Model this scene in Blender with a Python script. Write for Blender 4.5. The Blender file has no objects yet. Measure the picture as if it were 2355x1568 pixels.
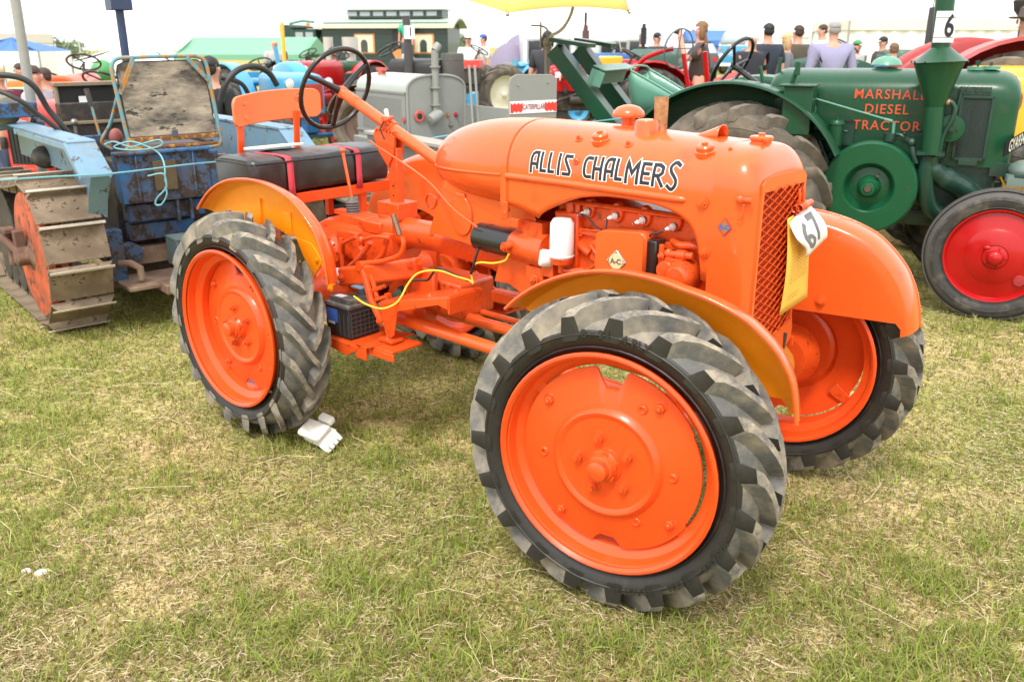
import bpy, bmesh, math, random
import numpy as np
from mathutils import Vector, Matrix, noise as mnoise

R = math.radians
PI = math.pi
random.seed(7)
SC = bpy.context.scene
COL = SC.collection

# ------------------------------------------------------------------ camera, sky, sun, exposure
cam_data = bpy.data.cameras.new("camera")
cam = bpy.data.objects.new("camera", cam_data)
COL.objects.link(cam)
cam.location = (0, 0, 1.5651)
cam.rotation_euler = (PI / 2 - 0.3302, 0.0, 0.0)
cam_data.sensor_width = 36.0
cam_data.lens = 36.0 * 2005.0 / 2355.0
cam_data.clip_end = 900
cam_data.clip_start = 0.05
cam_data.dof.use_dof = True
cam_data.dof.focus_distance = 2.95
cam_data.dof.aperture_fstop = 4.6
SC.camera = cam

SUN_EL, SUN_AZ = R(58), R(200)      # azimuth clockwise from +Y: high, behind the camera and a little left
world = bpy.data.worlds.new("World")
SC.world = world
world.use_nodes = True
wn = world.node_tree.nodes
wl = world.node_tree.links
wn.clear()
w_out = wn.new("ShaderNodeOutputWorld")
w_bg = wn.new("ShaderNodeBackground")
w_sky = wn.new("ShaderNodeTexSky")
w_sky.sky_type = 'NISHITA'
w_sky.sun_disc = False
w_sky.sun_elevation = SUN_EL
w_sky.sun_rotation = SUN_AZ
w_sky.air_density = 1.0
w_sky.dust_density = 4.0
w_mix = wn.new("ShaderNodeMixRGB")          # thin even cloud over the clear sky
w_mix.inputs[0].default_value = 0.86
w_mix.inputs[2].default_value = (7.6, 7.65, 7.7, 1)
wl.new(w_sky.outputs[0], w_mix.inputs[1])
wl.new(w_mix.outputs[0], w_bg.inputs[0])
w_bg.inputs[1].default_value = 0.135
wl.new(w_bg.outputs[0], w_out.inputs[0])

sun_d = bpy.data.lights.new("sun", 'SUN')
sun_d.energy = 1.5
sun_d.angle = R(14)
sun_d.color = (1.0, 0.96, 0.90)
sun = bpy.data.objects.new("sun", sun_d)
COL.objects.link(sun)
sdir = Vector((math.sin(SUN_AZ) * math.cos(SUN_EL), math.cos(SUN_AZ) * math.cos(SUN_EL), math.sin(SUN_EL)))
sun.rotation_euler = sdir.to_track_quat('Z', 'Y').to_euler()
sun.location = sdir * 30

SC.view_settings.view_transform = 'Standard'
SC.view_settings.look = 'None'
SC.view_settings.exposure = 1.06
SC.view_settings.gamma = 1.0
SC.view_settings.use_curve_mapping = False
SC.render.engine = 'CYCLES'
SC.cycles.max_bounces = 6
SC.cycles.diffuse_bounces = 3
SC.cycles.glossy_bounces = 3
SC.cycles.use_denoising = True

# ------------------------------------------------------------------ materials
MATS = {}
def mat(name, col, rough=0.5, metal=0.0, coat=0.0, var=0.0, vscale=8.0, dirt=None, dirt_amt=0.0, dscale=6.0,
        bump=0.0, bscale=60.0, spec=0.5, sheen=0.0, chip=None, chip_amt=0.0, cscale=9.0, stretch=None):
    """procedural paint / rubber / cloth: base colour with noise variation, optional dirt, optional paint chips"""
    if name in MATS: return MATS[name]
    m = bpy.data.materials.new(name)
    m.use_nodes = True
    n, l = m.node_tree.nodes, m.node_tree.links
    p = n["Principled BSDF"]
    p.inputs["Roughness"].default_value = rough
    p.inputs["Metallic"].default_value = metal
    p.inputs["Coat Weight"].default_value = coat
    p.inputs["Coat Roughness"].default_value = 0.08
    p.inputs["Specular IOR Level"].default_value = spec
    tc = n.new("ShaderNodeTexCoord")
    vec = tc.outputs["Object"]
    if stretch:
        mp = n.new("ShaderNodeMapping"); mp.inputs["Scale"].default_value = stretch
        l.new(vec, mp.inputs[0]); vec = mp.outputs[0]
    rgb = n.new("ShaderNodeRGB"); rgb.outputs[0].default_value = (*col, 1)
    out = rgb.outputs[0]
    def noise(scale, detail=6, rgh=0.6):
        t = n.new("ShaderNodeTexNoise"); t.inputs["Scale"].default_value = scale
        t.inputs["Detail"].default_value = detail; t.inputs["Roughness"].default_value = rgh
        l.new(vec, t.inputs["Vector"]); return t.outputs[0]
    def ramp(src, a, b):
        r_ = n.new("ShaderNodeMapRange"); r_.inputs[1].default_value = a; r_.inputs[2].default_value = b
        l.new(src, r_.inputs[0]); return r_.outputs[0]
    def mix(fac, c1, c2, mode='MIX'):
        x = n.new("ShaderNodeMixRGB"); x.blend_type = mode
        if isinstance(fac, float): x.inputs[0].default_value = fac
        else: l.new(fac, x.inputs[0])
        l.new(c1, x.inputs[1])
        if isinstance(c2, tuple): x.inputs[2].default_value = (*c2, 1)
        else: l.new(c2, x.inputs[2])
        return x.outputs[0]
    if var:
        f = ramp(noise(vscale), 0.3, 0.7)
        out = mix(f, out, tuple(min(1, c * (1 + var)) for c in col))
        f2 = ramp(noise(vscale * 4.3), 0.35, 0.75)
        m2 = n.new("ShaderNodeMath"); m2.operation = 'MULTIPLY'; m2.inputs[1].default_value = 0.6
        l.new(f2, m2.inputs[0])
        out = mix(m2.outputs[0], out, tuple(c * (1 - var * 0.7) for c in col))
    if dirt:
        f = ramp(noise(dscale, 8, 0.65), 0.62 - dirt_amt * 0.35, 0.72 - dirt_amt * 0.12)
        m3 = n.new("ShaderNodeMath"); m3.operation = 'MULTIPLY'; m3.inputs[1].default_value = 0.85
        l.new(f, m3.inputs[0])
        out = mix(m3.outputs[0], out, dirt)
    if chip:
        f = ramp(noise(cscale, 10, 0.72), 0.60 - chip_amt * 0.2, 0.62 - chip_amt * 0.2)
        out = mix(f, out, chip)
        rr = n.new("ShaderNodeMapRange"); rr.inputs[3].default_value = rough; rr.inputs[4].default_value = 0.9
        l.new(f, rr.inputs[0]); l.new(rr.outputs[0], p.inputs["Roughness"])
    l.new(out, p.inputs["Base Color"])
    if bump:
        b = n.new("ShaderNodeBump"); b.inputs["Strength"].default_value = bump; b.inputs["Distance"].default_value = 0.004
        l.new(noise(bscale, 5), b.inputs["Height"]); l.new(b.outputs[0], p.inputs["Normal"])
    MATS[name] = m
    return m

ORANGE = mat("orange_gloss_paint", (0.74, 0.100, 0.014), 0.30, coat=0.6, var=0.09, vscale=5, bump=0.14, bscale=13, spec=0.35, dirt=(0.50, 0.075, 0.015), dirt_amt=0.12, dscale=9)
ORANGE_R = mat("orange_red_wheel_paint", (0.78, 0.078, 0.010), 0.34, spec=0.35, coat=0.25, var=0.10, vscale=9, bump=0.12, bscale=45)
ORANGE_C = mat("orange_cast_iron_paint", (0.70, 0.078, 0.010), 0.36, spec=0.4, coat=0.3, var=0.16, vscale=14, bump=0.35, bscale=70,
               dirt=(0.22, 0.03, 0.01), dirt_amt=0.12, dscale=22)
ORANGE_Y = mat("amber_primer_under_fender", (0.90, 0.27, 0.004), 0.38, coat=0.2, var=0.12, vscale=6,
               dirt=(0.42, 0.22, 0.08), dirt_amt=0.10, dscale=5)
ORANGE_L = mat("faded_light_orange_plastic", (0.80, 0.17, 0.055), 0.45, var=0.05)
RUB_SIDE = mat("black_tyre_sidewall", (0.020, 0.018, 0.015), 0.5, var=0.4, vscale=12, dirt=(0.05, 0.035, 0.02), dirt_amt=0.1, dscale=14, bump=0.1)
RUB_TREAD = mat("dusty_tyre_tread", (0.100, 0.097, 0.088), 0.75, var=0.35, vscale=16, dirt=(0.32, 0.265, 0.19), dirt_amt=0.56, dscale=9, bump=0.45, bscale=55)
RUB_TOP = mat("worn_lug_crown", (0.12, 0.11, 0.10), 0.8, var=0.3, vscale=40, dirt=(0.42, 0.35, 0.25), dirt_amt=0.66, dscale=24, bump=0.8, bscale=110)
RUB_DARK = mat("plain_dark_rubber", (0.03, 0.029, 0.028), 0.6, var=0.3, vscale=14, dirt=(0.13, 0.11, 0.085), dirt_amt=0.35, dscale=10, bump=0.2)
RUB_TAN = mat("dry_dusty_tread", (0.09, 0.078, 0.062), 0.8, var=0.3, vscale=10, dirt=(0.22, 0.18, 0.13), dirt_amt=0.55, dscale=7, bump=0.4, bscale=40)
BLACK = mat("black_gloss_plastic", (0.012, 0.012, 0.012), 0.28, coat=0.2, var=0.3, bump=0.05)
BLACK_M = mat("black_matt_metal", (0.018, 0.018, 0.017), 0.55, var=0.4, bump=0.2)
VINYL = mat("black_seat_vinyl", (0.016, 0.015, 0.015), 0.36, var=0.3, vscale=5, bump=0.25, bscale=22, spec=0.6)
STRAP = mat("red_strap_webbing", (0.55, 0.05, 0.07), 0.6, var=0.1, bump=0.4, bscale=300)
WHITE = mat("white_enamel", (0.80, 0.79, 0.76), 0.32, coat=0.2, var=0.04, dirt=(0.45, 0.36, 0.25), dirt_amt=0.02, dscale=10)
PAPER = mat("white_card", (0.80, 0.80, 0.80), 0.6)
PAPER_Y = mat("yellow_paper", (0.85, 0.45, 0.06), 0.65, var=0.03)
INK = mat("black_print", (0.012, 0.010, 0.016), 0.5)
INK_G = mat("grey_print", (0.16, 0.16, 0.17), 0.6)
INK_FAINT = mat("faint_brown_handwriting", (0.42, 0.20, 0.03), 0.7)
INK_R = mat("red_print", (0.65, 0.04, 0.025), 0.5)
INK_B = mat("blue_print", (0.03, 0.12, 0.42), 0.4)
CHROME = mat("bright_metal", (0.6, 0.6, 0.6), 0.25, metal=1.0)
STEEL = mat("dull_steel", (0.30, 0.29, 0.27), 0.45, metal=0.8, var=0.3, dirt=(0.12, 0.07, 0.04), dirt_amt=0.4)
BRASS = mat("tarnished_exhaust_pipe", (0.42, 0.24, 0.12), 0.5, metal=0.5, var=0.3, vscale=20, dirt=(0.25, 0.09, 0.03), dirt_amt=0.5, dscale=30, bump=0.4, bscale=120)
YWIRE = mat("yellow_wire", (0.85, 0.52, 0.03), 0.4)
YFLANGE = mat("ochre_flange_paint", (0.70, 0.26, 0.04), 0.4, var=0.15)
LTBLUE = mat("pale_blue_paint", (0.14, 0.25, 0.34), 0.45, var=0.16, vscale=5, chip=(0.10, 0.09, 0.08), chip_amt=0.06, cscale=11, dirt=(0.20, 0.19, 0.16), dirt_amt=0.3, dscale=7)
BLUE_RUST = mat("chipped_blue_paint", (0.025, 0.105, 0.24), 0.5, var=0.45, vscale=5, chip=(0.055, 0.038, 0.03), chip_amt=0.46, cscale=13,
                dirt=(0.09, 0.06, 0.038), dirt_amt=0.6, dscale=4, bump=0.4, bscale=30)
TEAL_RUST = mat("worn_teal_tube_paint", (0.12, 0.27, 0.30), 0.5, var=0.2, chip=(0.45, 0.19, 0.03), chip_amt=0.42, cscale=18,
                dirt=(0.08, 0.05, 0.035), dirt_amt=0.25, dscale=14)
BOARD = mat("weathered_seat_board", (0.40, 0.335, 0.25), 0.9, var=0.2, vscale=9, dirt=(0.022, 0.021, 0.020), dirt_amt=0.62, dscale=3.4, chip=(0.05, 0.045, 0.04), chip_amt=0.10, cscale=7, bump=0.5, bscale=20, stretch=(1, 1, 3.0))
TRACKPL = mat("rusty_track_steel", (0.17, 0.12, 0.078), 0.75, metal=0.15, var=0.25, vscale=12, dirt=(0.30, 0.23, 0.15), dirt_amt=0.6, dscale=6,
              chip=(0.10, 0.06, 0.035), chip_amt=0.08, cscale=22, bump=0.5, bscale=50)
TRACKTOP = mat("polished_grouser", (0.50, 0.44, 0.36), 0.55, metal=0.3, var=0.3, vscale=30, bump=0.5)
RUST_OR = mat("rusty_orange_sprocket", (0.55, 0.085, 0.025), 0.65, var=0.3, dirt=(0.17, 0.06, 0.03), dirt_amt=0.65, dscale=5, chip=(0.12, 0.05, 0.03), chip_amt=0.2, cscale=14, bump=0.4)
GRIME = mat("oily_black_iron", (0.030, 0.026, 0.023), 0.6, var=0.6, vscale=20, dirt=(0.11, 0.07, 0.045), dirt_amt=0.4, dscale=18, bump=0.6, bscale=40)
GREY = mat("grey_tractor_paint", (0.235, 0.245, 0.225), 0.45, var=0.06, vscale=4, bump=0.08)
GREY_L = mat("pale_grey_hood_paint", (0.33, 0.36, 0.32), 0.32, coat=0.3, var=0.04, vscale=4)
PLANK = mat("weathered_grey_step", (0.33, 0.31, 0.27), 0.7, var=0.2, vscale=18, bump=0.4)
GREEN = mat("dark_green_paint", (0.008, 0.060, 0.025), 0.34, spec=0.3, coat=0.12, var=0.16, vscale=5, bump=0.14, bscale=22, dirt=(0.03, 0.06, 0.035), dirt_amt=0.16, dscale=9)
GREEN_F = mat("flywheel_green_paint", (0.008, 0.074, 0.030), 0.30, spec=0.3, coat=0.15, var=0.14, bump=0.14, bscale=30)
GREEN_D = mat("deep_green_cast", (0.006, 0.040, 0.026), 0.4, coat=0.2, var=0.3, vscale=12, dirt=(0.02, 0.02, 0.018), dirt_amt=0.3, dscale=14, bump=0.3)
GREEN_P = mat("pale_green_sheet", (0.10, 0.27, 0.19), 0.42, coat=0.2, var=0.12, vscale=6)
GREEN_OLD = mat("weathered_green_tin", (0.045, 0.10, 0.075), 0.55, var=0.2, dirt=(0.22, 0.24, 0.21), dirt_amt=0.18, dscale=6)
RED = mat("red_gloss_paint", (0.40, 0.004, 0.005), 0.28, spec=0.35, coat=0.2, var=0.10, vscale=6, bump=0.1)
RED_D = mat("dull_red_cast", (0.33, 0.022, 0.026), 0.45, var=0.3, vscale=10, dirt=(0.06, 0.02, 0.018), dirt_amt=0.3, dscale=10, bump=0.3)
RED_O = mat("orange_red_gloss", (0.62, 0.06, 0.025), 0.3, coat=0.3, var=0.08)
BLUE = mat("sky_blue_tractor_paint", (0.055, 0.30, 0.52), 0.32, coat=0.3, var=0.10, vscale=5)
BLUE_D = mat("mid_blue_cast", (0.02, 0.12, 0.30), 0.45, var=0.3, dirt=(0.04, 0.03, 0.03), dirt_amt=0.3)
NAVY = mat("navy_exhaust_paint", (0.022, 0.040, 0.095), 0.4, var=0.2)
YEL = mat("yellow_gloss_paint", (0.85, 0.45, 0.03), 0.3, coat=0.3, var=0.06)
CANVAS_Y = mat("yellow_parasol_cloth", (0.88, 0.56, 0.14), 0.75, var=0.04)
GREYPOLE = mat("galvanised_pole", (0.30, 0.29, 0.26), 0.6, var=0.2, vscale=10, bump=0.2)
TENTW = mat("white_marquee_canvas", (0.80, 0.80, 0.77), 0.8, var=0.04, vscale=1.2)
TENTC = mat("cream_marquee_valance", (0.66, 0.62, 0.54), 0.8, var=0.08, vscale=2)
TENTG = mat("pale_green_canopy", (0.17, 0.38, 0.24), 0.75, var=0.06, vscale=1.5)
TENTB = mat("blue_canopy", (0.07, 0.17, 0.45), 0.75, var=0.05)
TENTP = mat("purple_grey_tent", (0.20, 0.17, 0.24), 0.8, var=0.1)
VANW = mat("white_van_paint", (0.75, 0.75, 0.74), 0.3, coat=0.3, var=0.03)
GLASS = mat("dark_window_glass", (0.03, 0.035, 0.04), 0.08, spec=0.8)
GLASS_L = mat("pale_window_glass", (0.32, 0.36, 0.38), 0.1, spec=0.8)
CREAMW = mat("cream_trim", (0.70, 0.62, 0.45), 0.5)
CARV = mat("dark_green_caravan_boards", (0.020, 0.040, 0.034), 0.45, coat=0.2, var=0.15)
TIMBER = mat("orange_timber", (0.55, 0.25, 0.08), 0.5, var=0.15)
SKIN = mat("skin", (0.55, 0.27, 0.18), 0.55, var=0.06)
BARK = mat("bark", (0.09, 0.07, 0.05), 0.9, var=0.3)
LEAF = mat("far_leaves", (0.16, 0.21, 0.12), 0.8, var=0.5, vscale=3)
AMBER = mat("amber_lens", (0.8, 0.25, 0.02), 0.2)
ROPE = mat("light_blue_rope", (0.16, 0.40, 0.46), 0.8, var=0.2, vscale=60, bump=0.6, bscale=300)
def cloth(name, c): return mat("cloth_" + name, c, 0.85, var=0.12, vscale=10, bump=0.3, bscale=12)

# ------------------------------------------------------------------ mesh helpers
def V(*a): return Vector(a if len(a) > 1 else a[0])
def frame_from(axis):
    a = Vector(axis).normalized()
    u = a.orthogonal().normalized()
    if abs(a.z) < 0.99:
        u = Vector((0, 0, 1)).cross(a).normalized()
    return u, a.cross(u), a
def crom(pts, k=6):
    P = [Vector(p) for p in pts]
    if len(P) < 3: return P
    P = [P[0] * 2 - P[1]] + P + [P[-1] * 2 - P[-2]]
    out = []
    for i in range(1, len(P) - 2):
        for j in range(k):
            t = j / k
            a, b, c, d = P[i - 1], P[i], P[i + 1], P[i + 2]
            out.append(0.5 * ((2 * b) + (c - a) * t + (2 * a - 5 * b + 4 * c - d) * t * t + (3 * b - a - 3 * c + d) * t ** 3))
    out.append(P[-2])
    return out

class MB:
    def __init__(s): s.v, s.f, s.m = [], [], []
    def add(s, verts, faces, mi=0):
        k = len(s.v)
        s.v += [tuple(x) for x in verts]
        s.f += [tuple(i + k for i in f) for f in faces]
        s.m += [mi] * len(faces)
        return s
    def box(s, c, d, rot=None, mi=0, top=1.0):
        c = Vector(c); hx, hy, hz = d[0] / 2, d[1] / 2, d[2] / 2
        vs = []
        for z in (-1, 1):
            t = top if z > 0 else 1
            for x, y in ((-1, -1), (1, -1), (1, 1), (-1, 1)):
                p = Vector((x * hx * t, y * hy * t, z * hz))
                if rot is not None: p = rot @ p
                vs.append(p + c)
        return s.add(vs, [(3, 2, 1, 0), (4, 5, 6, 7), (0, 1, 5, 4), (1, 2, 6, 5), (2, 3, 7, 6), (3, 0, 4, 7)], mi)
    def loft(s, rings, closed=True, cap=True, mi=0):
        n = len(rings[0]); vs = [p for r in rings for p in r]; fs = []
        for i in range(len(rings) - 1):
            for j in range(n if closed else n - 1):
                a, b = i * n + j, i * n + (j + 1) % n
                fs.append((a, b, b + n, a + n))
        if cap and closed:
            fs.append(tuple(range(n - 1, -1, -1)))
            fs.append(tuple(range((len(rings) - 1) * n, len(rings) * n)))
        return s.add(vs, fs, mi)
    def cyl(s, p0, p1, r0, r1=None, n=16, mi=0, cap=True):
        p0, p1 = Vector(p0), Vector(p1); r1 = r0 if r1 is None else r1
        u, w, a = frame_from(p1 - p0)
        rg = [[p + u * (r * math.cos(2 * PI * k / n)) + w * (r * math.sin(2 * PI * k / n)) for k in range(n)] for p, r in ((p0, r0), (p1, r1))]
        return s.loft(rg, True, cap, mi)
    def tube(s, pts, r, n=8, mi=0, closed=False, cap=True):
        P = [Vector(p) for p in pts]; m = len(P); rings = []
        up = None
        for i in range(m):
            if closed: t = P[(i + 1) % m] - P[i - 1]
            else: t = P[min(i + 1, m - 1)] - P[max(i - 1, 0)]
            t.normalize()
            if up is None: u, w, _ = frame_from(t)
            else:
                u = (up - t * up.dot(t)).normalized(); w = t.cross(u)
            up = u
            rr = r[i] if isinstance(r, (list, tuple)) else r
            rings.append([P[i] + u * (rr * math.cos(2 * PI * k / n)) + w * (rr * math.sin(2 * PI * k / n)) for k in range(n)])
        if closed: rings.append(rings[0]); cap = False
        return s.loft(rings, True, cap, mi)
    def lathe(s, prof, o=(0, 0, 0), axis=(0, 0, 1), n=32, mi=0, closed_prof=False):
        o = Vector(o); u, w, a = frame_from(axis); rings = []
        pr = list(prof) + ([prof[0]] if closed_prof else [])
        for r, h in pr:
            rings.append([o + a * h + u * (r * math.cos(2 * PI * k / n)) + w * (r * math.sin(2 * PI * k / n)) for k in range(n)])
        return s.loft(rings, True, False, mi)
    def prism(s, poly, o, U, W, depth, mi=0, centre=True):
        o, U, W = Vector(o), Vector(U), Vector(W); N = U.cross(W).normalized()
        z0, z1 = (-depth / 2, depth / 2) if centre else (0, depth)
        return s.loft([[o + U * a + W * b + N * z for a, b in poly] for z in (z0, z1)], True, True, mi)
    def ball(s, c, r, n=14, mi=0, half=False):
        c = Vector(c); r = (r, r, r) if not isinstance(r, (tuple, list)) else r
        m = n // 2; rings = []
        lo = 0 if half else -PI / 2
        for i in range(m + 1):
            t = lo + (PI / 2 - lo) * i / m
            cr = max(math.cos(t), 1e-3)
            rings.append([c + Vector((r[0] * cr * math.cos(2 * PI * k / n), r[1] * cr * math.sin(2 * PI * k / n), r[2] * math.sin(t))) for k in range(n)])
        return s.loft(rings, True, True, mi)
    def hexbolt(s, c, axis, r=0.012, h=0.01, mi=0, washer=True):
        c = Vector(c); a = Vector(axis).normalized()
        if washer: s.cyl(c - a * 0.001, c + a * 0.003, r * 1.45, n=14, mi=mi)
        s.cyl(c, c + a * h, r, n=6, mi=mi)
        s.cyl(c + a * h, c + a * (h * 1.5), r * 0.55, r * 0.5, n=8, mi=mi)
        return s
    def build(s, name, mats, parent=None, smooth=35, bevel=0, solid=0, bseg=2, sub=0):
        me = bpy.data.meshes.new(name)
        me.from_pydata(s.v, [], s.f)
        mats = mats if isinstance(mats, (list, tuple)) else [mats]
        for m in mats: me.materials.append(m)
        if len(mats) > 1: me.polygons.foreach_set("material_index", s.m)
        me.update()
        bm = bmesh.new(); bm.from_mesh(me)
        bmesh.ops.remove_doubles(bm, verts=bm.verts, dist=1e-5)
        bmesh.ops.recalc_face_normals(bm, faces=bm.faces)
        bm.to_mesh(me); bm.free()
        if smooth:
            me.polygons.foreach_set("use_smooth", [True] * len(me.polygons))
            me.set_sharp_from_angle(angle=R(smooth))
        o = bpy.data.objects.new(name, me)
        COL.objects.link(o)
        if parent is not None: o.parent = parent
        if solid:
            md = o.modifiers.new("thickness", 'SOLIDIFY'); md.thickness = solid; md.offset = 0
        if bevel:
            md = o.modifiers.new("edge", 'BEVEL'); md.width = bevel; md.segments = bseg; md.limit_method = 'ANGLE'; md.angle_limit = R(40)
        if sub:
            md = o.modifiers.new("sub", 'SUBSURF'); md.levels = sub; md.render_levels = sub
        return o

def thing(name, label, cat, loc=(0, 0, 0), rz=0.0, group=None, parent=None, rot=None):
    o = bpy.data.objects.new(name, None)
    COL.objects.link(o)
    o.empty_display_size = 0.1
    o.location = loc
    o.rotation_euler = rot if rot is not None else (0, 0, rz)
    if parent is None:
        o["label"] = label; o["category"] = cat
        if group: o["group"] = group
    else: o.parent = parent
    return o
def part(name, parent, loc=(0, 0, 0), rot=(0, 0, 0)):
    o = bpy.data.objects.new(name, None)
    COL.objects.link(o); o.empty_display_size = 0.1
    o.location = loc; o.rotation_euler = rot; o.parent = parent
    return o
def tag(o, label, cat, group=None):
    o["label"] = label; o["category"] = cat
    if group: o["group"] = group
    return o
def share(o, name, parent, loc=(0, 0, 0), rot=(0, 0, 0), scale=(1, 1, 1)):
    c = o.copy(); c.name = name; COL.objects.link(c); c.parent = parent
    c.location = loc; c.rotation_euler = rot; c.scale = scale
    return c
def structure(o): o["kind"] = "structure"; return o
def stuff(o): o["kind"] = "stuff"; return o

def text_faces(txt, size=1.0, extrude=0.0, bold=0.0, sx=1.0, align='CENTER', res=3, space=1.0):
    """flat lettering as (verts, faces) in the XY plane"""
    cu = bpy.data.curves.new("lettering", 'FONT')
    cu.body = txt; cu.size = size; cu.extrude = extrude; cu.offset = bold; cu.resolution_u = res
    cu.align_x = align; cu.align_y = 'CENTER'; cu.space_character = space
    o = bpy.data.objects.new("lettering", cu)
    COL.objects.link(o)
    dg = bpy.context.evaluated_depsgraph_get()
    me = bpy.data.meshes.new_from_object(o.evaluated_get(dg))
    vs = [Vector((v.co.x * sx, v.co.y, v.co.z)) for v in me.vertices]
    fs = [tuple(p.vertices) for p in me.polygons]
    bpy.data.meshes.remove(me); bpy.data.objects.remove(o); bpy.data.curves.remove(cu)
    return vs, fs
def letters(txt, o, U, W, size, mt, parent, name="lettering", **k):
    vs, fs = text_faces(txt, size, **k)
    o, U, W = Vector(o), Vector(U).normalized(), Vector(W).normalized(); N = U.cross(W)
    b = MB(); b.add([o + U * v.x + W * v.y + N * v.z for v in vs], fs)
    me = bpy.data.meshes.new(name); me.from_pydata(b.v, [], b.f); me.materials.append(mt); me.update()
    ob = bpy.data.objects.new(name, me); COL.objects.link(ob)
    if parent is not None: ob.parent = parent
    return ob

# pixel (2355 px wide view) at world depth Y -> world point
def at(px, py, Y):
    cp, sp = math.cos(0.3302), math.sin(0.3302)
    fx, fy = (px - 1177.5) / 2005.0, (784 - py) / 2005.0
    d = Vector((fx, cp + fy * sp, -sp + fy * cp))
    return Vector((0, 0, 1.5651)) + d * (Y / d.y)
def gx(px, Y, z=1.0):
    """world x of image column px at depth Y, height z"""
    dep = Y * math.cos(0.3302) + (1.5651 - z) * math.sin(0.3302)
    return (px - 1177.5) / 2005.0 * dep

# ------------------------------------------------------------------ ground and grass
def vnoise(x, y, s, seed=0):
    """smooth value noise with numpy"""
    rs = np.random.RandomState(seed); T = rs.rand(256, 256)
    X, Y = x * s + 31.7, y * s + 17.3
    xi, yi = np.floor(X).astype(int), np.floor(Y).astype(int)
    fx, fy = X - xi, Y - yi
    fx = fx * fx * (3 - 2 * fx); fy = fy * fy * (3 - 2 * fy)
    g = lambda a, b: T[a % 256, b % 256]
    return (g(xi, yi) * (1 - fx) + g(xi + 1, yi) * fx) * (1 - fy) + (g(xi, yi + 1) * (1 - fx) + g(xi + 1, yi + 1) * fx) * fy
def green_mask(x, y):
    a = vnoise(x, y, 0.55, 1) * 0.42 + vnoise(x, y, 1.7, 2) * 0.33 + vnoise(x, y, 5.0, 3) * 0.25
    a = a + 0.16 * np.clip((y - 2.9) / 2.0, 0, 1) * (x < 0.3) - 0.09 * np.clip((x + 0.2) / 1.5, -1, 1) - .03
    return np.clip((a - 0.36) / 0.28, 0, 1)
def ground_z(x, y):
    s = np.clip((y - 6) / 4, 0, 1); s = s * s * (3 - 2 * s)
    return (vnoise(x, y, 0.9, 8) - 0.5) * 0.02 + (vnoise(x, y, 6, 9) - 0.5) * 0.01 + 0.0172 * np.clip(x, -60, 60) * s

def ground_material():
    m = bpy.data.materials.new("turf_soil"); m.use_nodes = True
    n, l = m.node_tree.nodes, m.node_tree.links
    p = n["Principled BSDF"]; p.inputs["Roughness"].default_value = 0.95
    p.inputs["Specular IOR Level"].default_value = 0.15
    tc = n.new("ShaderNodeTexCoord")
    def nz(s, d=6):
        t = n.new("ShaderNodeTexNoise"); t.inputs["Scale"].default_value = s; t.inputs["Detail"].default_value = d
        l.new(tc.outputs["Object"], t.inputs[0]); return t.outputs[0]
    cr = n.new("ShaderNodeValToRGB"); e = cr.color_ramp.elements
    e[0].position, e[0].color = 0.36, (0.21, 0.245, 0.06, 1)
    e[1].position, e[1].color = 0.66, (0.52, 0.42, 0.22, 1)
    x = cr.color_ramp.elements.new(0.5); x.color = (0.36, 0.345, 0.12, 1)
    l.new(nz(1.1, 8), cr.inputs[0])
    cr2 = n.new("ShaderNodeValToRGB"); e = cr2.color_ramp.elements
    e[0].position, e[0].color = 0.38, (0.50, 0.47, 0.38, 1)
    e[1].position, e[1].color = 0.62, (1.25, 1.2, 1.1, 1)
    l.new(nz(70, 8), cr2.inputs[0])
    mx = n.new("ShaderNodeMixRGB"); mx.blend_type = 'MULTIPLY'; mx.inputs[0].default_value = 0.9
    l.new(cr.outputs[0], mx.inputs[1]); l.new(cr2.outputs[0], mx.inputs[2])
    l.new(mx.outputs[0], p.inputs["Base Color"])
    b = n.new("ShaderNodeBump"); b.inputs["Strength"].default_value = 0.6; b.inputs["Distance"].default_value = 0.02
    l.new(nz(45, 6), b.inputs["Height"]); l.new(b.outputs[0], p.inputs["Normal"])
    return m
def build_ground():
    # fine near sheet that grows coarser outwards, one object
    N = 90
    t = np.linspace(-1, 1, N * 2 + 1)
    g = np.sign(t) * (np.abs(t) ** 4 * 295 + np.abs(t) * 5)
    X, Y = np.meshgrid(g, g + 4)
    Z = ground_z(X, Y)
    vs = np.stack([X.ravel(), Y.ravel(), Z.ravel()], 1).tolist(); M = len(t)
    fs = [(i * M + j, i * M + j + 1, (i + 1) * M + j + 1, (i + 1) * M + j) for i in range(M - 1) for j in range(M - 1)]
    b = MB(); b.add(vs, fs)
    structure(b.build("ground", ground_material(), smooth=180))
build_ground()

def grass_material():
    m = bpy.data.materials.new("grass_blades"); m.use_nodes = True
    n, l = m.node_tree.nodes, m.node_tree.links
    p = n["Principled BSDF"]; p.inputs["Roughness"].default_value = 0.5; p.inputs["Specular IOR Level"].default_value = 0.3
    a = n.new("ShaderNodeAttribute"); a.attribute_name = "blade_colour"
    l.new(a.outputs["Color"], p.inputs["Base Color"])
    tr = n.new("ShaderNodeBsdfTranslucent"); l.new(a.outputs["Color"], tr.inputs[0])
    mx = n.new("ShaderNodeMixShader"); mx.inputs[0].default_value = 0.42
    l.new(p.outputs[0], mx.inputs[1]); l.new(tr.outputs[0], mx.inputs[2]); l.new(mx.outputs[0], n["Material Output"].inputs[0])
    return m
GRASSM = grass_material()
def wheel_keepout(x, y):
    return np.zeros_like(x, bool)
def scatter(rs, n, ymin, ymax, p):
    """points in the wedge the place shows, density falling with distance"""
    u = rs.rand(n)
    y = (ymin ** (1 - p) + u * (ymax ** (1 - p) - ymin ** (1 - p))) ** (1 / (1 - p))
    x = (rs.rand(n) * 2 - 1) * (0.78 * y + 0.35)
    return x, y
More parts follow.
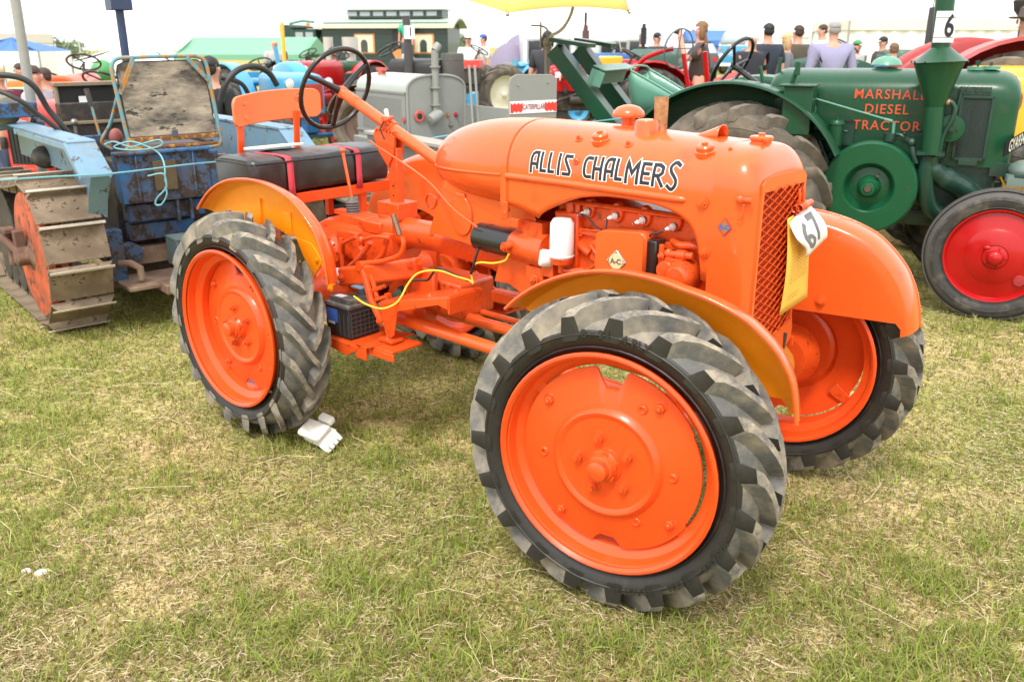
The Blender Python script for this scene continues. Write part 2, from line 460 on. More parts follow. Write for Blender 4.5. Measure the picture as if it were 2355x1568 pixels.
def blades(name, n, seed, kind, ymin, ymax, label):
    rs = np.random.RandomState(seed)
    if kind == 'tuft':
        cs = [(-.97, 3.27), (-.80, 3.45), (-.55, 3.55), (.50, 2.15), (.62, 2.05), (.35, 2.32), (.75, 2.15), (1.55, 3.05), (1.40, 2.95), (1.65, 3.2), (2.6, 4.75), (2.9, 4.7), (3.15, 4.6), (-2.6, 4.5), (-2.35, 4.6), (-2.2, 4.75), (-2.75, 4.6), (2.75, 4.78)]
        m_ = 190; ty_ = 1.5 + 6.5 * rs.rand(m_) ** 1.2; tx_ = (rs.rand(m_) * 2 - 1) * (0.7 * ty_ + .3)
        cx_ = np.concatenate([np.array([c[0] for c in cs]), tx_]); cy_ = np.concatenate([np.array([c[1] for c in cs]), ty_])
        k_ = rs.randint(0, len(cx_), n); x = cx_[k_] + rs.randn(n) * .035; y = cy_[k_] + rs.randn(n) * .03
    else: x, y = scatter(rs, n, ymin, ymax, 1.25)
    g = green_mask(x, y)
    if kind == 'green':
        keep = rs.rand(n) < (0.42 + 0.58 * g); tuft = vnoise(x, y, 14, 5)
        keep &= rs.rand(n) < np.clip((tuft - 0.28) * 2.6, 0.05, 1)
    elif kind == 'straw': keep = rs.rand(n) < (1.0 - 0.55 * g)
    else: keep = rs.rand(n) < 1
    x, y, g = x[keep], y[keep], g[keep]; n = len(x)
    d = np.hypot(x, y); lod = np.clip(d / 3.4, 1, 6)
    ang = rs.rand(n) * 2 * np.pi
    if kind == 'tuft':
        L = 0.035 + 0.055 * rs.rand(n); W = (0.0011 + 0.0012 * rs.rand(n)) * lod ** 0.7; lean = 0.15 + 0.75 * rs.rand(n); z0 = np.zeros(n)
    elif kind == 'green':
        L = (0.018 + 0.038 * rs.rand(n) ** 1.6) * (0.75 + 0.6 * g); W = (0.0009 + 0.0013 * rs.rand(n)) * lod ** 0.9
        lean = 0.35 + 0.95 * rs.rand(n); z0 = np.zeros(n)
        longer = rs.rand(n) < 0.03; L[longer] *= 1.9
    elif kind == 'straw':
        L = 0.014 + 0.045 * rs.rand(n) ** 1.8; W = (0.0007 + 0.0010 * rs.rand(n)) * lod ** 0.9
        lean = 1.38 + 0.3 * rs.rand(n); z0 = 0.002 + 0.016 * rs.rand(n)
    else:
        L = 0.012 + 0.022 * rs.rand(n); W = (0.0014 + 0.0012 * rs.rand(n)) * lod
        lean = 0.2 + 1.0 * rs.rand(n); z0 = np.zeros(n)
    dx, dy = np.cos(ang), np.sin(ang); px, py = -dy, dx
    bend = rs.rand(n) * 0.5
    l1 = L * 0.5
    gz = ground_z(x, y)
    p0 = np.stack([x, y, gz + z0 - 0.002], 1)
    s1, c1 = np.sin(lean * 0.75), np.cos(lean * 0.75)
    s2, c2 = np.sin(np.minimum(lean + bend, 1.75)), np.cos(np.minimum(lean + bend, 1.75))
    if kind == 'straw': s1, c1 = np.sin(lean), np.cos(lean) * 0.3; s2, c2 = s1, -c1
    p1 = p0 + np.stack([dx * s1 * l1, dy * s1 * l1, c1 * l1], 1)
    p2 = p1 + np.stack([dx * s2 * l1, dy * s2 * l1, c2 * l1], 1)
    kink = (rs.rand(n) - 0.5) * 0.25 * L
    p1[:, 0] += px * kink; p1[:, 1] += py * kink
    w = np.stack([px * W, py * W, (rs.rand(n) - 0.5) * W * 1.2], 1)
    e = 0.25 if kind in ('green', 'tuft') else 0.7
    verts = np.empty((n, 6, 3), np.float32)
    verts[:, 0], verts[:, 1] = p0 - w, p0 + w
    verts[:, 2], verts[:, 3] = p1 - w * 0.85, p1 + w * 0.85
    verts[:, 4], verts[:, 5] = p2 - w * e * 0.5, p2 + w * e * 0.5
    base = (np.arange(n) * 6)[:, None]
    faces = np.concatenate([base + np.array([[0, 1, 3, 2]]), base + np.array([[2, 3, 5, 4]])], 1).reshape(-1)
    me = bpy.data.meshes.new(name)
    me.vertices.add(n * 6); me.vertices.foreach_set("co", verts.reshape(-1))
    me.loops.add(n * 8); me.loops.foreach_set("vertex_index", faces.astype(np.int32))
    me.polygons.add(n * 2)
    me.polygons.foreach_set("loop_start", (np.arange(n * 2) * 4).astype(np.int32))
    me.polygons.foreach_set("loop_total", np.full(n * 2, 4, np.int32))
    me.update()
    r1, r2 = rs.rand(n, 1), rs.rand(n, 1)
    if kind in ('green', 'tuft'):
        c = np.array([[0.17, 0.24, 0.034]]) * (1 - r1) + np.array([[0.38, 0.45, 0.085]]) * r1
        dry = (rs.rand(n, 1) < 0.20); c = np.where(dry, np.array([[0.40, 0.33, 0.12]]) * (0.7 + 0.5 * r2), c)
    elif kind == 'straw':
        c = np.array([[0.45, 0.34, 0.17]]) * (1 - r1) + np.array([[0.82, 0.69, 0.46]]) * r1
        pale = rs.rand(n, 1) < 0.10; c = np.where(pale, np.array([[0.74, 0.64, 0.46]]), c)
        brown = rs.rand(n, 1) < 0.18; c = np.where(brown, np.array([[0.24, 0.135, 0.06]]), c)
    else:
        c = np.array([[0.30, 0.24, 0.085]]) * (1 - r1) + np.array([[0.18, 0.21, 0.05]]) * r1
    c = np.concatenate([c * (0.85 + 0.3 * r2), np.ones((n, 1))], 1)
    at_ = me.color_attributes.new("blade_colour", 'FLOAT_COLOR', 'POINT')
    at_.data.foreach_set("color", np.repeat(c, 6, 0).astype(np.float32).reshape(-1))
    me.materials.append(GRASSM)
    o = bpy.data.objects.new(name, me); COL.objects.link(o)
    tag(o, label, "grass"); stuff(o)
    return o
blades("grass", 430000, 11, 'green', 1.05, 26, "short green grass blades growing in tufts over the whole field")
blades("cut_straw", 300000, 12, 'straw', 1.05, 18, "dry tan grass clippings lying flat over the field")
blades("grass_stubble", 150000, 13, 'stub', 1.05, 16, "short olive stubble under the longer grass")
blades("grass_tuft", 7500, 21, 'tuft', 1.05, 9, "longer green grass tufts round the tyres and dotted over the field")

def long_stalks():
    b = MB(); rs = random.Random(4)
    for i in range(150):
        y = 1.3 + 4.5 * rs.random() ** 1.3; x = (rs.random() * 2 - 1) * (0.7 * y + 0.2)
        a = rs.random() * 6.28; L = 0.10 + 0.16 * rs.random(); z = 0.012 + 0.012 * rs.random()
        c, s_ = math.cos(a), math.sin(a); k = (rs.random() - 0.5) * 0.06
        b.tube([(x, y, z), (x + c * L * 0.5 - s_ * k, y + s_ * L * 0.5 + c * k, z + 0.008), (x + c * L, y + s_ * L, z - 0.004)], 0.0011, n=4)
    stuff(tag(b.build("straw_stalk", mat("straw", (0.62, 0.50, 0.30), 0.7)), "long loose straw stalks lying on the near grass", "straw"))
long_stalks()
def stones():
    PEB = mat("white_pebble", (0.75, 0.66, 0.55), 0.8, var=0.1)
    for (px, py, r, lb) in ((62, 1313, 0.013, "small pale pebble on the grass at the far left, left one of two"), (97, 1317, 0.017, "larger white pebble right beside a smaller one on the left grass")):
        u = (784 - py) / 2005.0; fx = (px - 1177.5) / 2005.0
        d = Vector((fx, math.cos(.3302) + u * math.sin(.3302), -math.sin(.3302) + u * math.cos(.3302)))
        p = Vector((0, 0, 1.5651)) + d * ((1.5651 - 0.012) / -d.z)
        b = MB(); b.ball((0, 0, 0), (r * 1.3, r, r * 0.7), n=10)
        b.v = [(x * (1 + 0.2 * mnoise.noise(Vector((x * 90, y * 90, z * 90)))), y * (1 + 0.2 * mnoise.noise(Vector((y * 80, z * 80, 3)))), z) for x, y, z in b.v]
        o = b.build("pebble", PEB, smooth=60); o.location = p; tag(o, lb, "pebble", "white pebbles on the grass")
stones()

# ------------------------------------------------------------------ tyres and wheels (axis = local Y, outer side = -Y)
def tyre_mesh(name, parent, Rt, rr, w, nl=20, lug=0.028, sweep=25, dirn=1, mats=None, seg=72, lugw=0.02, ov=0.012, rib=False, text=None, endmi=0):
    """carcass lathed round Y with raised V tread bars; dirn=+1: bar centres lead towards +X over the top"""
    b = MB(); Rc = Rt - lug
    prof = [(rr + .004, -w * .72), (rr + .012, -w * .80), (rr + (Rc - rr) * .35, -w * 0.97), (rr + (Rc - rr) * .55, -w * 1.0),
            (Rc - .040, -w * .93), (Rc - .023, -w * .76), (Rc - .007, -w * .42), (Rc, 0)]
    prof = prof + [(r, -h) for r, h in prof[-2::-1]]
    full = prof + [(rr - .01, w * .6), (rr - .01, -w * .6)]
    n0 = len(b.f); b.lathe(full, (0, 0, 0), (0, 1, 0), n=seg, closed_prof=True)
    k = 0
    for i in range(len(full)):
        mi = 1 if 4 <= i <= 9 else 0
        for j in range(seg): b.m[n0 + i * seg + j] = mi
    # path across the crown from centre to shoulder, then down the flank: (y/w, r)
    if not rib:
        S = [(-.08, Rc, 1), (.20, Rc - .001, 1), (.45, Rc - .006, 1), (.70, Rc - .013, 1), (.90, Rc - .027, 1.0), (.98, Rc - .038, .92), (1.005, Rc - .054, .62)]
        for side in (-1, 1):
            for q in range(nl):
                a0 = 2 * PI * (q + (0.5 if side > 0 else 0)) / nl
                rings = []
                for j, (yy, r, hh) in enumerate(S):
                    f = max(0, (yy + .07)) / 1.07
                    a = a0 - dirn * R(sweep) * (f ** 1.25)
                    wd = lugw * ((1.0 + 0.25 * f) if j < 6 else .85)
                    h = lug * hh * (0.93 + 0.14 * random.random())
                    if j == 0: h *= .93
                    y = side * yy * w
                    yt = y * (1 - 0.02) if j < 5 else y + side * 0.002
                    base, top = wd * .86 / r, wd * .50 / r
                    skew = dirn * 0.006 / r
                    def P(aa, rad, y_): return (rad * math.sin(aa), y_, rad * math.cos(aa))
                    rings.append([P(a - base, r - ov, y), P(a - top + skew, r + h, yt), P(a + top + skew, r + h, yt), P(a + base, r - ov, y)])
                f0 = len(b.f)
                b.loft(rings, True, True, mi=1)
                for t in range(f0, len(b.f)):
                    qd = (t - f0)
                    if qd < 24 and qd % 4 == 1: b.m[t] = 2 if qd // 4 < 5 else 0
                    if qd >= 20: b.m[t] = endmi
    else:
        for yy in (-.6, -.2, .2, .6):
            r0 = Rc - .004 - abs(yy) ** 3 * 0.02
            b.lathe([(r0, (yy - .14) * w), (r0 + lug, (yy - .12) * w), (r0 + lug, (yy + .12) * w), (r0, (yy + .14) * w)], (0, 0, 0), (0, 1, 0), n=seg, mi=1)
    # bead rings moulded on the sidewall
    for side in (-1, 1):
        for fr in (.12, .50):
            r = rr + (Rc - rr) * fr; yy = side * w * (0.86 if fr < .4 else .998)
            b.lathe([(r - .003, yy), (r, yy + side * .003), (r + .003, yy)], (0, 0, 0), (0, 1, 0), n=seg, mi=0)
    if text:
        for txt, a_mid, size, rad in text:
            vs, fs = text_faces(txt, size, extrude=0.001, bold=0.001, space=1.15)
            side = -1
            out = []
            for v in vs:
                aa = a_mid + v.x / rad; r_ = rad + v.y
                out.append((r_ * math.sin(aa), -w * 1.0 - 0.003 + (-v.z if v.z > 0 else 0) * 1.0, r_ * math.cos(aa)))
            b.add(out, fs, 0)
    return b.build(name, mats or [RUB_SIDE, RUB_TREAD, RUB_TOP], parent, smooth=28)

def rim_mesh(name, parent, rr, hw, mt, seg=64):
    """drop-centre rim: flanges at +-hw, bead seats, well in the middle"""
    p = [(rr - .012, -hw + .006), (rr - .004, -hw - .002), (rr + .001, -hw + .001), (rr, -hw + .010), (rr - .016, -hw + .016), (rr - .022, -hw + .045),
         (rr - .046, -hw + .062), (rr - .048, 0)]
    p = p + [(r, -h) for r, h in p[::-1][1:]]
    b = MB(); b.lathe(p, (0, 0, 0), (0, 1, 0), n=seg)
    b.lathe([(r - .004, h) for r, h in p], (0, 0, 0), (0, 1, 0), n=seg)
    return b.build(name, mt, parent, smooth=30)

def disc_mesh(name, parent, y0, flip, mt):
    """pressed wheel centre with two notches, raised ring and slots; flip mirrors the dish"""
    b = MB(); n = 144
    def edge(a):
        d90 = min(abs(((a - x + PI) % (2 * PI)) - PI) for x in (PI / 2, -PI / 2))
        e = .271
        up_ = (a % (2 * PI)) < PI
        dep = .215 if up_ else .240
        if d90 < R(6): e = dep
        elif d90 < R(10): e = dep + (.271 - dep) * (d90 - R(6)) / R(4)
        d0 = min(abs(((a - x + PI) % (2 * PI)) - PI) for x in (0, PI))
        if d0 < R(30) and math.cos(a) > 0: e = .266
        return e
    prof = [(.030, -.038), (.050, -.038), (.052, -.030), (.135, -.030), (.142, -.034), (.150, -.036), (.158, -.030), (.166, -.018), (.215, -.008), (1, 0.0)]
    for lay in (0, .006):
        rings = []
        for r, h in prof:
            ring = []
            for k in range(n):
                a = 2 * PI * k / n + 1e-4; e = edge(a)
                q = e if r == 1 else min(r, e - .004)
                ring.append((q * math.cos(a), y0 + (h + lay) * flip, q * math.sin(a)))
            rings.append(ring)
        b.loft(rings, True, False)
    rings = [[(edge(2 * PI * k / n + 1e-4) * math.cos(2 * PI * k / n), y0 + l * flip, edge(2 * PI * k / n + 1e-4) * math.sin(2 * PI * k / n)) for k in range(n)] for l in (0, .006)]
    b.loft(rings, True, False)
    return b.build(name, mt, parent, smooth=25)

RT, RRIM, WT = 0.468, 0.325, 0.097
def orange_wheel(parent, loc, rz, outer, dish, text=None, spin=0.0, endmi=0):
    """outer=-1: outer side faces -Y; dish=+1 centre bulges to the outer side"""
    w = part("wheel", parent, loc, (0, 0, rz))
    sp = spin
    ty = tyre_mesh("tyre", w, RT, RRIM, WT, nl=19, lug=.042, sweep=23, dirn=1, text=text, lugw=.029, seg=80, endmi=endmi)
    ty.rotation_euler = (0, sp, 0)
    rim_mesh("rim", w, RRIM, .100, ORANGE_R)
    y0 = outer * (.050 if dish > 0 else .008)
    f = -outer if outer < 0 else -outer
    disc_mesh("disc", w, y0, 1 if outer < 0 else -1, ORANGE_R)
    hub = MB(); ax = (0, outer, 0)
    yb = y0 + outer * .030
    hub.lathe([(.046, yb - outer * .01), (.046, yb + outer * .012), (.040, yb + outer * .020), (.036, yb + outer * .034), (.030, yb + outer * .036), (.028, yb + outer * .058), (.022, yb + outer * .062), (.001, yb + outer * .062)], (0, 0, 0), (0, 1, 0), n=20)
    for k in range(6):
        a = 2 * PI * k / 6 + .3
        hub.cyl((.036 * math.cos(a), yb, .036 * math.sin(a)), (.036 * math.cos(a), yb + outer * .026, .036 * math.sin(a)), .011, n=8)
    hub.build("hub", ORANGE_C, w, smooth=35)
    for k in range(5):
        a = 2 * PI * k / 5 + .55
        o = MB(); o.hexbolt((0, 0, 0), ax, .014, .018)
        x = o.build("wheel_nut", ORANGE_C, w, smooth=30); x.location = (.080 * math.cos(a), yb - outer * .001, .080 * math.sin(a))
    for k, a in enumerate((45, 135, 225, 315)):
        a = R(a + 8)
        o = MB(); cx, cz = .236 * math.cos(a), .236 * math.sin(a)
        o.hexbolt((cx, y0 + outer * .002, cz), ax, .0135, .015)
        u = Vector((math.cos(a), 0, math.sin(a))); t = Vector((-math.sin(a), 0, math.cos(a)))
        o.prism([(-.03, -.024), (.052, -.018), (.052, .018), (-.03, .024)], Vector((cx, y0 + outer * -.012, cz)), u, t, .010)
        o.build("clamp_bolt", ORANGE_C, w, smooth=30, bevel=.002)
    for a, r in ((0, .19), (185, .20), (62, .20), (300, .185)):
        o = MB(); a = R(a)
        c = Vector((r * math.cos(a), y0 - outer * -.012, r * math.sin(a)))
        o.lathe([(.007, 0), (.007, .004), (.011, .005), (.015, .001), (.016, -.003)], c, ax, n=16)
        o.build("lifting_hole_rim", ORANGE_R, w, smooth=40)
    o = MB(); o.cyl((0, -outer * .12, 0), (0, yb, 0), .045, n=20); o.cyl((0, -outer * .10, 0), (0, -outer * .02, 0), .085, .12, n=24)
    o.build("hub_drum", ORANGE_C, w)
    return w

# ------------------------------------------------------------------ main orange tractor
TR = thing("tractor", "glossy orange tractor with four equal lugged tyres and black bench seat, nearest the camera", "tractor", (-.7117, 3.8472, 0), -0.713)
LW, TF, TB, ST = 1.8227, .5664, .5759, .1742
orange_wheel(TR, (LW, -TF, RT), ST, -1, 1, text=[("8 - 24   4 PLY", R(-2), .030, .378), ("TRACTOR", R(158), .026, .378), ("FARM", R(135), .026, .378), ("HAVANA", R(112), .026, .378)], spin=.10)
orange_wheel(TR, (LW, TF, RT), ST, 1, 1, spin=.2)
orange_wheel(TR, (0, -TB, RT), 0, -1, -1, spin=.05, endmi=1)
orange_wheel(TR, (0, .655, RT), 0, 1, -1, endmi=1)

# --- fenders
def interp(x, tab):
    for (a, u), (c, v) in zip(tab, tab[1:]):
        if a <= x <= c:
            t = (x - a) / (c - a) if c > a else 0
            return u + (v - u) * t
    return tab[0][1] if x < tab[0][0] else tab[-1][1]
def fender(parent, c, rz, side, a0, a1, Rfun, yin, width, rin, name="fender", taper=1.0):
    """sheet fender: inboard plate curving out over the tyre; angle 0 = +X, 90 = up; side = outboard direction"""
    hold = part("fender", parent, c, (0, 0, rz))
    prof_n = 7; A = 40; rings = []
    for i in range(A + 1):
        a = R(a0 + (a1 - a0) * i / A)
        Rf = interp(math.degrees(a), Rfun); ri = min(rin(a), Rf - .05); ca, sa = math.cos(a), math.sin(a)
        ring = []
        for k in range(4):
            r = ri + (Rf - .035 - ri) * k / 4
            ring.append((r, yin))
        for k in range(prof_n + 1):
            t = PI / 2 * k / prof_n
            ring.append((Rf - .035 + .035 * math.sin(t), yin + side * width * (1 - math.cos(t))))
        ring.append((Rf - .001, yin + side * (width + .012)))
        ring.append((Rf - .007, yin + side * (width + .014)))
        rings.append([(r * ca, y, r * sa) for r, y in ring])
    for nm, off, mt in (("fender_outside", 0.0, ORANGE), ("fender_underside", -.0035, ORANGE_Y)):
        b = MB()
        if off:
            rg = []
            for i, ring in enumerate(rings):
                nr = []
                for j, p in enumerate(ring):
                    q = Vector(p); rad = Vector((q.x, 0, q.z)); L = rad.length
                    s_ = (L + off * (1 if j > 5 else 0)) / L
                    nr.append((q.x * s_, q.y + side * (.0035 if j <= 8 else .0), q.z * s_))
                rg.append(nr[:-2])
            b.loft(rg, closed=False)
        else: b.loft(rings, closed=False)
        b.build(nm, mt, hold, smooth=40)
    b = MB()
    edge = [r[-2] for r in rings]
    b.tube(edge, .0055, n=8); b.build("rolled_edge", ORANGE, hold, smooth=60)
    return hold
cut = lambda ch, lo: (lambda a: max(lo, min(ch / max(math.sin(a), .05), .505)))
f1 = fender(TR, (LW, -TF, RT), ST, -1, 21, 138, [(19, .50), (34, .538), (42, .545), (53, .54), (73, .512), (88, .512), (104, .518), (133, .528), (150, .53)], .135, .085, cut(.205, .20))
f2 = fender(TR, (LW, TF, RT), ST, 1, 22.5, 155, [(22, .468), (37, .508), (46, .528), (61, .548), (85, .545), (155, .54)], -.135, .085, cut(.205, .20))
b = MB(); b.hexbolt((.12, -.136, .25), (0, -1, 0), .014, .012); b.build("fender_bolt", ORANGE, f2)
f3 = fender(TR, (0, -TB, RT), 0, -1, 27, 134, [(24, .510), (36, .563), (47, .594), (62, .602), (77, .590), (95, .583), (120, .588), (150, .58)], .135, .055, lambda a: interp(math.degrees(a), [(20, .452), (50, .450), (70, .40), (150, .38)]))
for c_ in ((.40, .131, .20), (.33, .131, .30)): b = MB(); b.hexbolt(c_, (0, -1, 0), .010, .008); b.build("fender_bolt", ORANGE_Y, f3)
b = MB(); b.box((.16, .128, .42), (.05, .01, .09)); b.build("fender_bracket", ORANGE_Y, f3, bevel=.002)
b = MB(); b.box((-.02, .128, .44), (.012, .014, .12)); b.build("fender_rib", ORANGE_Y, f3, bevel=.002)
b = MB(); b.prism([(.30, .22), (.36, .30), (.30, .36), (.20, .37), (.24, .30)], (0, .133, 0), (1, 0, 0), (0, 0, 1), .006); b.build("fender_stay", ORANGE_Y, f3, bevel=.002)
fender(TR, (0, .62, RT), 0, 1, 24, 150, [(24, .55), (60, .60), (150, .58)], -.135, .060, lambda a: .30 - .06 * math.sin(a * 2))

# --- hood, tank, radiator shell: one section family
def sect(x, hw, zt, zb, zs=1.14, n=2.35, k=15):
    """inverted-U section from near bottom over the top to far bottom"""
    pts = [(x, -hw, zb + (zs - zb) * i / 5) for i in range(5)]
    for i in range(k * 2 + 1):
        t = PI - PI * i / (k * 2)
        c, s = math.cos(t), math.sin(t)
        pts.append((x, math.copysign(abs(c) ** (2 / n), c) * hw, zs + (abs(s) ** (2 / n)) * (zt - zs)))
    pts += [(x, hw, zb + (zs - zb) * i / 5) for i in range(4, -1, -1)]
    return pts
ARCH = [(1.075, 1.035), (1.13, 1.030), (1.205, 1.010), (1.222, 1.004), (1.235, 1.020), (1.26, 1.036), (1.30, 1.056), (1.35, 1.078), (1.40, 1.094), (1.45, 1.103), (1.50, 1.108), (1.56, 1.109), (1.62, 1.107),
        (1.68, 1.102), (1.72, 1.094), (1.76, 1.080), (1.79, 1.060), (1.81, 1.035), (1.825, 1.0), (1.835, .95), (1.842, .90), (1.862, .895)]
HW = .188
ztop = lambda x: interp(x, [(1.05, 1.309), (1.12, 1.311), (1.4, 1.307), (1.87, 1.289)])
b = MB(); xs = sorted(set([round(1.075 + i * .0262, 4) for i in range(31)] + [a for a, _ in ARCH]))
b.loft([sect(x, HW, ztop(x), interp(x, ARCH)) for x in xs], closed=False)
hood = b.build("hood", ORANGE, TR, smooth=50, solid=.004)
b = MB()
for sgn in (-1, 1):
    b.tube([(1.08, sgn * HW, 1.133), (1.3, sgn * HW, 1.133), (1.74, sgn * HW, 1.128), (1.768, sgn * HW, 1.128), (1.778, sgn * (HW - .006), 1.128)], [.012, .012, .012, .011, .004], n=14)
b.build("hood_bead", ORANGE, TR, smooth=60)
# tank
def tank_sec(x):
    t = (x - .585) / (1.07 - .585); e = math.sqrt(max(0, 1 - (1 - t) ** 2.35)) if t < 1 else 1
    e = max(e, .015)
    zt = 1.125 + (.186) * e ** .95; zb = 1.105 - (.105) * e ** 1.15 ; hw = .19 * e
    return zt, zb, hw, 1.118 + .018 * t
b = MB(); rings = []
for i in range(27):
    t = i / 26; x = .585 + (1.07 - .585) * (t ** 1.7)
    zt, zb, hw, zs = tank_sec(x); ring = []
    for k in range(48):
        a = 2 * PI * k / 48; c, s = math.cos(a), math.sin(a)
        z = zs + (abs(s) ** (2 / 2.3)) * ((zt - zs) if s > 0 else -(zs - zb))
        ring.append((x, math.copysign(abs(c) ** (2 / 2.3), c) * hw, z))
    rings.append(ring)
b.loft(rings, True, True)
tank = b.build("fuel_tank", ORANGE, TR, smooth=60)
b = MB(); seam = []
for sgn in (-1, 1):
    pts = []
    for i in range(22):
        t = i / 21; x = .585 + (1.055 - .585) * (t ** 1.7); zt, zb, hw, zs = tank_sec(x); pts.append((x, sgn * (hw + .001), zs))
    b.tube(pts, .0045, n=6)
b.build("tank_seam", ORANGE, TR, smooth=60)
b = MB(); b.loft([sect(x, HW + g, ztop(1.06) + g, 1.035) for x, g in ((1.052, .0005), (1.053, .003), (1.080, .0035), (1.081, .0005))], closed=False)
b.build("tank_strap", ORANGE, TR, smooth=30)
b = MB(); b.box((1.075, -.193, 1.015), (.028, .008, .06)); b.cyl((1.075, -.199, 1.005), (1.075, -.192, 1.005), .008, n=10); b.box((1.10, -.185, .975), (.07, .02, .03)); b.build("strap_bracket", ORANGE_C, TR, bevel=.002)

# radiator shell
def shell_ring(x):
    """outline shrinks round the front corner"""
    t = min(1, max(0, (x - 1.918) / .068)); q = math.sqrt(max(0, 1 - t * t))
    hw = .148 + (.192 - .148) * q; zt = 1.205 + (1.290 - 1.205) * q - (x - 1.86) * .05
    return hw, zt
def shell_sec(x, zb=.66):
    hw, zt = shell_ring(x)
    pts = [(x, -hw, zb + (1.14 - zb) * i / 8) for i in range(8)]
    for i in range(25):
        a = PI - PI * i / 24; c, s = math.cos(a), math.sin(a)
        pts.append((x, math.copysign(abs(c) ** (2 / 3.0), c) * hw, 1.14 + abs(s) ** (2 / 3.0) * (zt - 1.14)))
    pts += [(x, hw, zb + (1.14 - zb) * i / 8) for i in range(7, -1, -1)]
    return pts
b = MB(); xs = [1.862, 1.864, 1.90, 1.918] + [1.918 + .068 * math.sin(PI / 2 * i / 8) for i in range(1, 9)]
secs = [shell_sec(x) for x in xs]
secs = [[(p[0], p[1] * .985, 1.0 + (p[2] - 1.0) * .985) for p in secs[0]]] + secs
# front face: frame band round the opening
OP = []
last = secs[-1]
for (x, y, z) in last:
    yy = max(-.136, min(.136, y)); zz = min(z, 1.172)
    zl = .735 - .012 * (1 - (y / .148) ** 2)
    OP.append((1.990, yy, max(zz, zl + (0 if abs(y) < .14 else .0))))
secs.append([(1.990, y * .985, z if z < 1.1 else 1.1 + (z - 1.1) * .97) for x, y, z in last])
b.loft(secs, closed=False)
# band: sides, top and sill as separate strips meeting the outline
def strip(y0, y1, z0, z1, x=1.9895): b.box((x, (y0 + y1) / 2, (z0 + z1) / 2), (.006, abs(y1 - y0), abs(z1 - z0)))
strip(-.147, -.134, .735, 1.165); strip(.134, .147, .735, 1.165)
b.prism([(-.147, 1.165), (.147, 1.165), (.147, 1.185), (.13, 1.199), (.09, 1.206), (-.09, 1.206), (-.13, 1.199), (-.147, 1.185)], (1.9895, 0, 0), (0, 1, 0), (0, 0, 1), .006)
sill = [(-.147, .735), (-.10, .722), (-.05, .716), (0, .714), (.05, .716), (.10, .722), (.147, .735), (.155, .70), (.150, .665), (.10, .635), (0, .622), (-.10, .635), (-.150, .665), (-.155, .70)]
b.prism(sill, (1.9895, 0, 0), (0, 1, 0), (0, 0, 1), .010)
b.box((1.93, -.186, .645), (.12, .008, .03)); b.box((1.93, .186, .645), (.12, .008, .03))
shell = b.build("radiator_shell", ORANGE, TR, smooth=38)
b = MB(); b.box((1.952, 0, .94), (.03, .30, .46))
for i in range(26): b.box((1.969, -.14 + i * .0112, .94), (.005, .0022, .45))
b.build("radiator_core", mat("orange_core_in_grille", (0.50, 0.06, 0.014), 0.6, var=.3, vscale=20), TR)
# expanded-metal grille, slightly bowed
b = MB(); nc, nr = 10, 36; gw, z0g, z1g = .274, .712, 1.172
for i in range(nc + 1):
    yc = -gw / 2 + gw * i / nc; dz = (z1g - z0g) / nr; pts = []
    for j in range(nr + 1):
        y = yc + (gw / nc / 2 * .93) * (1 if (j + i) % 2 else -1)
        y = max(-.137, min(.137, y)); x = 1.986 + .010 * (1 - (y / .137) ** 2)
        pts.append((x, y, z0g + dz * j))
    ra = [];
    for k, p in enumerate(pts):
        s = .0024; ra.append([(p[0] - .002, p[1] - s, p[2]), (p[0] + .002, p[1] - s * .6, p[2]), (p[0] + .002, p[1] + s * .6, p[2]), (p[0] - .002, p[1] + s, p[2])])
    b.loft(ra, True, True)
b.build("grille_mesh", ORANGE_C, TR, smooth=0)
b = MB(); b.prism([(-.012, .03), (.012, .022), (.004, -.03), (-.006, -.02)], (1.996, .105, .668), (0, 1, 0), (0, 0, 1), .002); b.build("sill_slot", BLACK_M, TR)

def hood_point(x, z):
    """point and outward normal on the near hood side at height z"""
    zs = 1.14; zt = ztop(x)
    if z <= zs: return Vector((x, -HW - .0022, z)), Vector((0, -1, 0))
    s = ((z - zs) / (zt - zs)); n = 2.35
    c = (max(0, 1 - s ** n)) ** (1 / n)
    y = -HW * c
    s2 = s + .01; c2 = max(0, 1 - s2 ** n) ** (1 / n)
    t = Vector((0, -HW * (c2 - c), .01 * (zt - zs))).normalized()
    nn = Vector((0, -t.z, t.y))
    return Vector((x, y, z)) + nn * .0024, nn
# caps, bolts and pipes along the hood top
def cap_on(z_off, x, y, r, h, name, tabs=True):
    b = MB()
    b.lathe([(r * .82, -.03), (r * .82, 0), (r * .95, .002), (r, .004), (r, h), (r * .9, h + .004), (r * .3, h + .006), (r * .3, h + .012), (.001, h + .013)], (x, y, z_off), (0, 0, 1), n=28)
    if tabs:
        for s in (0, PI): b.box((x + r * 1.08 * math.cos(s + 2.3), y + r * 1.08 * math.sin(s + 2.3), z_off + h * .6), (.03, .014, .006), rot=Matrix.Rotation(s + 2.3, 3, 'Z'))
    return b.build(name, ORANGE, TR, smooth=35)
cap_on(1.283, 1.004, 0, .032, .010, "tank_cap")
cap_on(1.292, 1.905, 0, .034, .010, "radiator_cap")
b = MB(); b.lathe([(.030, -.01), (.030, .018)], (1.905, 0, 1.275), (0, 0, 1), n=24); b.build("filler_neck", ORANGE, TR)
b = MB(); b.lathe([(.024, -.03), (.023, .034), (.052, .036), (.054, .042), (.050, .054), (.036, .067), (.018, .073), (.001, .075)], (1.41, .045, 1.296), (0, 0, 1), n=32); b.build("air_intake_cap", ORANGE, TR, smooth=40)
b = MB(); b.lathe([(.050, -.002), (.047, .004), (.038, .006), (.037, .040), (.033, .047), (.020, .050), (.001, .051)], (1.545, -.055, 1.288), (0, 0, 1), n=30)
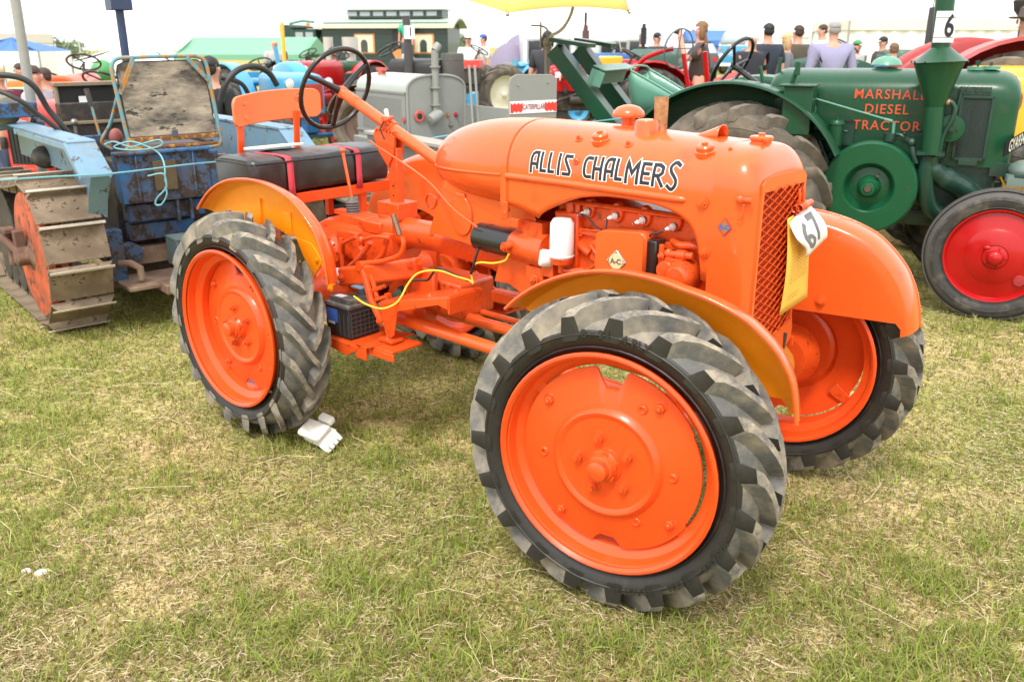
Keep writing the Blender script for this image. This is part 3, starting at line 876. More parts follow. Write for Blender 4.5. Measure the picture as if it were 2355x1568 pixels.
b.v = [(x, y, z - .018 * ((y + .055) / .05) ** 2 if z < 1.294 else z) for x, y, z in b.v]
b.build("hood_dome_cap", ORANGE, TR, smooth=40)
b = MB(); b.cyl((1.562, .0, 1.28), (1.560, .0, 1.402), .0205, .0225, n=28, cap=False); b.cyl((1.562, .0, 1.28), (1.560, .0, 1.402), .018, .0205, n=28, cap=False)
b.loft([[(1.560 + r * math.cos(a * PI / 14), r * math.sin(a * PI / 14), 1.402) for a in range(28)] for r in (.0205, .0225)], True, False); b.build("exhaust_pipe", BRASS, TR, smooth=40)
b = MB(); sc = []
for i in range(9):
    t = i / 8; x = 1.69 + .09 * t; h = .004 + .036 * t ** 1.1; wd = .020 + .014 * t
    sc.append([(x, .0 + wd * math.cos(PI * k / 12), 1.290 - .012 * t * 0 + h * math.sin(PI * k / 12) ** .7) for k in range(13)])
b.loft(sc, closed=False); b.build("hood_scoop", ORANGE, TR, smooth=60, solid=.003)
for x, z, big in ((1.345, 1.268, 0), (1.425, 1.272, 1), (1.535, 1.264, 0), (1.795, 1.262, 1), (1.87, 1.266, 0), (1.368, 1.206, 0)):
    p, nn = hood_point(x, z); b = MB()
    if big:
        u = (nn + Vector((0, 0, 1.2))).normalized()
        b.lathe([(.030, -.012), (.030, .002), (.026, .004), (.026, .016), (.022, .020), (.010, .022), (.010, .028), (.004, .030), (.001, .030)], p, u, n=24)
        b.build("manifold_cap", ORANGE, TR, smooth=35)
    else:
        b.cyl(p, p + nn * .004, .014, .012, n=18); b.hexbolt(p + nn * .003, nn, .0075, .008, washer=False); b.build("hood_bolt", ORANGE, TR, smooth=35)
for p, r in (((1.832, -.193, 1.128), .013), ((1.850, -.193, .985), .012)):
    b = MB(); b.hexbolt(p, (0, -1, 0), r, .010); b.build("shell_bolt", ORANGE, TR, smooth=30)
b = MB(); b.cyl((1.945, -.19, 1.148), (1.985, -.192, 1.150), .009, n=12); b.ball((1.95, -.196, 1.150), .013, n=10); b.tube([(1.962, -.196, 1.14), (1.963, -.198, 1.11), (1.958, -.198, 1.097), (1.946, -.198, 1.095)], .003, n=6); b.build("drain_cock", ORANGE_C, TR)
# diamond badge on shell side
b = MB(); b.prism([(-.022, 0), (0, -.027), (.022, 0), (0, .027)], (1.909, -.1935, 1.066), (1, 0, 0), (0, 0, 1), .002); b.build("diamond_badge", mat("badge_red_border", (.5, .03, .03), .3), TR)
b = MB(); b.prism([(-.018, 0), (0, -.022), (.018, 0), (0, .022)], (1.909, -.1952, 1.066), (1, 0, 0), (0, 0, 1), .002); b.build("badge_centre", mat("badge_dull_gold", (.34, .17, .06), .4, metal=.3), TR)
letters("A-C", (1.909, -.1968, 1.066), (1, 0, 0), (0, 0, 1), .020, INK_B, TR, bold=.001, name="badge_lettering")

# --- side name in outlined letters drawn with strokes and wrapped round the hood
LET = {
 'A': [[(0, 0), (0, .72), (.10, .93), (.28, 1), (.58, 1), (.58, .22)], [(0, .42), (.58, .42)]],
 'L': [[(0, 1), (0, .10), (.50, .10)]],
 'I': [[(0, 1), (0, .02)]],
 'S': [[(.60, .95), (.14, .95), (.10, .80), (.56, .22), (.50, .06), (.02, .06)]],
 'C': [[(.60, .96), (.22, .96), (.04, .80), (0, .5), (.04, .2), (.22, .06), (.60, .06)]],
 'H': [[(0, 1), (0, 0)], [(.55, 1), (.55, 0)], [(0, .48), (.55, .48)]],
 'M': [[(0, 0), (0, 1), (.36, .45), (.72, 1), (.72, 0)]],
 'E': [[(.55, .94), (0, .94), (0, .06), (.55, .06)], [(0, .50), (.50, .50)]],
 'R': [[(0, 0), (0, .94), (.34, .94), (.54, .84), (.54, .60), (.34, .46), (0, .46)], [(.24, .46), (.60, 0)]],
 'Z': [[(.60, .96), (.34, 1.06), (.12, .90), (.16, .68), (.50, .36), (.52, .10), (.30, -.10), (.04, .04)]],
}
def ribbon(b, pts, w, mp, mi=0):
    """flat stroke of width w along pts, mitred, mapped by mp(u, v)"""
    fine = []
    for (a, c) in zip(pts, pts[1:]):
        k = max(1, int((Vector(c) - Vector(a)).length / .008))
        for i in range(k): fine.append(Vector(a).lerp(Vector(c), i / k))
    fine.append(Vector(pts[-1]))
    P = fine; L, Rr = [], []
    for i, p in enumerate(P):
        d0 = (P[i] - P[i - 1]).normalized() if i else None; d1 = (P[i + 1] - P[i]).normalized() if i < len(P) - 1 else None
        if d0 is None: d0 = d1
        if d1 is None: d1 = d0
        n0, n1 = Vector((-d0.y, d0.x)), Vector((-d1.y, d1.x)); m = (n0 + n1)
        m = m.normalized() if m.length > .1 else n0
        k = min(1.8, 1 / max(.4, m.dot(n0))); q = Vector(p)
        if i == 0: q = q - d0 * w * .42
        if i == len(P) - 1: q = q + d1 * w * .42
        L.append(q + m * w * .5 * k); Rr.append(q - m * w * .5 * k)
    vs = [mp(p.x, p.y) for p in L] + [mp(p.x, p.y) for p in Rr]; n = len(L)
    b.add(vs, [(i, i + 1, n + i + 1, n + i) for i in range(n - 1)], mi)
def side_name():
    um = dict(A=.58, L=.5, I=1, S=.6, C=.6, H=.55, M=.72, E=.55, R=.60, Z=.56)
    items = [('A', 1.188, .026), ('L', 1.2297, .018), ('L', 1.2633, .018), ('I', 1.3027, 0), ('S', 1.321, .030), ('C', 1.405, .0255), ('H', 1.442, .027), ('A', 1.486, .0256), ('L', 1.5267, .019), ('M', 1.564, .039), ('E', 1.6197, .025), ('R', 1.660, .032), ('Z', 1.708, .031)]
    H, z0 = .061, 1.158
    for wdt, off, mt, nm in ((.0163, .0004, WHITE, "name_outline"), (.0102, .0012, INK, "name_letter")):
        for k, (ch, x0, wd) in enumerate(items):
            b = MB(); q = 1.0 if ch != 'Z' else 1.05; sc = wd / um[ch]
            def mp(u, v):
                x = x0 + u; p, n = hood_point(x, z0 + v + (x - 1.188) * .004)
                return p + n * (off + k * .00002)
            for st in LET[ch]:
                pts = [(u * sc, v * H * q) for u, v in st]
                if ch in 'CSAZR' and len(pts) > 3:
                    cp = [(p.x, p.y) for p in crom([(x_, y_, 0) for x_, y_ in pts], 4)]; pts = [pts[0]] + cp[1:] if ch in 'CZ' else pts
                ribbon(b, pts, wdt, mp)
            b.build(nm, mt, TR, smooth=0)
side_name()

# --- engine
b = MB(); b.box((1.53, 0, .84), (.60, .24, .26)); b.box((1.53, 0, 1.01), (.58, .21, .09)); b.box((1.53, 0, .70), (.50, .18, .10), top=1.1)
b.box((1.54, -.115, 1.062), (.56, .03, .016)); b.box((1.30, -.10, .93), (.10, .08, .20)); b.build("engine_block", ORANGE_C, TR, bevel=.008)
b = MB()
for x in (1.375, 1.485, 1.59, 1.70): b.loft([[(x + r * math.cos(k * PI / 8), -y, 1.045 + r * 1.3 * math.sin(k * PI / 8)) for k in range(16)] for y, r in ((.10, .028), (.118, .024), (.120, .016))])
b.tube([(1.30, -.12, 1.06), (1.31, -.12, .99), (1.33, -.12, .93), (1.40, -.13, .90)], .016, n=10); b.tube([(1.33, -.115, 1.07), (1.335, -.118, 1.0), (1.35, -.12, .95)], .011, n=10)
b.tube([(1.40, -.135, .93), (1.435, -.145, .905), (1.43, -.145, .87), (1.40, -.14, .85), (1.38, -.14, .845)], .006, n=8)
b.lathe([(.001, .012), (.035, .012), (.045, 0)], (1.42, -.12, .91), (0, -1, 0), n=24); b.hexbolt((1.42, -.132, .91), (0, -1, 0), .008, .008)
b.tube([(1.70, -.10, 1.075), (1.76, -.105, 1.05), (1.80, -.11, 1.00)], .014, n=10)
b.box((1.52, -.125, .97), (.52, .012, .02)); b.tube([(1.36, -.13, .975), (1.45, -.135, .985), (1.5, -.135, .975)], .004, n=6)
b.build("cylinder_head_details", ORANGE_C, TR, bevel=.002)
for i, (x, z) in enumerate(((1.378, 1.037), (1.488, 1.037), (1.592, 1.036), (1.702, 1.030))):
    sp = part("spark_plug", TR, (x, -.118, z), (0, 0, 0)); ax = Vector((-.35, -.9, -.18)).normalized()
    b = MB(); b.cyl(V(0, 0, 0), ax * .012, .0115, n=6); b.lathe([(.0075, .012), (.0075, .016), (.0065, .017), (.0075, .020), (.0065, .023), (.0075, .026), (.005, .030), (.0035, .038)], (0, 0, 0), ax, n=14); b.build("insulator", WHITE, sp)
    b = MB(); b.cyl(V(0, 0, 0) - ax * .004, ax * .005, .014, n=16); b.cyl(ax * .036, ax * .044, .0035, n=8); b.build("plug_base", CHROME, sp)
b = MB()
b.tube(crom([(1.365, -.150, 1.032), (1.40, -.158, 1.028), (1.43, -.16, 1.005), (1.465, -.165, .992)], 6), .0032, n=6)
b.tube(crom([(1.474, -.150, 1.028), (1.475, -.155, 1.01), (1.476, -.16, .99)], 5), .0032, n=6)
b.tube(crom([(1.688, -.150, 1.022), (1.67, -.158, 1.012), (1.65, -.165, 1.006), (1.64, -.165, .992)], 5), .0035, n=6)
b.build("ignition_lead", BLACK, TR)
# bent sheet cover with diamond badge
cov = [(-.185 + 0, .84), (-.185, .975)] + [(-.185 + .022 - .022 * math.cos(a * PI / 16), .975 + .022 * math.sin(a * PI / 16)) for a in range(1, 9)] + [(-.13, .9975)]
b = MB(); b.loft([[(x, y, z) for y, z in cov] for x in (1.470, 1.645)], closed=False)
b2 = MB(); ptsx = []
prof = []
for i in range(7): a = PI / 2 * i / 6; prof.append((1.470 + .018 - .018 * math.cos(a), .980 + .018 * math.sin(a)))
for i in range(7): a = PI / 2 * (1 - i / 6); prof.append((1.645 - .018 + .018 * math.cos(a), .992 + .018 * math.sin(a)))
rings = [[(1.470, y, .84)] + [(x, y, z) for x, z in prof] + [(1.645, y, .84)] for y in (-.200, -.125)]
b2.loft(rings, closed=False)
front = [(1.470, .84)] + prof + [(1.645, .84)]
b2.prism(front, (0, -.2005, 0), (1, 0, 0), (0, 0, 1), .003)
cover = b2.build("magneto_cover", ORANGE, TR, smooth=35, solid=.003)
b = MB(); b.prism([(-.037, 0), (0, -.037), (.037, 0), (0, .037)], (1.552, -.2045, .912), (1, 0, 0), (0, 0, 1), .004); b.build("cover_badge", CHROME, TR, bevel=.001)
b = MB()
pts = [((.0235 + (.0015 if k % 2 else 0)) * math.cos(PI * k / 24), (.0235 + (.0015 if k % 2 else 0)) * math.sin(PI * k / 24)) for k in range(48)]
b.prism(pts, (1.552, -.2072, .912), (1, 0, 0), (0, 0, 1), .003); b.build("badge_medallion", mat("cream_badge_enamel", (.72, .55, .30), .35), TR)
letters("A-C", (1.552, -.2095, .912), (1, 0, 0), (0, 0, 1), .023, mat("badge_grey_letters", (.12, .12, .12), .4), TR, bold=.0012, name="cover_badge_lettering")
b = MB(); 
for s in (-1, 1): b.ball((1.552 + s * .031, -.208, .912), .0028, n=8)
b.build("badge_screw", CHROME, TR)
# magneto / governor cluster to the right, black magneto body
b = MB(); b.lathe([(.001, 0), (.038, .002), (.042, .02), (.042, .06), (.036, .065)], (1.655, -.165, .925), (0, 1, 0), n=24); b.box((1.66, -.15, .93), (.04, .06, .12)); b.build("magneto", BLACK, TR, bevel=.006)
b = MB()
b.lathe([(.001, -.055), (.030, -.052), (.046, -.03), (.050, 0), (.050, .03), (.03, .05)], (1.765, -.155, .895), (0, 1, 0), n=28)
b.lathe([(.001, -.04), (.028, -.038), (.034, -.02), (.034, .03)], (1.715, -.15, .905), (0, 1, 0), n=22)
b.cyl((1.72, -.165, .955), (1.80, -.165, .96), .011, n=12); b.cyl((1.745, -.165, .956), (1.775, -.165, .958), .016, n=14); b.ball((1.715, -.165, .955), .016, n=10)
b.box((1.74, -.155, .93), (.06, .05, .03)); b.cyl((1.69, -.165, .90), (1.69, -.165, .98), .009, n=10); b.hexbolt((1.70, -.185, .948), (0, -1, 0), .008, .008)
b.tube(crom([(1.70, -.12, .985), (1.74, -.14, .98), (1.78, -.14, .985), (1.82, -.12, .97)], 5), .012, n=10); b.ball((1.80, -.12, .975), (.03, .02, .02), n=10)
b.build("governor_housing", ORANGE_C, TR, bevel=.003)
b = MB(); b.lathe([(.010, -.02), (.040, -.015), (.041, .01), (.040, .10), (.030, .115), (.012, .117), (.001, .117)], (1.312, -.175, .898), (0, 0, 1), n=32)
b.lathe([(.042, -.012), (.0435, -.008), (.042, -.004)], (1.312, -.175, .898), (0, 0, 1), n=32); b.build("oil_filter", WHITE, TR, smooth=40)
b = MB(); b.lathe([(.020, -.040), (.036, -.036), (.040, -.020), (.040, -.012)], (1.312, -.175, .898), (0, 0, 1), n=28); b.cyl((1.312, -.175, .83), (1.312, -.175, .87), .012, n=12); b.tube([(1.312, -.175, .84), (1.33, -.165, .835), (1.38, -.14, .845)], .008, n=8); b.build("filter_base", ORANGE_C, TR)
b = MB(); b.lathe([(.001, .024), (.026, .022), (.030, .016), (.030, -.016), (.026, -.022), (.001, -.022)], (1.255, -.185, .872), (-.55, -.8, .12), n=28); b.build("breather_cap", WHITE, TR, smooth=40)
# starter: black barrel and orange nose
AX = Vector((1, .02, -.035)).normalized(); s0 = Vector((.905, -.150, .895))
b = MB(); b.lathe([(.001, 0), (.044, .002), (.050, .010), (.0505, .055), (.052, .057), (.052, .062), (.0505, .064), (.0505, .185), (.046, .19)], s0, AX, n=36); b.build("starter_barrel", BLACK, TR, smooth=35)
b = MB(); b.lathe([(.049, 0), (.053, .006), (.054, .08), (.060, .12), (.058, .15), (.001, .152)], s0 + AX * .175, AX, n=32); b.cyl(s0 + AX * .20 + Vector((0, -.045, .012)), s0 + AX * .19 + Vector((0, -.075, .004)), .015, n=14); b.hexbolt(s0 + AX * .19 + Vector((0, -.072, .004)), (-.2, -1, -.1), .012, .010)
b.build("starter_nose", ORANGE_C, TR, smooth=35)
# flywheel housing and clutch cover, bolt box
b = MB()
hp = [(.98, .735), (1.02, .86), (1.10, .90), (1.17, .93), (1.24, .93), (1.30, .90), (1.30, .60), (1.22, .63), (1.13, .705), (1.05, .738)]
b.prism(hp, (0, 0, 0), (1, 0, 0), (0, 0, 1), .29); b.box((1.195, -.16, .785), (.075, .03, .09)); b.hexbolt((1.195, -.178, .785), (0, -1, 0), .014, .012); b.box((1.235, -.155, .72), (.08, .04, .14)); b.box((1.255, -.165, .83), (.05, .03, .05))
b.box((1.16, -.13, .955), (.10, .05, .05)); b.cyl((1.14, -.15, .93), (1.14, -.165, .93), .012, n=10)
b.build("clutch_housing", ORANGE_C, TR, bevel=.008)
# torque tube, pedestal plates, oval cover
b = MB(); b.loft([[(x, r * 1.0 * math.cos(k * PI / 12), zc + r * math.sin(k * PI / 12)) for k in range(24)] for x, r, zc in ((.33, .075, .80), (.40, .062, .81), (.55, .060, .815), (.85, .064, .80), (1.0, .085, .785), (1.08, .12, .78))]); b.build("torque_tube", ORANGE_C, TR, smooth=50)
b = MB()
pl = [(.625, .868), (.640, .90), (.735, 1.115), (.80, 1.10), (1.12, 1.05), (1.17, .965), (1.13, .93), (1.02, .90), (.98, .835)]
for s in (-1, 1): b.prism(pl, (0, s * .125, 0), (1, 0, 0), (0, 0, 1), .005)
b.prism([(0, .868), (0, .90), (.235, 1.115), (.24, 1.11)], (.635, 0, 0), (.42, 0, 0), (0, 0, 1), .24)
b.box((.81, 0, .867), (.36, .25, .008)); b.build("tank_pedestal", ORANGE, TR, bevel=.002)
b = MB(); b.prism([(.052 * math.cos(k * PI / 20), .075 * math.sin(k * PI / 20)) for k in range(40)], (.808, -.131, .955), (1, 0, .04), (-.06, 0, 1), .010)
b.prism([(-.022, .068), (.024, .066), (.022, .082), (-.020, .083)], (.808, -.134, .955), (1, 0, .04), (-.06, 0, 1), .006); b.build("oval_cover", ORANGE, TR, bevel=.003)
for x, z in ((.64, .86), (.905, .853), (1.03, 1.005)):
    b = MB(); b.hexbolt((x, -.128, z), (0, -1, 0), .007, .006); b.build("pedestal_bolt", ORANGE_C, TR)

# --- steering
SA = Vector((.62, 0, -.262)).normalized(); H0 = Vector((-.015, 0, 1.362))
b = MB(); b.cyl(H0, H0 + SA * .70, .0235, n=24); b.lathe([(.018, -.015), (.026, -.008), (.026, .012), (.0235, .02)], H0, SA, n=24); b.build("steering_column", ORANGE, TR, smooth=40)
u_, w_, a_ = frame_from(SA); RC = H0 - SA * .046 + Vector((0, 0, -.006)); SR = .178
swp = part("steering_wheel", TR)
pts = []
for k in range(72):
    a = 2 * PI * k / 72; pts.append(RC + u_ * (SR * math.cos(a)) + w_ * (SR * math.sin(a)))
b = MB(); b.tube(pts, [.0100 + .0009 * (k % 2) for k in range(72)], n=12, closed=True); b.build("rim", BLACK, swp, smooth=60)
for k in range(3):
    a = 2 * PI * k / 3 + R(278)
    d = u_ * math.cos(a) + w_ * math.sin(a)
    b = MB(); b.tube([H0 + SA * .002, H0 - SA * .012 + d * .035, H0 - SA * .030 + d * .10, RC + d * SR], [.019, .0155, .0115, .0095], n=10); b.build("spoke", BLACK, swp, smooth=60)
b = MB(); b.lathe([(.001, -.024), (.018, -.022), (.024, -.012), (.026, .004), (.022, .012)], H0, SA, n=24); b.build("hub_boss", BLACK, swp, smooth=50)
# quadrant bracket, clamp, post
b = MB(); c0 = Vector((.285, 0, 1.235))
b.lathe([(.0235, -.02), (.030, -.018), (.030, .018), (.0235, .02)], c0, SA, n=20); b.box((.287, -.03, 1.262), (.03, .02, .035)); b.cyl((.30, -.05, 1.265), (.30, .0, 1.275), .008, n=10)
q = [(0, -.16), (-.055, -.10), (-.085, -.03), (-.06, .0), (.0, -.01), (.045, -.035), (.04, -.10)]
b.prism(q, (.285, -.018, 1.235), (1, 0, 0), (0, 0, 1), .016); b.prism([(a * .8, c * .85) for a, c in q], (.30, .02, 1.225), (1, 0, 0), (0, 0, 1), .014)
for k in range(7): b.box((.225 + .02 * k - .0, -.030, 1.222 + .004 * math.sin(k)), (.006, .008, .012))
b.build("steering_bracket", ORANGE_C, TR, bevel=.003)
b = MB(); b.cyl((.292, -.02, 1.265), (.288, -.024, 1.300), .009, n=12); b.ball((.288, -.024, 1.300), .010, n=10); b.build("throttle_knob", WHITE, TR)
b = MB(); b.tube(crom([(.30, -.05, 1.19), (.285, -.055, 1.23), (.30, -.05, 1.26)], 5), .003, n=6); b.build("brake_cable", BLACK_M, TR)
b = MB(); b.box((.305, 0, 1.02), (.055, .035, .27)); b.box((.305, 0, .90), (.13, .11, .07)); b.box((.300, -.0, .865), (.09, .12, .03)); b.build("steering_post", ORANGE_C, TR, bevel=.004)
for z in (.96, 1.0): b = MB(); b.ball((.305, -.020, z), .004, n=8); b.build("post_rivet", BLACK_M, TR)
b = MB(); b.tube(crom([(.205, -.045, 1.175), (.24, -.05, 1.165), (.60, -.115, 1.068), (.82, -.19, .99), (.95, -.20, .94)], 6), .0042, n=6); b.build("throttle_rod", ORANGE, TR)

# --- transmission, axles, levers
b = MB()
b.loft([[(x, hw * math.copysign(abs(math.cos(a)) ** .55, math.cos(a)), zc + hh * math.copysign(abs(math.sin(a)) ** .6, math.sin(a))) for a in [k * PI / 14 for k in range(28)]] for x, hw, hh, zc in
        ((-.20, .08, .08, .62), (-.17, .13, .15, .64), (-.08, .15, .18, .65), (.06, .15, .18, .66), (.14, .135, .165, .68), (.22, .11, .14, .72), (.30, .10, .12, .76), (.36, .09, .10, .79))])
b.box((.12, -.04, .83), (.16, .12, .06)); b.lathe([(.06, -.03), (.055, 0), (.04, .012)], (.055, -.02, .835), (0, 0, 1), n=24); b.box((.24, -.03, .83), (.14, .15, .05)); b.box((.15, -.14, .75), (.14, .03, .12))
b.lathe([(.001, .03), (.06, .028), (.075, .01), (.08, -.02)], (.03, -.15, .70), (0, -1, 0), n=26)
b.build("transmission_housing", ORANGE_C, TR, bevel=.006, smooth=45)
for s in (-1, 1):
    b = MB(); b.lathe([(.115, .10), (.10, .16), (.07, .22), (.062, .30), (.062, .42), (.075, .44), (.075, .47)], (0, 0, RT + .06), (0, s, 0), n=26); b.cyl((0, s * .43, RT), (0, s * .50, RT), .07, n=20); b.box((0, s * .445, RT + .06), (.16, .03, .22)); b.build("rear_axle_housing", ORANGE_C, TR, bevel=.004, smooth=40)
for k in range(12):
    b = MB(); a = 2 * PI * k / 12 + .2; b.hexbolt((.03 + .068 * math.cos(a), -.168, .70 + .068 * math.sin(a)), (0, -1, 0), .006, .005, washer=False); b.build("cover_bolt", ORANGE_C, TR)
b = MB(); b.lathe([(.016, .0), (.028, .004), (.028, .012)] + [(.026 + .005 * (k % 2), .014 + .0055 * k) for k in range(13)] + [(.018, .088), (.014, .094), (.001, .095)], (.055, -.035, .83), (-.06, 0, 1), n=24); b.build("lever_gaiter", mat("grey_rubber_gaiter", (.10, .10, .095), .6, var=.2), TR, smooth=30)
b = MB(); b.tube(crom([(.050, -.035, .915), (.030, -.033, 1.0), (.004, -.03, 1.10), (.0, -.03, 1.118)], 5), .0068, n=10); b.ball((0, -.03, 1.122), .0115, n=12); b.build("gear_lever", ORANGE, TR, smooth=60)
# left frame rail, links and brake crank
b = MB()
b.loft([[(x, y + dy, z + dz) for dy, dz in ((-.022, -.040), (.022, -.040), (.022, .040), (-.022, .040))] for x, y, z in ((.27, -.29, .66), (.42, -.27, .69), (.60, -.16, .73))]); b.build("side_casting", ORANGE_C, TR, bevel=.012, bseg=3)
for c_ in ((.30, -.313, .665), (.58, -.19, .735), (.62, -.17, .75)): b = MB(); b.hexbolt(c_, (0, -1, 0), .0115, .010); b.build("casting_bolt", ORANGE_C, TR)
b = MB(); b.tube(crom([(.605, -.25, .865), (.612, -.25, .835), (.585, -.25, .79), (.50, -.26, .755), (.42, -.27, .735), (.395, -.28, .72)], 5), .0105, n=10); b.cyl((.395, -.30, .725), (.395, -.24, .72), .020, n=14)
b.tube([(.398, -.285, .72), (.43, -.29, .66), (.455, -.295, .60), (.52, -.30, .52)], .015, n=8); b.tube([(.415, -.27, .73), (.455, -.275, .655), (.475, -.28, .61)], .010, n=8)
b.cyl((.46, -.285, .635), (.515, -.27, .66), .0085, n=8); b.cyl((.475, -.285, .60), (.53, -.27, .62), .0085, n=8); b.box((.53, -.27, .622), (.02, .02, .02)); b.hexbolt((.515, -.305, .525), (0, -1, 0), .012, .01)
b.build("brake_crank", ORANGE_C, TR, smooth=45)
b = MB(); b.cyl((.592, -.25, .87), (.560, -.25, .945), .0125, .011, n=16); b.cyl((.574, -.25, .912), (.570, -.25, .922), .0135, n=16); b.build("lever_handle_tube", mat("bronze_handle", (.25, .16, .10), .35, metal=.8), TR)
b = MB()
b.tube(crom([(.30, -.20, .80), (.40, -.21, .83), (.50, -.22, .84)], 4), .008, n=8); b.tube([(.18, -.18, .66), (.28, -.2, .72), (.36, -.2, .80)], .012, n=8); b.tube([(.14, -.17, .72), (.18, -.2, .77), (.27, -.2, .81)], .009, n=8); b.tube([(.34, -.19, .69), (.42, -.19, .76), (.45, -.19, .83)], .012, n=8)
b.cyl((.13, -.17, .56), (.13, -.17, .78), .01, n=8); b.ball((.30, -.2, .80), .016, n=10); b.box((.43, -.17, .83), (.05, .03, .02)); b.cyl((.25, -.16, .73), (.25, -.185, .73), .035, n=20)
b.build("brake_linkage", ORANGE_C, TR, bevel=.001)
# opposite side pedals
b = MB(); b.tube(crom([(.42, .14, .85), (.40, .15, .93), (.43, .16, .98), (.48, .16, .97), (.50, .16, .90), (.56, .16, .80)], 6), .0085, n=8); b.cyl((.40, .10, .80), (.44, .2, .80), .03, n=16); b.box((.50, .18, .84), (.10, .08, .008)); b.lathe([(.03, 0), (.034, .008), (.03, .012)], (.36, .15, .92), (0, -1, 0), n=20); b.build("clutch_pedal", ORANGE_C, TR, bevel=.001)
# platform plates
b = MB()
b.prism([(.315, .42), (.455, .40), (.52, .435), (.525, .452), (.46, .452), (.315, .455)], (0, -.43, 0), (1, 0, 0), (0, 0, 1), .006)
b.loft([[(x, y, z) for x, z in ((.315, .447), (.54, .447), (.60, .46), (.60, .468), (.54, .455), (.315, .455))] for y in (-.43, -.20)])
b.box((.62, -.33, .458), (.16, .16, .010)); b.box((.625, -.41, .440), (.17, .008, .028)); b.box((.54, -.425, .430), (.06, .010, .050))
b.build("battery_tray", ORANGE_C, TR, bevel=.002)
b = MB()
b.loft([[(x, y, z) for x, z in ((.56, .612), (.93, .700), (.93, .708), (.56, .620))] for y in (-.335, -.16)]); b.loft([[(x, y, z) for x, z in ((.90, .70), (.935, .703), (.935, .64), (.93, .64))] for y in (-.335, -.16)])
b.prism([(.56, .616), (.93, .704), (.93, .66), (.88, .668), (.66, .60), (.635, .50), (.60, .47), (.585, .50)], (0, -.337, 0), (1, 0, 0), (0, 0, 1), .006)
b.box((.605, -.33, .475), (.08, .06, .012)); b.hexbolt((.61, -.35, .48), (0, 0, 1), .010, .008); b.hexbolt((.78, -.28, .672), (0, 0, 1), .009, .006); b.hexbolt((.86, -.22, .69), (0, 0, 1), .009, .006)
b.build("step_plate", ORANGE_C, TR, bevel=.003)
b = MB()
b.loft([[(x, y, z) for x, z in ((.50, .51), (.84, .56), (.84, .568), (.50, .518))] for y in (.14, .32)]); b.loft([[(x, y, z) for x, z in ((.38, .60), (.62, .66), (.84, .55), (.84, .53), (.62, .63), (.38, .57))] for y in (.135, .143)]); b.box((.60, .25, .50), (.35, .2, .01)); b.hexbolt((.72, .22, .555), (0, 0, 1), .009, .006)
b.build("far_step_plate", ORANGE_C, TR, bevel=.003)
# drive shafts and frame tubes
for p0, p1, r, nm in (((.54, -.25, .535), (1.72, -.22, .49), .0245, "drag_link"), ((.44, -.055, .53), (1.70, -.03, .50), .023, "drive_shaft"), ((.50, .02, .54), (1.70, .05, .51), .012, "brake_rod")):
    b = MB(); b.cyl(p0, p1, r, n=18); b.ball(p0, r * 1.35, n=12); b.build(nm, ORANGE, TR, smooth=50)
b = MB(); b.box((.62, 0, .60), (.28, .20, .14)); b.box((1.0, .0, .63), (.30, .05, .05)); b.cyl((.45, -.12, .53), (.60, -.10, .53), .045, n=18); b.box((.60, -.13, .64), (.12, .03, .16)); b.build("transfer_gearbox", ORANGE_C, TR, bevel=.01)
b = MB(); b.cyl((LW, -.40, RT), (LW, .40, RT), .05, n=20); b.ball((LW, 0, RT), (.12, .11, .12), n=18); b.box((LW, 0, .60), (.16, .24, .10)); b.box((LW - .02, 0, .68), (.10, .18, .10)); b.build("front_axle", ORANGE_C, TR, smooth=40)
for s in (-1, 1):
    b = MB(); d = (math.sin(-ST) * s, math.cos(ST) * s, 0); c = (LW, s * .40, RT)
    b.lathe([(.05, -.05), (.085, -.035), (.092, -.02), (.092, .0), (.075, .010), (.06, .045)], c, d, n=28)
    for k in range(8): a = 2 * PI * k / 8; b.hexbolt(Vector(c) + Vector((.08 * math.cos(a), -s * .03, .08 * math.sin(a))), (0, -s, 0), .008, .007, washer=False)
    b.build("steering_knuckle", YFLANGE, TR, smooth=35)

# --- bench seat and backrest
def roundbox(b, c, d, r, n=5, puff=0.0, mi=0):
    """box with rounded edges as stacked superellipse rings"""
    hx, hy, hz = d[0] / 2, d[1] / 2, d[2] / 2; rings = []
    lv = [(-hz, r)] + [(-hz + r - r * math.cos(PI / 2 * i / n), r - r * math.sin(PI / 2 * i / n)) for i in range(1, n + 1)]
    lv = lv + [(hz - r + r * math.sin(PI / 2 * i / n), r - r * math.cos(PI / 2 * i / n)) for i in range(0, n + 1)]
    for z, ins in lv:
        ring = []; rr = r
        for q, (sx, sy) in enumerate(((1, 1), (-1, 1), (-1, -1), (1, -1))):
            for i in range(5):
                a = PI / 2 * (q + i / 4); ring.append((c[0] + sx * (hx - rr) + (rr - ins) * math.cos(a), c[1] + sy * (hy - rr) + (rr - ins) * math.sin(a), c[2] + z))
        rings.append(ring)
    b.loft(rings, True, True, mi)
    return b
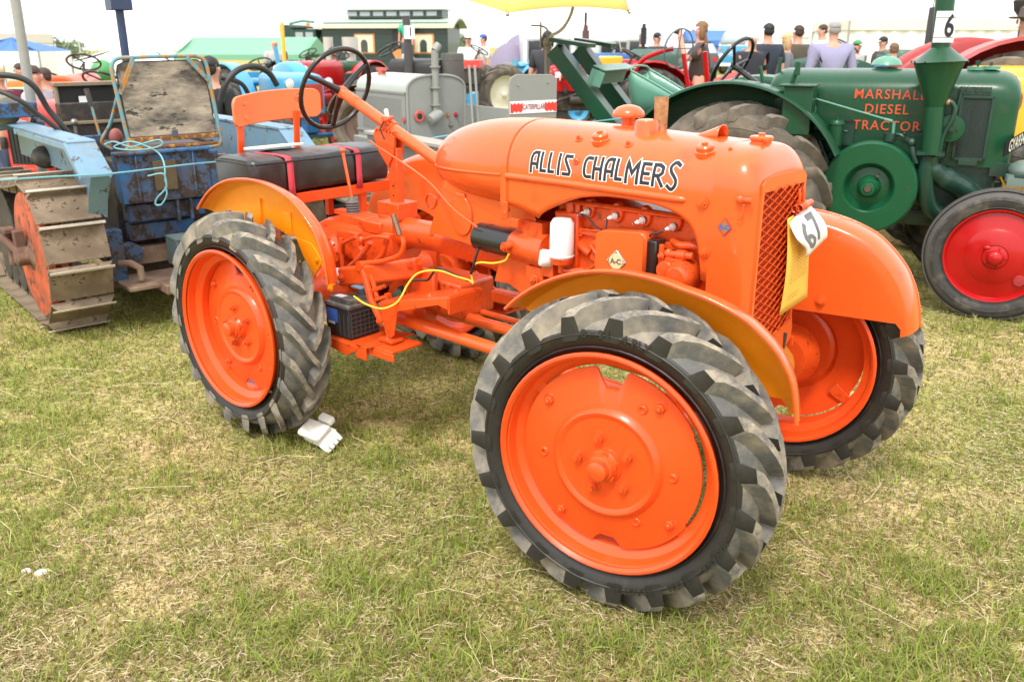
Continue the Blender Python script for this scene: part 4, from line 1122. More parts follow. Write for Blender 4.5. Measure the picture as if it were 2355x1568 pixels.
def seat():
    b = MB(); x0, x1, y0, y1, z0, z1 = -.40, -.10, -.415, .325, .95, 1.105
    nx, ny = 16, 36; rings = []
    prof = []
    for i in range(40):
        a = 2 * PI * i / 40; c, s = math.cos(a), math.sin(a); e = 2 / 7.0
        prof.append((math.copysign(abs(c) ** e, c), math.copysign(abs(s) ** e, s)))
    for j in range(ny + 1):
        t = j / ny; y = y0 + (y1 - y0) * t; e = 1 - max(0, (abs(t - .5) * 2 - .94) / .06) ** 2 * .12
        pinch = sum(math.exp(-((y - q) / .018) ** 2) for q in (-.235, .135)) * .010
        ring = []
        for cx, cz in prof:
            p = Vector((cx, y * 3, cz)); w = mnoise.noise(Vector((cx * 2, y * 9, cz * 2))) * .004 + .0035 * mnoise.noise(Vector((cx * 5, y * 25, cz * 5)))
            ring.append(((x0 + x1) / 2 + cx * ((x1 - x0) / 2 * e - pinch + w), y, (z0 + z1) / 2 + cz * ((z1 - z0) / 2 * e - pinch + w) + .008 * (cz > .5) * (1 - cx * cx)))
        rings.append(ring)
    b.loft(rings, True, True)
    c_ = b.build("seat_cushion", VINYL, TR, smooth=50)
    b = MB(); zz = z1 - .016
    b.tube([(x1 + .001, y0 + .01, zz), (x1 + .002, (y0 + y1) / 2, zz - .002), (x1 + .001, y1 - .01, zz)], .0035, n=6); b.tube([(x1, y0 - .001, zz), (x0 + .02, y0 - .001, zz)], .0035, n=6); b.build("cushion_piping", VINYL, TR)
    for y in (-.235, .135):
        b = MB(); path = [(x1 + .004, z0 - .02), (x1 + .003, z0 + .03), (x1 + .002, z1 - .03), (x1 - .012, z1 - .002), (x1 - .06, z1 + .003), (x0 + .06, z1 + .003), (x0 + .01, z1 - .004), (x0 - .004, z1 - .04), (x0 - .004, z0)]
        b.loft([[(x - .0, y - .016, z), (x, y + .016, z)] for x, z in path], closed=False); b.build("seat_strap", STRAP, TR, smooth=40, solid=.002)
    b = MB(); b.box((-.25, -.045, .937), (.29, .72, .014)); b.box((-.112, -.045, .925), (.016, .74, .045)); b.box((-.39, -.045, .925), (.016, .74, .045))
    for y in (-.2, .17):
        b.box((-.13, y, .85), (.03, .03, .13)); b.box((-.20, y, .80), (.20, .03, .02)); b.box((-.38, y, .85), (.03, .03, .16))
    b.box((-.02, .02, .84), (.20, .05, .02)); b.build("seat_frame", ORANGE_R, TR, bevel=.002)
seat()
b = MB(); prof = []
N = 26
for i in range(N):
    a = 2 * PI * i / N
hw, hh, rc = .238, .066, .034
out = []
for q, (sx, sz) in enumerate(((1, 1), (-1, 1), (-1, -1), (1, -1))):
    for i in range(7):
        a = PI / 2 * (q + i / 6); out.append((sx * (hw - rc) + rc * math.cos(a), sz * (hh - rc) + rc * math.sin(a)))
dense = []
for i in range(len(out)):
    p, q = Vector(out[i]), Vector(out[(i + 1) % len(out)]); k = max(1, int((q - p).length / .03))
    for j in range(k): dense.append(p.lerp(q, j / k))
def bk(y, z, off): return (-.505 - .055 * (y / .24) ** 2 * -1 - .02 + off, y - .012, 1.277 + z + (.012 * (1 - (y / .24) ** 2) if z > 0 else .006 * (1 - (y / .24) ** 2)) + .012 * (y / .24))
rings = []
for off, sc in ((-.010, .93), (-.008, .98), (0, 1.0), (.006, .985), (.010, .94)):
    rings.append([bk(p.x * (1 - (1 - sc) * .3), p.y * sc, off) for p in dense])
b.loft(rings, True, False)
for off, flip in ((.010, 1), (-.010, -1)):
    ring = [bk(p.x * (1 - .06 * .3), p.y * .93, off) for p in dense]
    mid = [bk(p.x * .9, p.y * .0, off) for p in dense]
    b.loft([ring, mid], True, False)
b.build("backrest", ORANGE_L, TR, smooth=45)
for y in (-.165, .135):
    for z in (-.030, .028):
        b = MB(); c = Vector(bk(y, z, .0105)); b.lathe([(.020, -.003), (.019, .001), (.015, .0005), (.010, .0), (.008, .006), (.003, .0065), (.001, .0065)], c, (1, .0, 0), n=20); b.build("backrest_button", ORANGE_L, TR, smooth=40)
for y in (-.20, .105):
    b = MB(); b.box((-.512, y, 1.12), (.012, .030, .28), rot=Matrix.Rotation(R(6), 3, 'Y')); b.build("backrest_post", ORANGE_R, TR, bevel=.002)
b = MB(); b.box((-.45, -.045, .955), (.10, .5, .02)); b.build("post_crossbar", ORANGE_R, TR)

# wiring
b = MB(); b.tube(crom([(.47, -.39, .635), (.55, -.40, .622), (.625, -.385, .615), (.665, -.35, .635), (.672, -.32, .665), (.672, -.29, .70), (.69, -.25, .738), (.76, -.215, .752), (.85, -.205, .742), (.912, -.20, .736), (.925, -.20, .728), (.918, -.20, .765), (.935, -.20, .80), (.97, -.205, .815), (1.03, -.205, .822), (1.09, -.21, .842), (1.108, -.21, .868)], 5), .0038, n=8); b.build("yellow_battery_wire", YWIRE, TR, smooth=60)
b = MB(); b.tube(crom([(.62, -.235, .692), (.66, -.225, .70), (.70, -.215, .705), (.725, -.21, .735), (.745, -.205, .757), (.80, -.205, .752), (.88, -.20, .738), (.905, -.20, .735)], 5), .005, n=8)
b.tube(crom([(.92, -.205, .765), (.935, -.205, .80), (.94, -.2, .83), (.945, -.19, .86)], 4), .005, n=8); b.build("black_cable", BLACK, TR, smooth=60)

# things carried by the tractor
def battery():
    t = thing("battery", "dark grey and black battery with blue label standing on the orange tray", "battery", (0, 0, 0)); t.matrix_world = Matrix.Translation((-.7117, 3.8472, 0)) @ Matrix.Rotation(-.713, 4, 'Z') @ Matrix.Translation((.385, -.335, .457))
    b = MB(); b.box((0, 0, .062), (.145, .15, .122)); b.build("case", BLACK_M, t, bevel=.003)
    b = MB()
    for i in range(7): b.box((.074, -.066 + .022 * i, .058), (.005, .0035, .10))
    for i in range(6): b.box((.0745, 0, .015 + .018 * i), (.005, .135, .003))
    for i in range(6): b.box((.066 - .026 * i, -.0765, .055), (.0035, .004, .09)) if i < 3 else None
    b.build("side_ribs", mat("grey_battery_ribs", (.05, .048, .045), .5), t)
    b = MB(); b.box((0, 0, .130), (.152, .157, .016)); b.box((0, -.035, .146), (.125, .05, .022)); b.box((.02, .05, .144), (.075, .035, .018)); b.build("lid", mat("dusty_battery_lid", (.07, .065, .06), .6, dirt=(.2, .17, .14), dirt_amt=.4, dscale=30), t, bevel=.003)
    b = MB(); b.box((-.033, -.0762, .085), (.070, .002, .052)); b.build("label_sticker", INK_B, t)
    b = MB(); b.box((-.035, -.0775, .055), (.04, .001, .010)); b.build("label_text_bar", mat("pale_print", (.5, .55, .6), .5), t)
    b = MB(); b.cyl((.045, -.02, .138), (.045, -.02, .160), .010, n=14); b.box((.055, -.02, .152), (.035, .018, .016)); b.build("terminal", STEEL, t)
    b = MB(); b.box((-.02, -.035, .1575), (.045, .03, .001)); b.build("lid_sticker", PAPER, t)
    b = MB(); b.box((.012, .045, .165), (.022, .012, .045), rot=Matrix.Rotation(.2, 3, 'X')); b.box((.012, .03, .185), (.06, .03, .006)); b.build("blue_clamp", LTBLUE, t)
battery()
def in_main(x, y, z): return Matrix.Translation((-.7117, 3.8472, 0)) @ Matrix.Rotation(-.713, 4, 'Z') @ Matrix.Translation((x, y, z))
def crumple(name, size, seed, mt, amp=.35, flat=.6):
    b = MB(); b.ball((0, 0, 0), size, n=20)
    b.v = [tuple(Vector(v) * (1 + amp * mnoise.noise(Vector(v) * 38 + Vector((seed, 0, 0))) + amp * .5 * mnoise.noise(Vector(v) * 90))) for v in b.v]
    return b.build(name, mt, None, smooth=70)
o = crumple("rag", (.05, .045, .03), 3, mat("pink_white_rag", (.68, .55, .55), .9, var=.15, vscale=30)); o.matrix_world = in_main(.24, -.30, .66); tag(o, "crumpled white cloth stuffed behind the rear wheel above the battery", "cloth")
b = MB(); b.box((0, 0, 0), (.16, .21, .012)); o = b.build("number_plate_on_seat", mat("cream_plastic_plate", (.74, .68, .58), .5, var=.04, bump=.1), None, bevel=.002); o.matrix_world = in_main(-.36, -.13, 1.122) @ Matrix.Rotation(R(-6), 4, 'Y')
o.name = "booklet"; tag(o, "cream white booklet lying on the back of the black seat", "booklet")

# show cards on the grille
def card(name, pts, thick, mt, label, cat):
    P = [Vector(p) for p in pts]; b = MB()
    return P
def sheet_from(c, nu, nv, fn):
    vs = [fn(i / nu, j / nv) for j in range(nv + 1) for i in range(nu + 1)]
    return vs, [(j * (nu + 1) + i, j * (nu + 1) + i + 1, (j + 1) * (nu + 1) + i + 1, (j + 1) * (nu + 1) + i) for j in range(nv) for i in range(nu)]
M0 = in_main(0, 0, 0)
def subdiv(vs, fs, cuts=3):
    bm = bmesh.new(); bv = [bm.verts.new(v) for v in vs]
    for f in fs:
        try: bm.faces.new([bv[i] for i in f])
        except ValueError: pass
    bmesh.ops.triangulate(bm, faces=bm.faces[:]); bmesh.ops.subdivide_edges(bm, edges=bm.edges[:], cuts=cuts, use_grid_fill=True)
    bm.verts.index_update(); out = [v.co.copy() for v in bm.verts], [tuple(v.index for v in f.verts) for f in bm.faces]; bm.free(); return out
def show_cards():
    # yellow entry sheet hanging from the clip (x forward of grille)
    A, B_, C_, D_ = Vector((2.002, .015, 1.072)), Vector((2.004, .170, 1.092)), Vector((2.006, .018, .772)), Vector((2.012, .208, .793))
    def f(u, v):
        p = A.lerp(B_, u).lerp(C_.lerp(D_, u), v); return p + Vector((.010 * math.sin(v * PI) * (1 - u), 0, 0))
    vs, fs = sheet_from(None, 6, 12, f)
    t = thing("entry_sheet", "yellow handwritten entry sheet hanging from a clip on the orange grille", "paper"); t.matrix_world = M0
    b = MB(); b.add(vs, fs); b.build("sheet", PAPER_Y, t, smooth=60, solid=.0008)
    b = MB(); rs = random.Random(5)
    for k in range(13):
        v = .34 + .035 * k if k < 11 else .80 + .035 * (k - 10); u = .22
        while u < (.90 if k < 11 else .6):
            du = .03 + .06 * rs.random()
            p, q, n = f(u, v), f(min(u + du, .95), v), Vector((.002, -.0012, 0)); b.add([p + n, q + n, q + n - Vector((0, 0, .0022)), p + n - Vector((0, 0, .0022))], [(0, 1, 2, 3)]); u += du + .03
    b.build("handwriting", INK_FAINT, t, smooth=0)
    # number card
    u_ = Vector((.20, .80, -.62)).normalized()     # along the top of the digits, down to the right
    A, B_, C_, D_ = Vector((2.012, .010, 1.060)), Vector((2.014, .150, 1.092)), Vector((2.034, .108, .942)), Vector((2.030, .268, .980))
    def g(u, v):
        p = A.lerp(B_, u).lerp(C_.lerp(D_, u), v); c = .018 * math.sin(v * PI)
        # rounded lower left and top edge
        return p + Vector((c, 0, .010 * math.sin(u * PI) * (1 - v))) + Vector((0, -.022, -.006)) * (1 - u) * math.sin(min(1, v * 1.5) * PI)
    vs, fs = sheet_from(None, 8, 10, g)
    t = thing("number_card", "curled white show card with number 67 clipped to the grille", "card"); t.matrix_world = M0
    b = MB(); b.add(vs, fs); b.build("card", PAPER, t, smooth=60, solid=.0012)
    for ch, uc in (("6", .30), ("7", .66)):
        tv, tf = subdiv(*text_faces(ch, 1.0, bold=.018))
        xs_, ys_ = [v.x for v in tv], [v.y for v in tv]; x0, x1, y0, y1 = min(xs_), max(xs_), min(ys_), max(ys_)
        out = []
        for v in tv:
            uu = uc + ((v.x - x0) / (x1 - x0) - .5) * .30; vv = .88 - (v.y - y0) / (y1 - y0) * .72 - (0.06 if ch == '7' else 0)
            p = g(uu, vv); n = (g(uu + .01, vv) - p).cross(g(uu, vv + .01) - p).normalized()
            if n.x < 0: n = -n
            out.append(p + n * .0026)
        b = MB(); b.add(out, tf)
        me = bpy.data.meshes.new("digit"); me.from_pydata([tuple(v) for v in out], [], tf); me.materials.append(INK_G); me.update()
        # dense enough to follow the curl
        o = bpy.data.objects.new("digit", me); COL.objects.link(o); o.parent = t
    # bulldog clip
    t = thing("bulldog_clip", "orange painted bulldog clip holding the cards on the grille", "clip"); t.matrix_world = M0
    b = MB(); d = Vector((.0, .125, .012)).normalized(); c = Vector((2.004, .050, 1.088))
    for off in (0, .014): b.cyl(c + Vector((.002 + off, -.0, .012 * (1 if off else .6))), c + Vector((.002 + off, 0, .012 * (1 if off else .6))) + d * .080, .0105, n=16, cap=False)
    b.loft([[c + Vector((.008, 0, -.004)) + d * s, c + Vector((.012, 0, -.022)) + d * s] for s in (0, .080)], closed=False)
    b.build("clip_body", ORANGE_C, t, smooth=50, solid=.0012)
    for k in (.025, .055):
        b = MB(); p = c + d * k + Vector((.004, 0, .018)); b.tube([p, p + Vector((0, -.004, .03)), p + Vector((-.004, .0, .045))], .004, n=8); b.build("clip_handle", ORANGE_C, t, smooth=60)
show_cards()

# work gloves on the grass
def gloves():
    GM = mat("white_leather_glove", (.78, .74, .66), .7, var=.06, vscale=30, bump=.3, bscale=60)
    t = thing("glove", "pair of off-white work gloves folded together on the grass beside the rear wheel", "gloves", (-.785, 3.26, 0.028), R(-28), rot=(R(24), R(10), R(-28)))
    t.scale = (1.12, 1.12, 1.12)
    b = MB(); roundbox(b, (0, 0, .018), (.10, .085, .036), .014); roundbox(b, (-.012, -.012, .050), (.095, .080, .028), .012)
    for i in range(4): b.tube([(.035, -.034 + .021 * i, .018), (.062, -.038 + .021 * i, .016), (.078, -.040 + .021 * i, .010)], [.012, .0105, .008], n=8)
    b.v = [tuple(Vector(v) + Vector((mnoise.noise(Vector(v) * 30), mnoise.noise(Vector(v) * 33 + Vector((5, 0, 0))), .6 * mnoise.noise(Vector(v) * 28))) * .006) for v in b.v]
    b.build("palm", GM, t, smooth=50)
    b = MB(); roundbox(b, (.0, .050, .052), (.060, .034, .030), .010); b.build("cuff", GM, t, smooth=50)
gloves()

# ------------------------------------------------------------------ worn blue crawler (x = heading away to the left, y = left)
CW = thing("crawler_tractor", "chipped blue crawler tractor with rusty track plates and a board backed seat, far left", "crawler tractor", (-2.525, 4.553, 0), math.atan2(.763, -.646), group="crawler tractors")
def crawler_track(yo):
    """track with single plates on an oval; yo = y of its outer edge (plates go to yo-.325)"""
    tr = part("track", CW)
    rs, cx0, cx1, cz = .385, .27, 1.45, .44
    Lst = cx1 - cx0; rf = .34; czf = .385
    # path: rear sprocket semicircle, top run, front idler, bottom run
    pts = []
    def add(x, z, ang): pts.append((x, z, ang))
    path = []
    for i in range(61): a = PI * 1.5 - PI * i / 60; path.append((cx0 + rs * math.cos(a), cz + rs * math.sin(a)))
    for i in range(1, 41): t = i / 41; path.append((cx0 + Lst * t, cz + rs + (czf + rf - cz - rs) * t - .03 * math.sin(PI * t)))
    for i in range(61): a = PI / 2 - PI * i / 60; path.append((cx1 + rf * math.cos(a), czf + rf * math.sin(a)))
    for i in range(1, 40): t = i / 41; path.append((cx1 - Lst * t, czf - rf + (cz - rs - czf + rf) * t))
    path.append(path[0])
    ds = [0]
    for a, c in zip(path, path[1:]): ds.append(ds[-1] + math.hypot(c[0] - a[0], c[1] - a[1]))
    n = 22; pitch = ds[-1] / n
    def at_s(s):
        s %= ds[-1]
        for i in range(len(ds) - 1):
            if ds[i] <= s <= ds[i + 1]:
                t = (s - ds[i]) / max(1e-9, ds[i + 1] - ds[i]); a, c = path[i], path[i + 1]
                return Vector((a[0] + (c[0] - a[0]) * t, 0, a[1] + (c[1] - a[1]) * t)), math.atan2(c[1] - a[1], c[0] - a[0])
    b = MB(); pl = pitch * .93
    b.box((0, -.1625, .004), (pl, .325, .010)); b.box((pl / 2 - .008, -.1625, .026), (.018, .325, .040), top=.85); b.box((pl / 2 - .008, -.1625, .0485), (.0165, .328, .006), mi=1)
    for x, y in ((-.02, -.09), (-.02, -.22), (.035, -.09), (.035, -.22)): b.cyl((x, y, .008), (x, y, .015), .0085, n=8)
    plate0 = b.build("track_plate", [TRACKPL, TRACKTOP], tr, bevel=.0025, smooth=30)
    for k in range(n):
        p, ang = at_s(pitch * (k + .38))
        o = plate0 if k == 0 else share(plate0, "track_plate", tr)
        # plate outer normal: rotate local x to path direction (path runs clockwise seen from -y), z outwards
        o.rotation_euler = (0, -ang, 0); o.location = (p.x, yo, p.z)
    # tune: chain, wheels, frame
    b = MB(); b.lathe([(.001, -.10), (.30, -.09), (.315, 0), (.345, .0), (.345, .035), (.30, .04), (.001, .045)], (cx0, yo - .055, cz), (0, 1, 0), n=44)
    for k in range(22): a = 2 * PI * k / 22; b.box((cx0 + .345 * math.cos(a), yo - .10, cz + .345 * math.sin(a)), (.03, .03, .03), rot=Matrix.Rotation(-a, 3, 'Y'))
    b.build("sprocket", RUST_OR, tr, smooth=35)
    b = MB(); b.lathe([(.16, -.06), (.10, .01), (.09, .05), (.055, .06), (.055, .12), (.035, .13), (.001, .13)], (cx0, yo - .06, cz), (0, 1, 0), n=26); b.box((cx0 + .02, yo + .03, cz + .06), (.06, .05, .16)); b.cyl((cx0 - .02, yo + .03, cz), (cx0 + .12, yo + .10, cz + .10), .022, n=10)
    b.box((cx0 + .30, yo - .02, cz - .02), (.44, .05, .10)); b.cyl((cx0 + .12, yo + .06, cz + .13), (cx0 + .12, yo + .06, cz - .07), .018, n=10); b.box((cx0 + .12, yo + .055, cz + .13), (.11, .06, .025)); b.build("final_drive_hub", mat("rusty_brown_iron", (.12, .06, .04), .8, var=.4, dirt=(.3, .2, .13), dirt_amt=.3), tr, bevel=.004)
    b = MB(); b.lathe([(.001, -.05), (.30, -.05), (.30, .05), (.001, .05)], (cx1, yo - .16, czf), (0, 1, 0), n=36)
    for k in range(5): b.lathe([(.001, -.09), (.10, -.09), (.115, -.06), (.10, -.05), (.10, .05), (.115, .06), (.10, .09), (.001, .09)], (cx0 + .28 + .20 * k, yo - .16, .175), (0, 1, 0), n=20)
    b.box((.86, yo - .16, .30), (1.35, .20, .12)); b.box((.75, yo - .05, .36), (.9, .03, .16)); b.build("track_frame", GRIME, tr, bevel=.006)
    b = MB()
    for k in range(n * 1):
        p, ang = at_s(pitch * (k + .38)); inn = Vector((math.sin(ang), 0, -math.cos(ang)))
        q = p + inn * .022
        for y in (-.10, -.20): b.box((q.x, yo + y, q.z), (pitch * .8, .03, .035), rot=Matrix.Rotation(-ang, 3, 'Y'))
    b.build("track_chain", TRACKPL, tr)
    return tr
crawler_track(0.0)
crawler_track(-1.33)
def crawler_fender(y0, s, nm="fender"):
    """y0 = inner edge nearest the middle, s = +1 towards +y"""
    f = part(nm, CW); Y = lambda d: y0 + s * d
    b = MB()
    # top rail, bent, and sloping rear plate
    b.loft([[(x, y, z + dz) for y, dz in ((Y(.0), .0), (Y(.0), .012), (Y(w), .012), (Y(w), 0))] for x, z, w in ((1.5, 1.075, .14), (.6, 1.075, .14), (-.19, 1.075, .14), (-.20, 1.070, .14))])
    b.loft([[(x, y, z) for y, z in ((Y(0), z0), (Y(0), z0 + .008), (Y(.155), z0 + .008), (Y(.155), z0))] for x, z0 in ((-.19, 1.072), (-.41, .935), (-.412, .925))])
    b.prism([(-.19, 1.07), (-.41, .932), (-.415, .92), (-.30, .80), (-.24, .69), (.0, .72), (.5, .86), (1.5, .86), (1.5, 1.07)], (0, Y(.012), 0), (1, 0, 0), (0, 0, 1), .008)
    b.prism([(-.41, .92), (-.405, .935), (-.19, 1.075), (.9, 1.075), (.9, 1.045), (-.18, 1.045), (-.39, .915)], (0, Y(.150), 0), (1, 0, 0), (0, 0, 1), .008)
    b.loft([[(x, Y(.012), z), (x, Y(.10), z + .02)] for x, z in ((-.41, .925), (-.30, .80), (-.24, .70))], closed=False)
    b.build("fender_plate", LTBLUE, f, bevel=.003)
crawler_fender(-.315, 1); crawler_fender(-1.34 + .0, -1)
b = MB(); b.box((.18, -.765, .825), (.10, .53, .29)); b.box((.14, -.765, .965), (.06, .54, .02)); b.box((.125, -.60, .83), (.02, .012, .27)); b.box((.125, -.93, .83), (.02, .012, .27))
b.box((.24, -.77, .615), (.10, .46, .10)); b.box((.16, -.90, .62), (.03, .02, .14)); b.box((.16, -.82, .62), (.03, .02, .14)); b.box((.30, -.75, .49), (.12, .38, .10))
b.cyl((.15, -.53, .39), (.25, -.53, .39), .055, n=16); b.box((.14, -.42, .40), (.08, .09, .30)); b.box((.18, -1.05, .80), (.08, .09, .30))
b.build("rear_gearbox", BLUE_RUST, CW, bevel=.006)
b = MB(); b.box((.112, -.755, .83), (.008, .13, .17)); b.build("inspection_plate", mat("oily_brown_plate", (.10, .07, .035), .5, var=.3), CW, bevel=.002)
for y, z in ((-.55, .93), (-.66, .93), (-.88, .93), (-.97, .93), (-.55, .70), (-.70, .70), (-.85, .70), (-.97, .70), (-.62, .62), (-.74, .62)):
    b = MB(); b.hexbolt((.128 if z > .65 else .168, y, z), (-1, 0, 0), .011, .008); b.build("gearbox_bolt", GRIME, CW)
b = MB(); b.box((.05, -.60, .245), (.34, .40, .022)); b.box((-.14, -.62, .235), (.16, .10, .05)); b.cyl((-.18, -.62, .21), (-.18, -.62, .28), .02, n=12); b.box((.28, -.60, .35), (.1, .4, .1)); b.tube([(.08, -.42, .36), (.0, -.46, .37), (-.02, -.50, .34), (-.03, -.50, .27)], .022, n=8); b.build("drawbar", mat("dusty_brown_steel", (.20, .12, .08), .8, var=.3, dirt=(.34, .26, .18), dirt_amt=.5), CW, bevel=.004)
b = MB(); b.box((.10, -.74, .38), (.18, .015, .17)); b.box((.10, -.92, .38), (.18, .015, .17)); b.box((.10, -.83, .46), (.18, .2, .015)); b.box((.17, -.83, .38), (.02, .2, .17)); b.build("hitch_box", mat("teal_grey_bracket", (.09, .13, .13), .6, var=.3, dirt=(.2, .15, .1), dirt_amt=.3), CW, bevel=.002)
# seat board in its tube frame
st = part("seat_back", CW)
def fr(y, z): return Vector((.20 + (z - 1.05) * .06, y, z))
cor = [(-.585, 1.045), (-.560, 1.44), (-.60, 1.475), (-1.07, 1.485), (-1.115, 1.45), (-1.135, 1.06), (-1.15, 1.01), (-1.12, .985), (-.64, .945)]
b = MB(); b.tube(crom([fr(-.600, 1.02), fr(-.573, 1.35), fr(-.572, 1.43), fr(-.605, 1.474), fr(-.70, 1.482), fr(-.98, 1.487), fr(-1.075, 1.480), fr(-1.112, 1.435), fr(-1.122, 1.30), fr(-1.14, 1.05), fr(-1.135, .985), fr(-1.09, .965), fr(-.9, .958)], 6), .0115, n=10)
b.build("frame_tube", TEAL_RUST, st, smooth=60)
for y0, z0, y1, z1 in ((-.690, 1.475, -.590, 1.285), (-.995, 1.48, -1.113, 1.345)):
    b = MB(); p, q = fr(y0, z0), fr(y1, z1); m = (p + q) / 2; b.box(m + Vector((-.012, 0, 0)), (.007, .026, (q - p).length), rot=Matrix.Rotation(math.atan2(-(y1 - y0), (z1 - z0)), 3, 'X')); b.build("corner_brace", TEAL_RUST, st, bevel=.002)
b = MB(); b.box(fr(-.86, .985), (.022, .57, .016)); b.box(fr(-.86, 1.03), (.03, .53, .026)); b.build("seat_base_rail", mat("rust_amber_rail", (.17, .07, .03), .75, var=.4, chip=(.50, .24, .03), chip_amt=.4, cscale=20), st, bevel=.003)
b = MB(); pts = []
for (y, z, r) in ((-.605, 1.05, .01), (-.590, 1.445, .04), (-1.095, 1.455, .05), (-1.118, 1.055, .01)): pts.append((y, z))
poly = [(-.612, 1.045), (-.598, 1.40), (-.61, 1.44), (-.64, 1.455), (-1.06, 1.462), (-1.09, 1.45), (-1.10, 1.41), (-1.122, 1.045)]
b.prism([(y, z - 1.05) for y, z in poly], (.214, 0, 1.05), (0, 1, 0), (.06, 0, 1), .016); b.build("board", BOARD, st, bevel=.004)
b = MB(); b.tube([fr(y, z) + Vector((.012, 0, 0)) for y, z in poly] , .006, n=6, closed=True); b.build("board_edging", GRIME, st)
b = MB(); b.box(fr(-.865, 1.055) + Vector((-.016, 0, 0)), (.012, .034, .045)); b.build("latch", mat("grey_latch", (.09, .09, .095), .5), st, bevel=.003)
b = MB(); b.tube(crom([fr(-.59, 1.28) + Vector((.03, 0, 0)), (.32, -.55, 1.12), (.36, -.50, 1.02), (.36, -.55, .97)], 5), .010, n=8); b.tube([fr(-.60, 1.05), fr(-.60, .955), (.2, -.57, .92)], .012, n=8); b.build("seat_strut", TEAL_RUST, st, smooth=60)
b = MB(); b.ball((.42, -.60, 1.03), (.03, .04, .055), n=14); b.build("red_knob", mat("faded_red_knob", (.30, .09, .07), .6), CW)
b = MB()
b.box((.86, -.84, .56), (1.0, .62, .70)); b.box((.60, -.84, .93), (.5, .5, .10)); b.box((1.28, -.78, .99), (.05, .55, .40)); b.box((.9, -.45, .88), (.3, .10, .2)); b.ball((.85, -.30, .90), (.12, .08, .07), n=14); b.box((.78, -.52, .80), (.5, .04, .35)); b.box((.75, -1.2, .80), (.5, .04, .35)); b.build("cockpit_ironwork", GRIME, CW, bevel=.01)
b = MB(); b.prism([(.0, .0), (.30, .0), (.42, .22), (.36, .26), (-.05, .12)], (.85, -.36, .86), (1, 0, 0), (0, 0, 1), .05); b.build("dash_bracket", BLUE_RUST, CW, bevel=.006)
b = MB(); b.box((1.13, -.22, 1.17), (.18, .25, .09)); b.build("valve_block", BLUE_RUST, CW, bevel=.006)
b = MB(); b.box((.55, -.50, .95), (.02, .12, .18)); b.build("side_bracket", BLUE_RUST, CW, bevel=.006)
# bonnet, cylinder, radiator with black core seen between seat and fender
b = MB(); b.box((1.31, -.735, 1.18), (.04, .42, .235)); b.build("core", BLACK_M, CW)
b = MB(); b.box((1.29, -.735, 1.305), (.10, .46, .025)); b.box((1.29, -.735, 1.06), (.10, .46, .022)); b.box((1.28, -.52, 1.18), (.05, .018, .24)); b.build("radiator_frame", mat("brown_painted_rail", (.22, .17, .11), .6, var=.3, dirt=(.42, .2, .04), dirt_amt=.25), CW, bevel=.004)
b = MB(); b.box((1.262, -.685, 1.20), (.002, .075, .055)); b.build("core_label", PAPER, CW)
b = MB(); b.lathe([(.001, 0), (.06, .0), (.085, .02), (.09, .06), (.09, .30), (.001, .30)], (1.1, -.20, 1.16), (.9, .35, .08), n=24); b.build("air_cylinder", mat("olive_brown_tank", (.17, .155, .11), .5, var=.2, dirt=(.08, .05, .03), dirt_amt=.4), CW, smooth=40)
b = MB(); b.loft([[(x, -.12 + dy, 1.14 + z) for dy, z in ((-.12, -.10), (-.12, .08), (-.06, .13), (.12, .13), (.25, .06), (.25, -.12))] for x in (1.25, 2.1)]); b.build("bonnet", LTBLUE, CW, bevel=.01)
b = MB(); b.tube(crom([(.75, .35, 1.36), (.68, .05, 1.385), (.60, -.14, 1.385), (.58, -.24, 1.33), (.60, -.30, 1.20), (.58, -.37, 1.08), (.58, -.42, .98)], 7), .017, n=12); b.tube(crom([(.72, .35, 1.30), (.60, .02, 1.325), (.50, -.12, 1.27), (.50, -.22, 1.18), (.50, -.30, 1.10), (.50, -.36, 1.02), (.50, -.42, .94)], 7), .014, n=12); b.build("hydraulic_hose", mat("black_hose_rubber", (.03, .03, .028), .5), CW, smooth=70)
b = MB(); b.tube([(.62, -.575, .96), (.66, -.555, 1.20)], .008, n=8); b.build("control_lever", TEAL_RUST, CW); b = MB(); b.tube([(.66, -.555, 1.20), (.68, -.545, 1.30)], .015, n=10); b.build("lever_grip", GRIME, CW)
b = MB(); b.ball((.80, -.48, 1.10), .022, n=12); b.cyl((.80, -.48, 1.08), (.80, -.48, .9), .01, n=8); b.build("round_lever_knob", STEEL, CW)
b = MB(); b.cyl((1.05, -.915, 1.0), (1.05, -.915, 1.76), .026, n=20); b.build("exhaust_pipe", NAVY, CW); b = MB(); b.box((1.05, -.915, 1.80), (.13, .13, .09)); b.build("exhaust_box", NAVY, CW, bevel=.004)
b = MB(); b.tube(crom([(.36, -1.62, 1.30), (.34, -1.56, 1.38), (.32, -1.46, 1.42), (.30, -1.34, 1.40), (.30, -1.25, 1.32), (.32, -1.22, 1.22)], 6), .019, n=10); b.tube(crom([(.30, -1.22, 1.36), (.32, -1.36, 1.32), (.4, -1.45, 1.22)], 5), .015, n=8); b.build("far_hose", mat("black_hose_rubber", (.03, .03, .028), .5), CW, smooth=70)

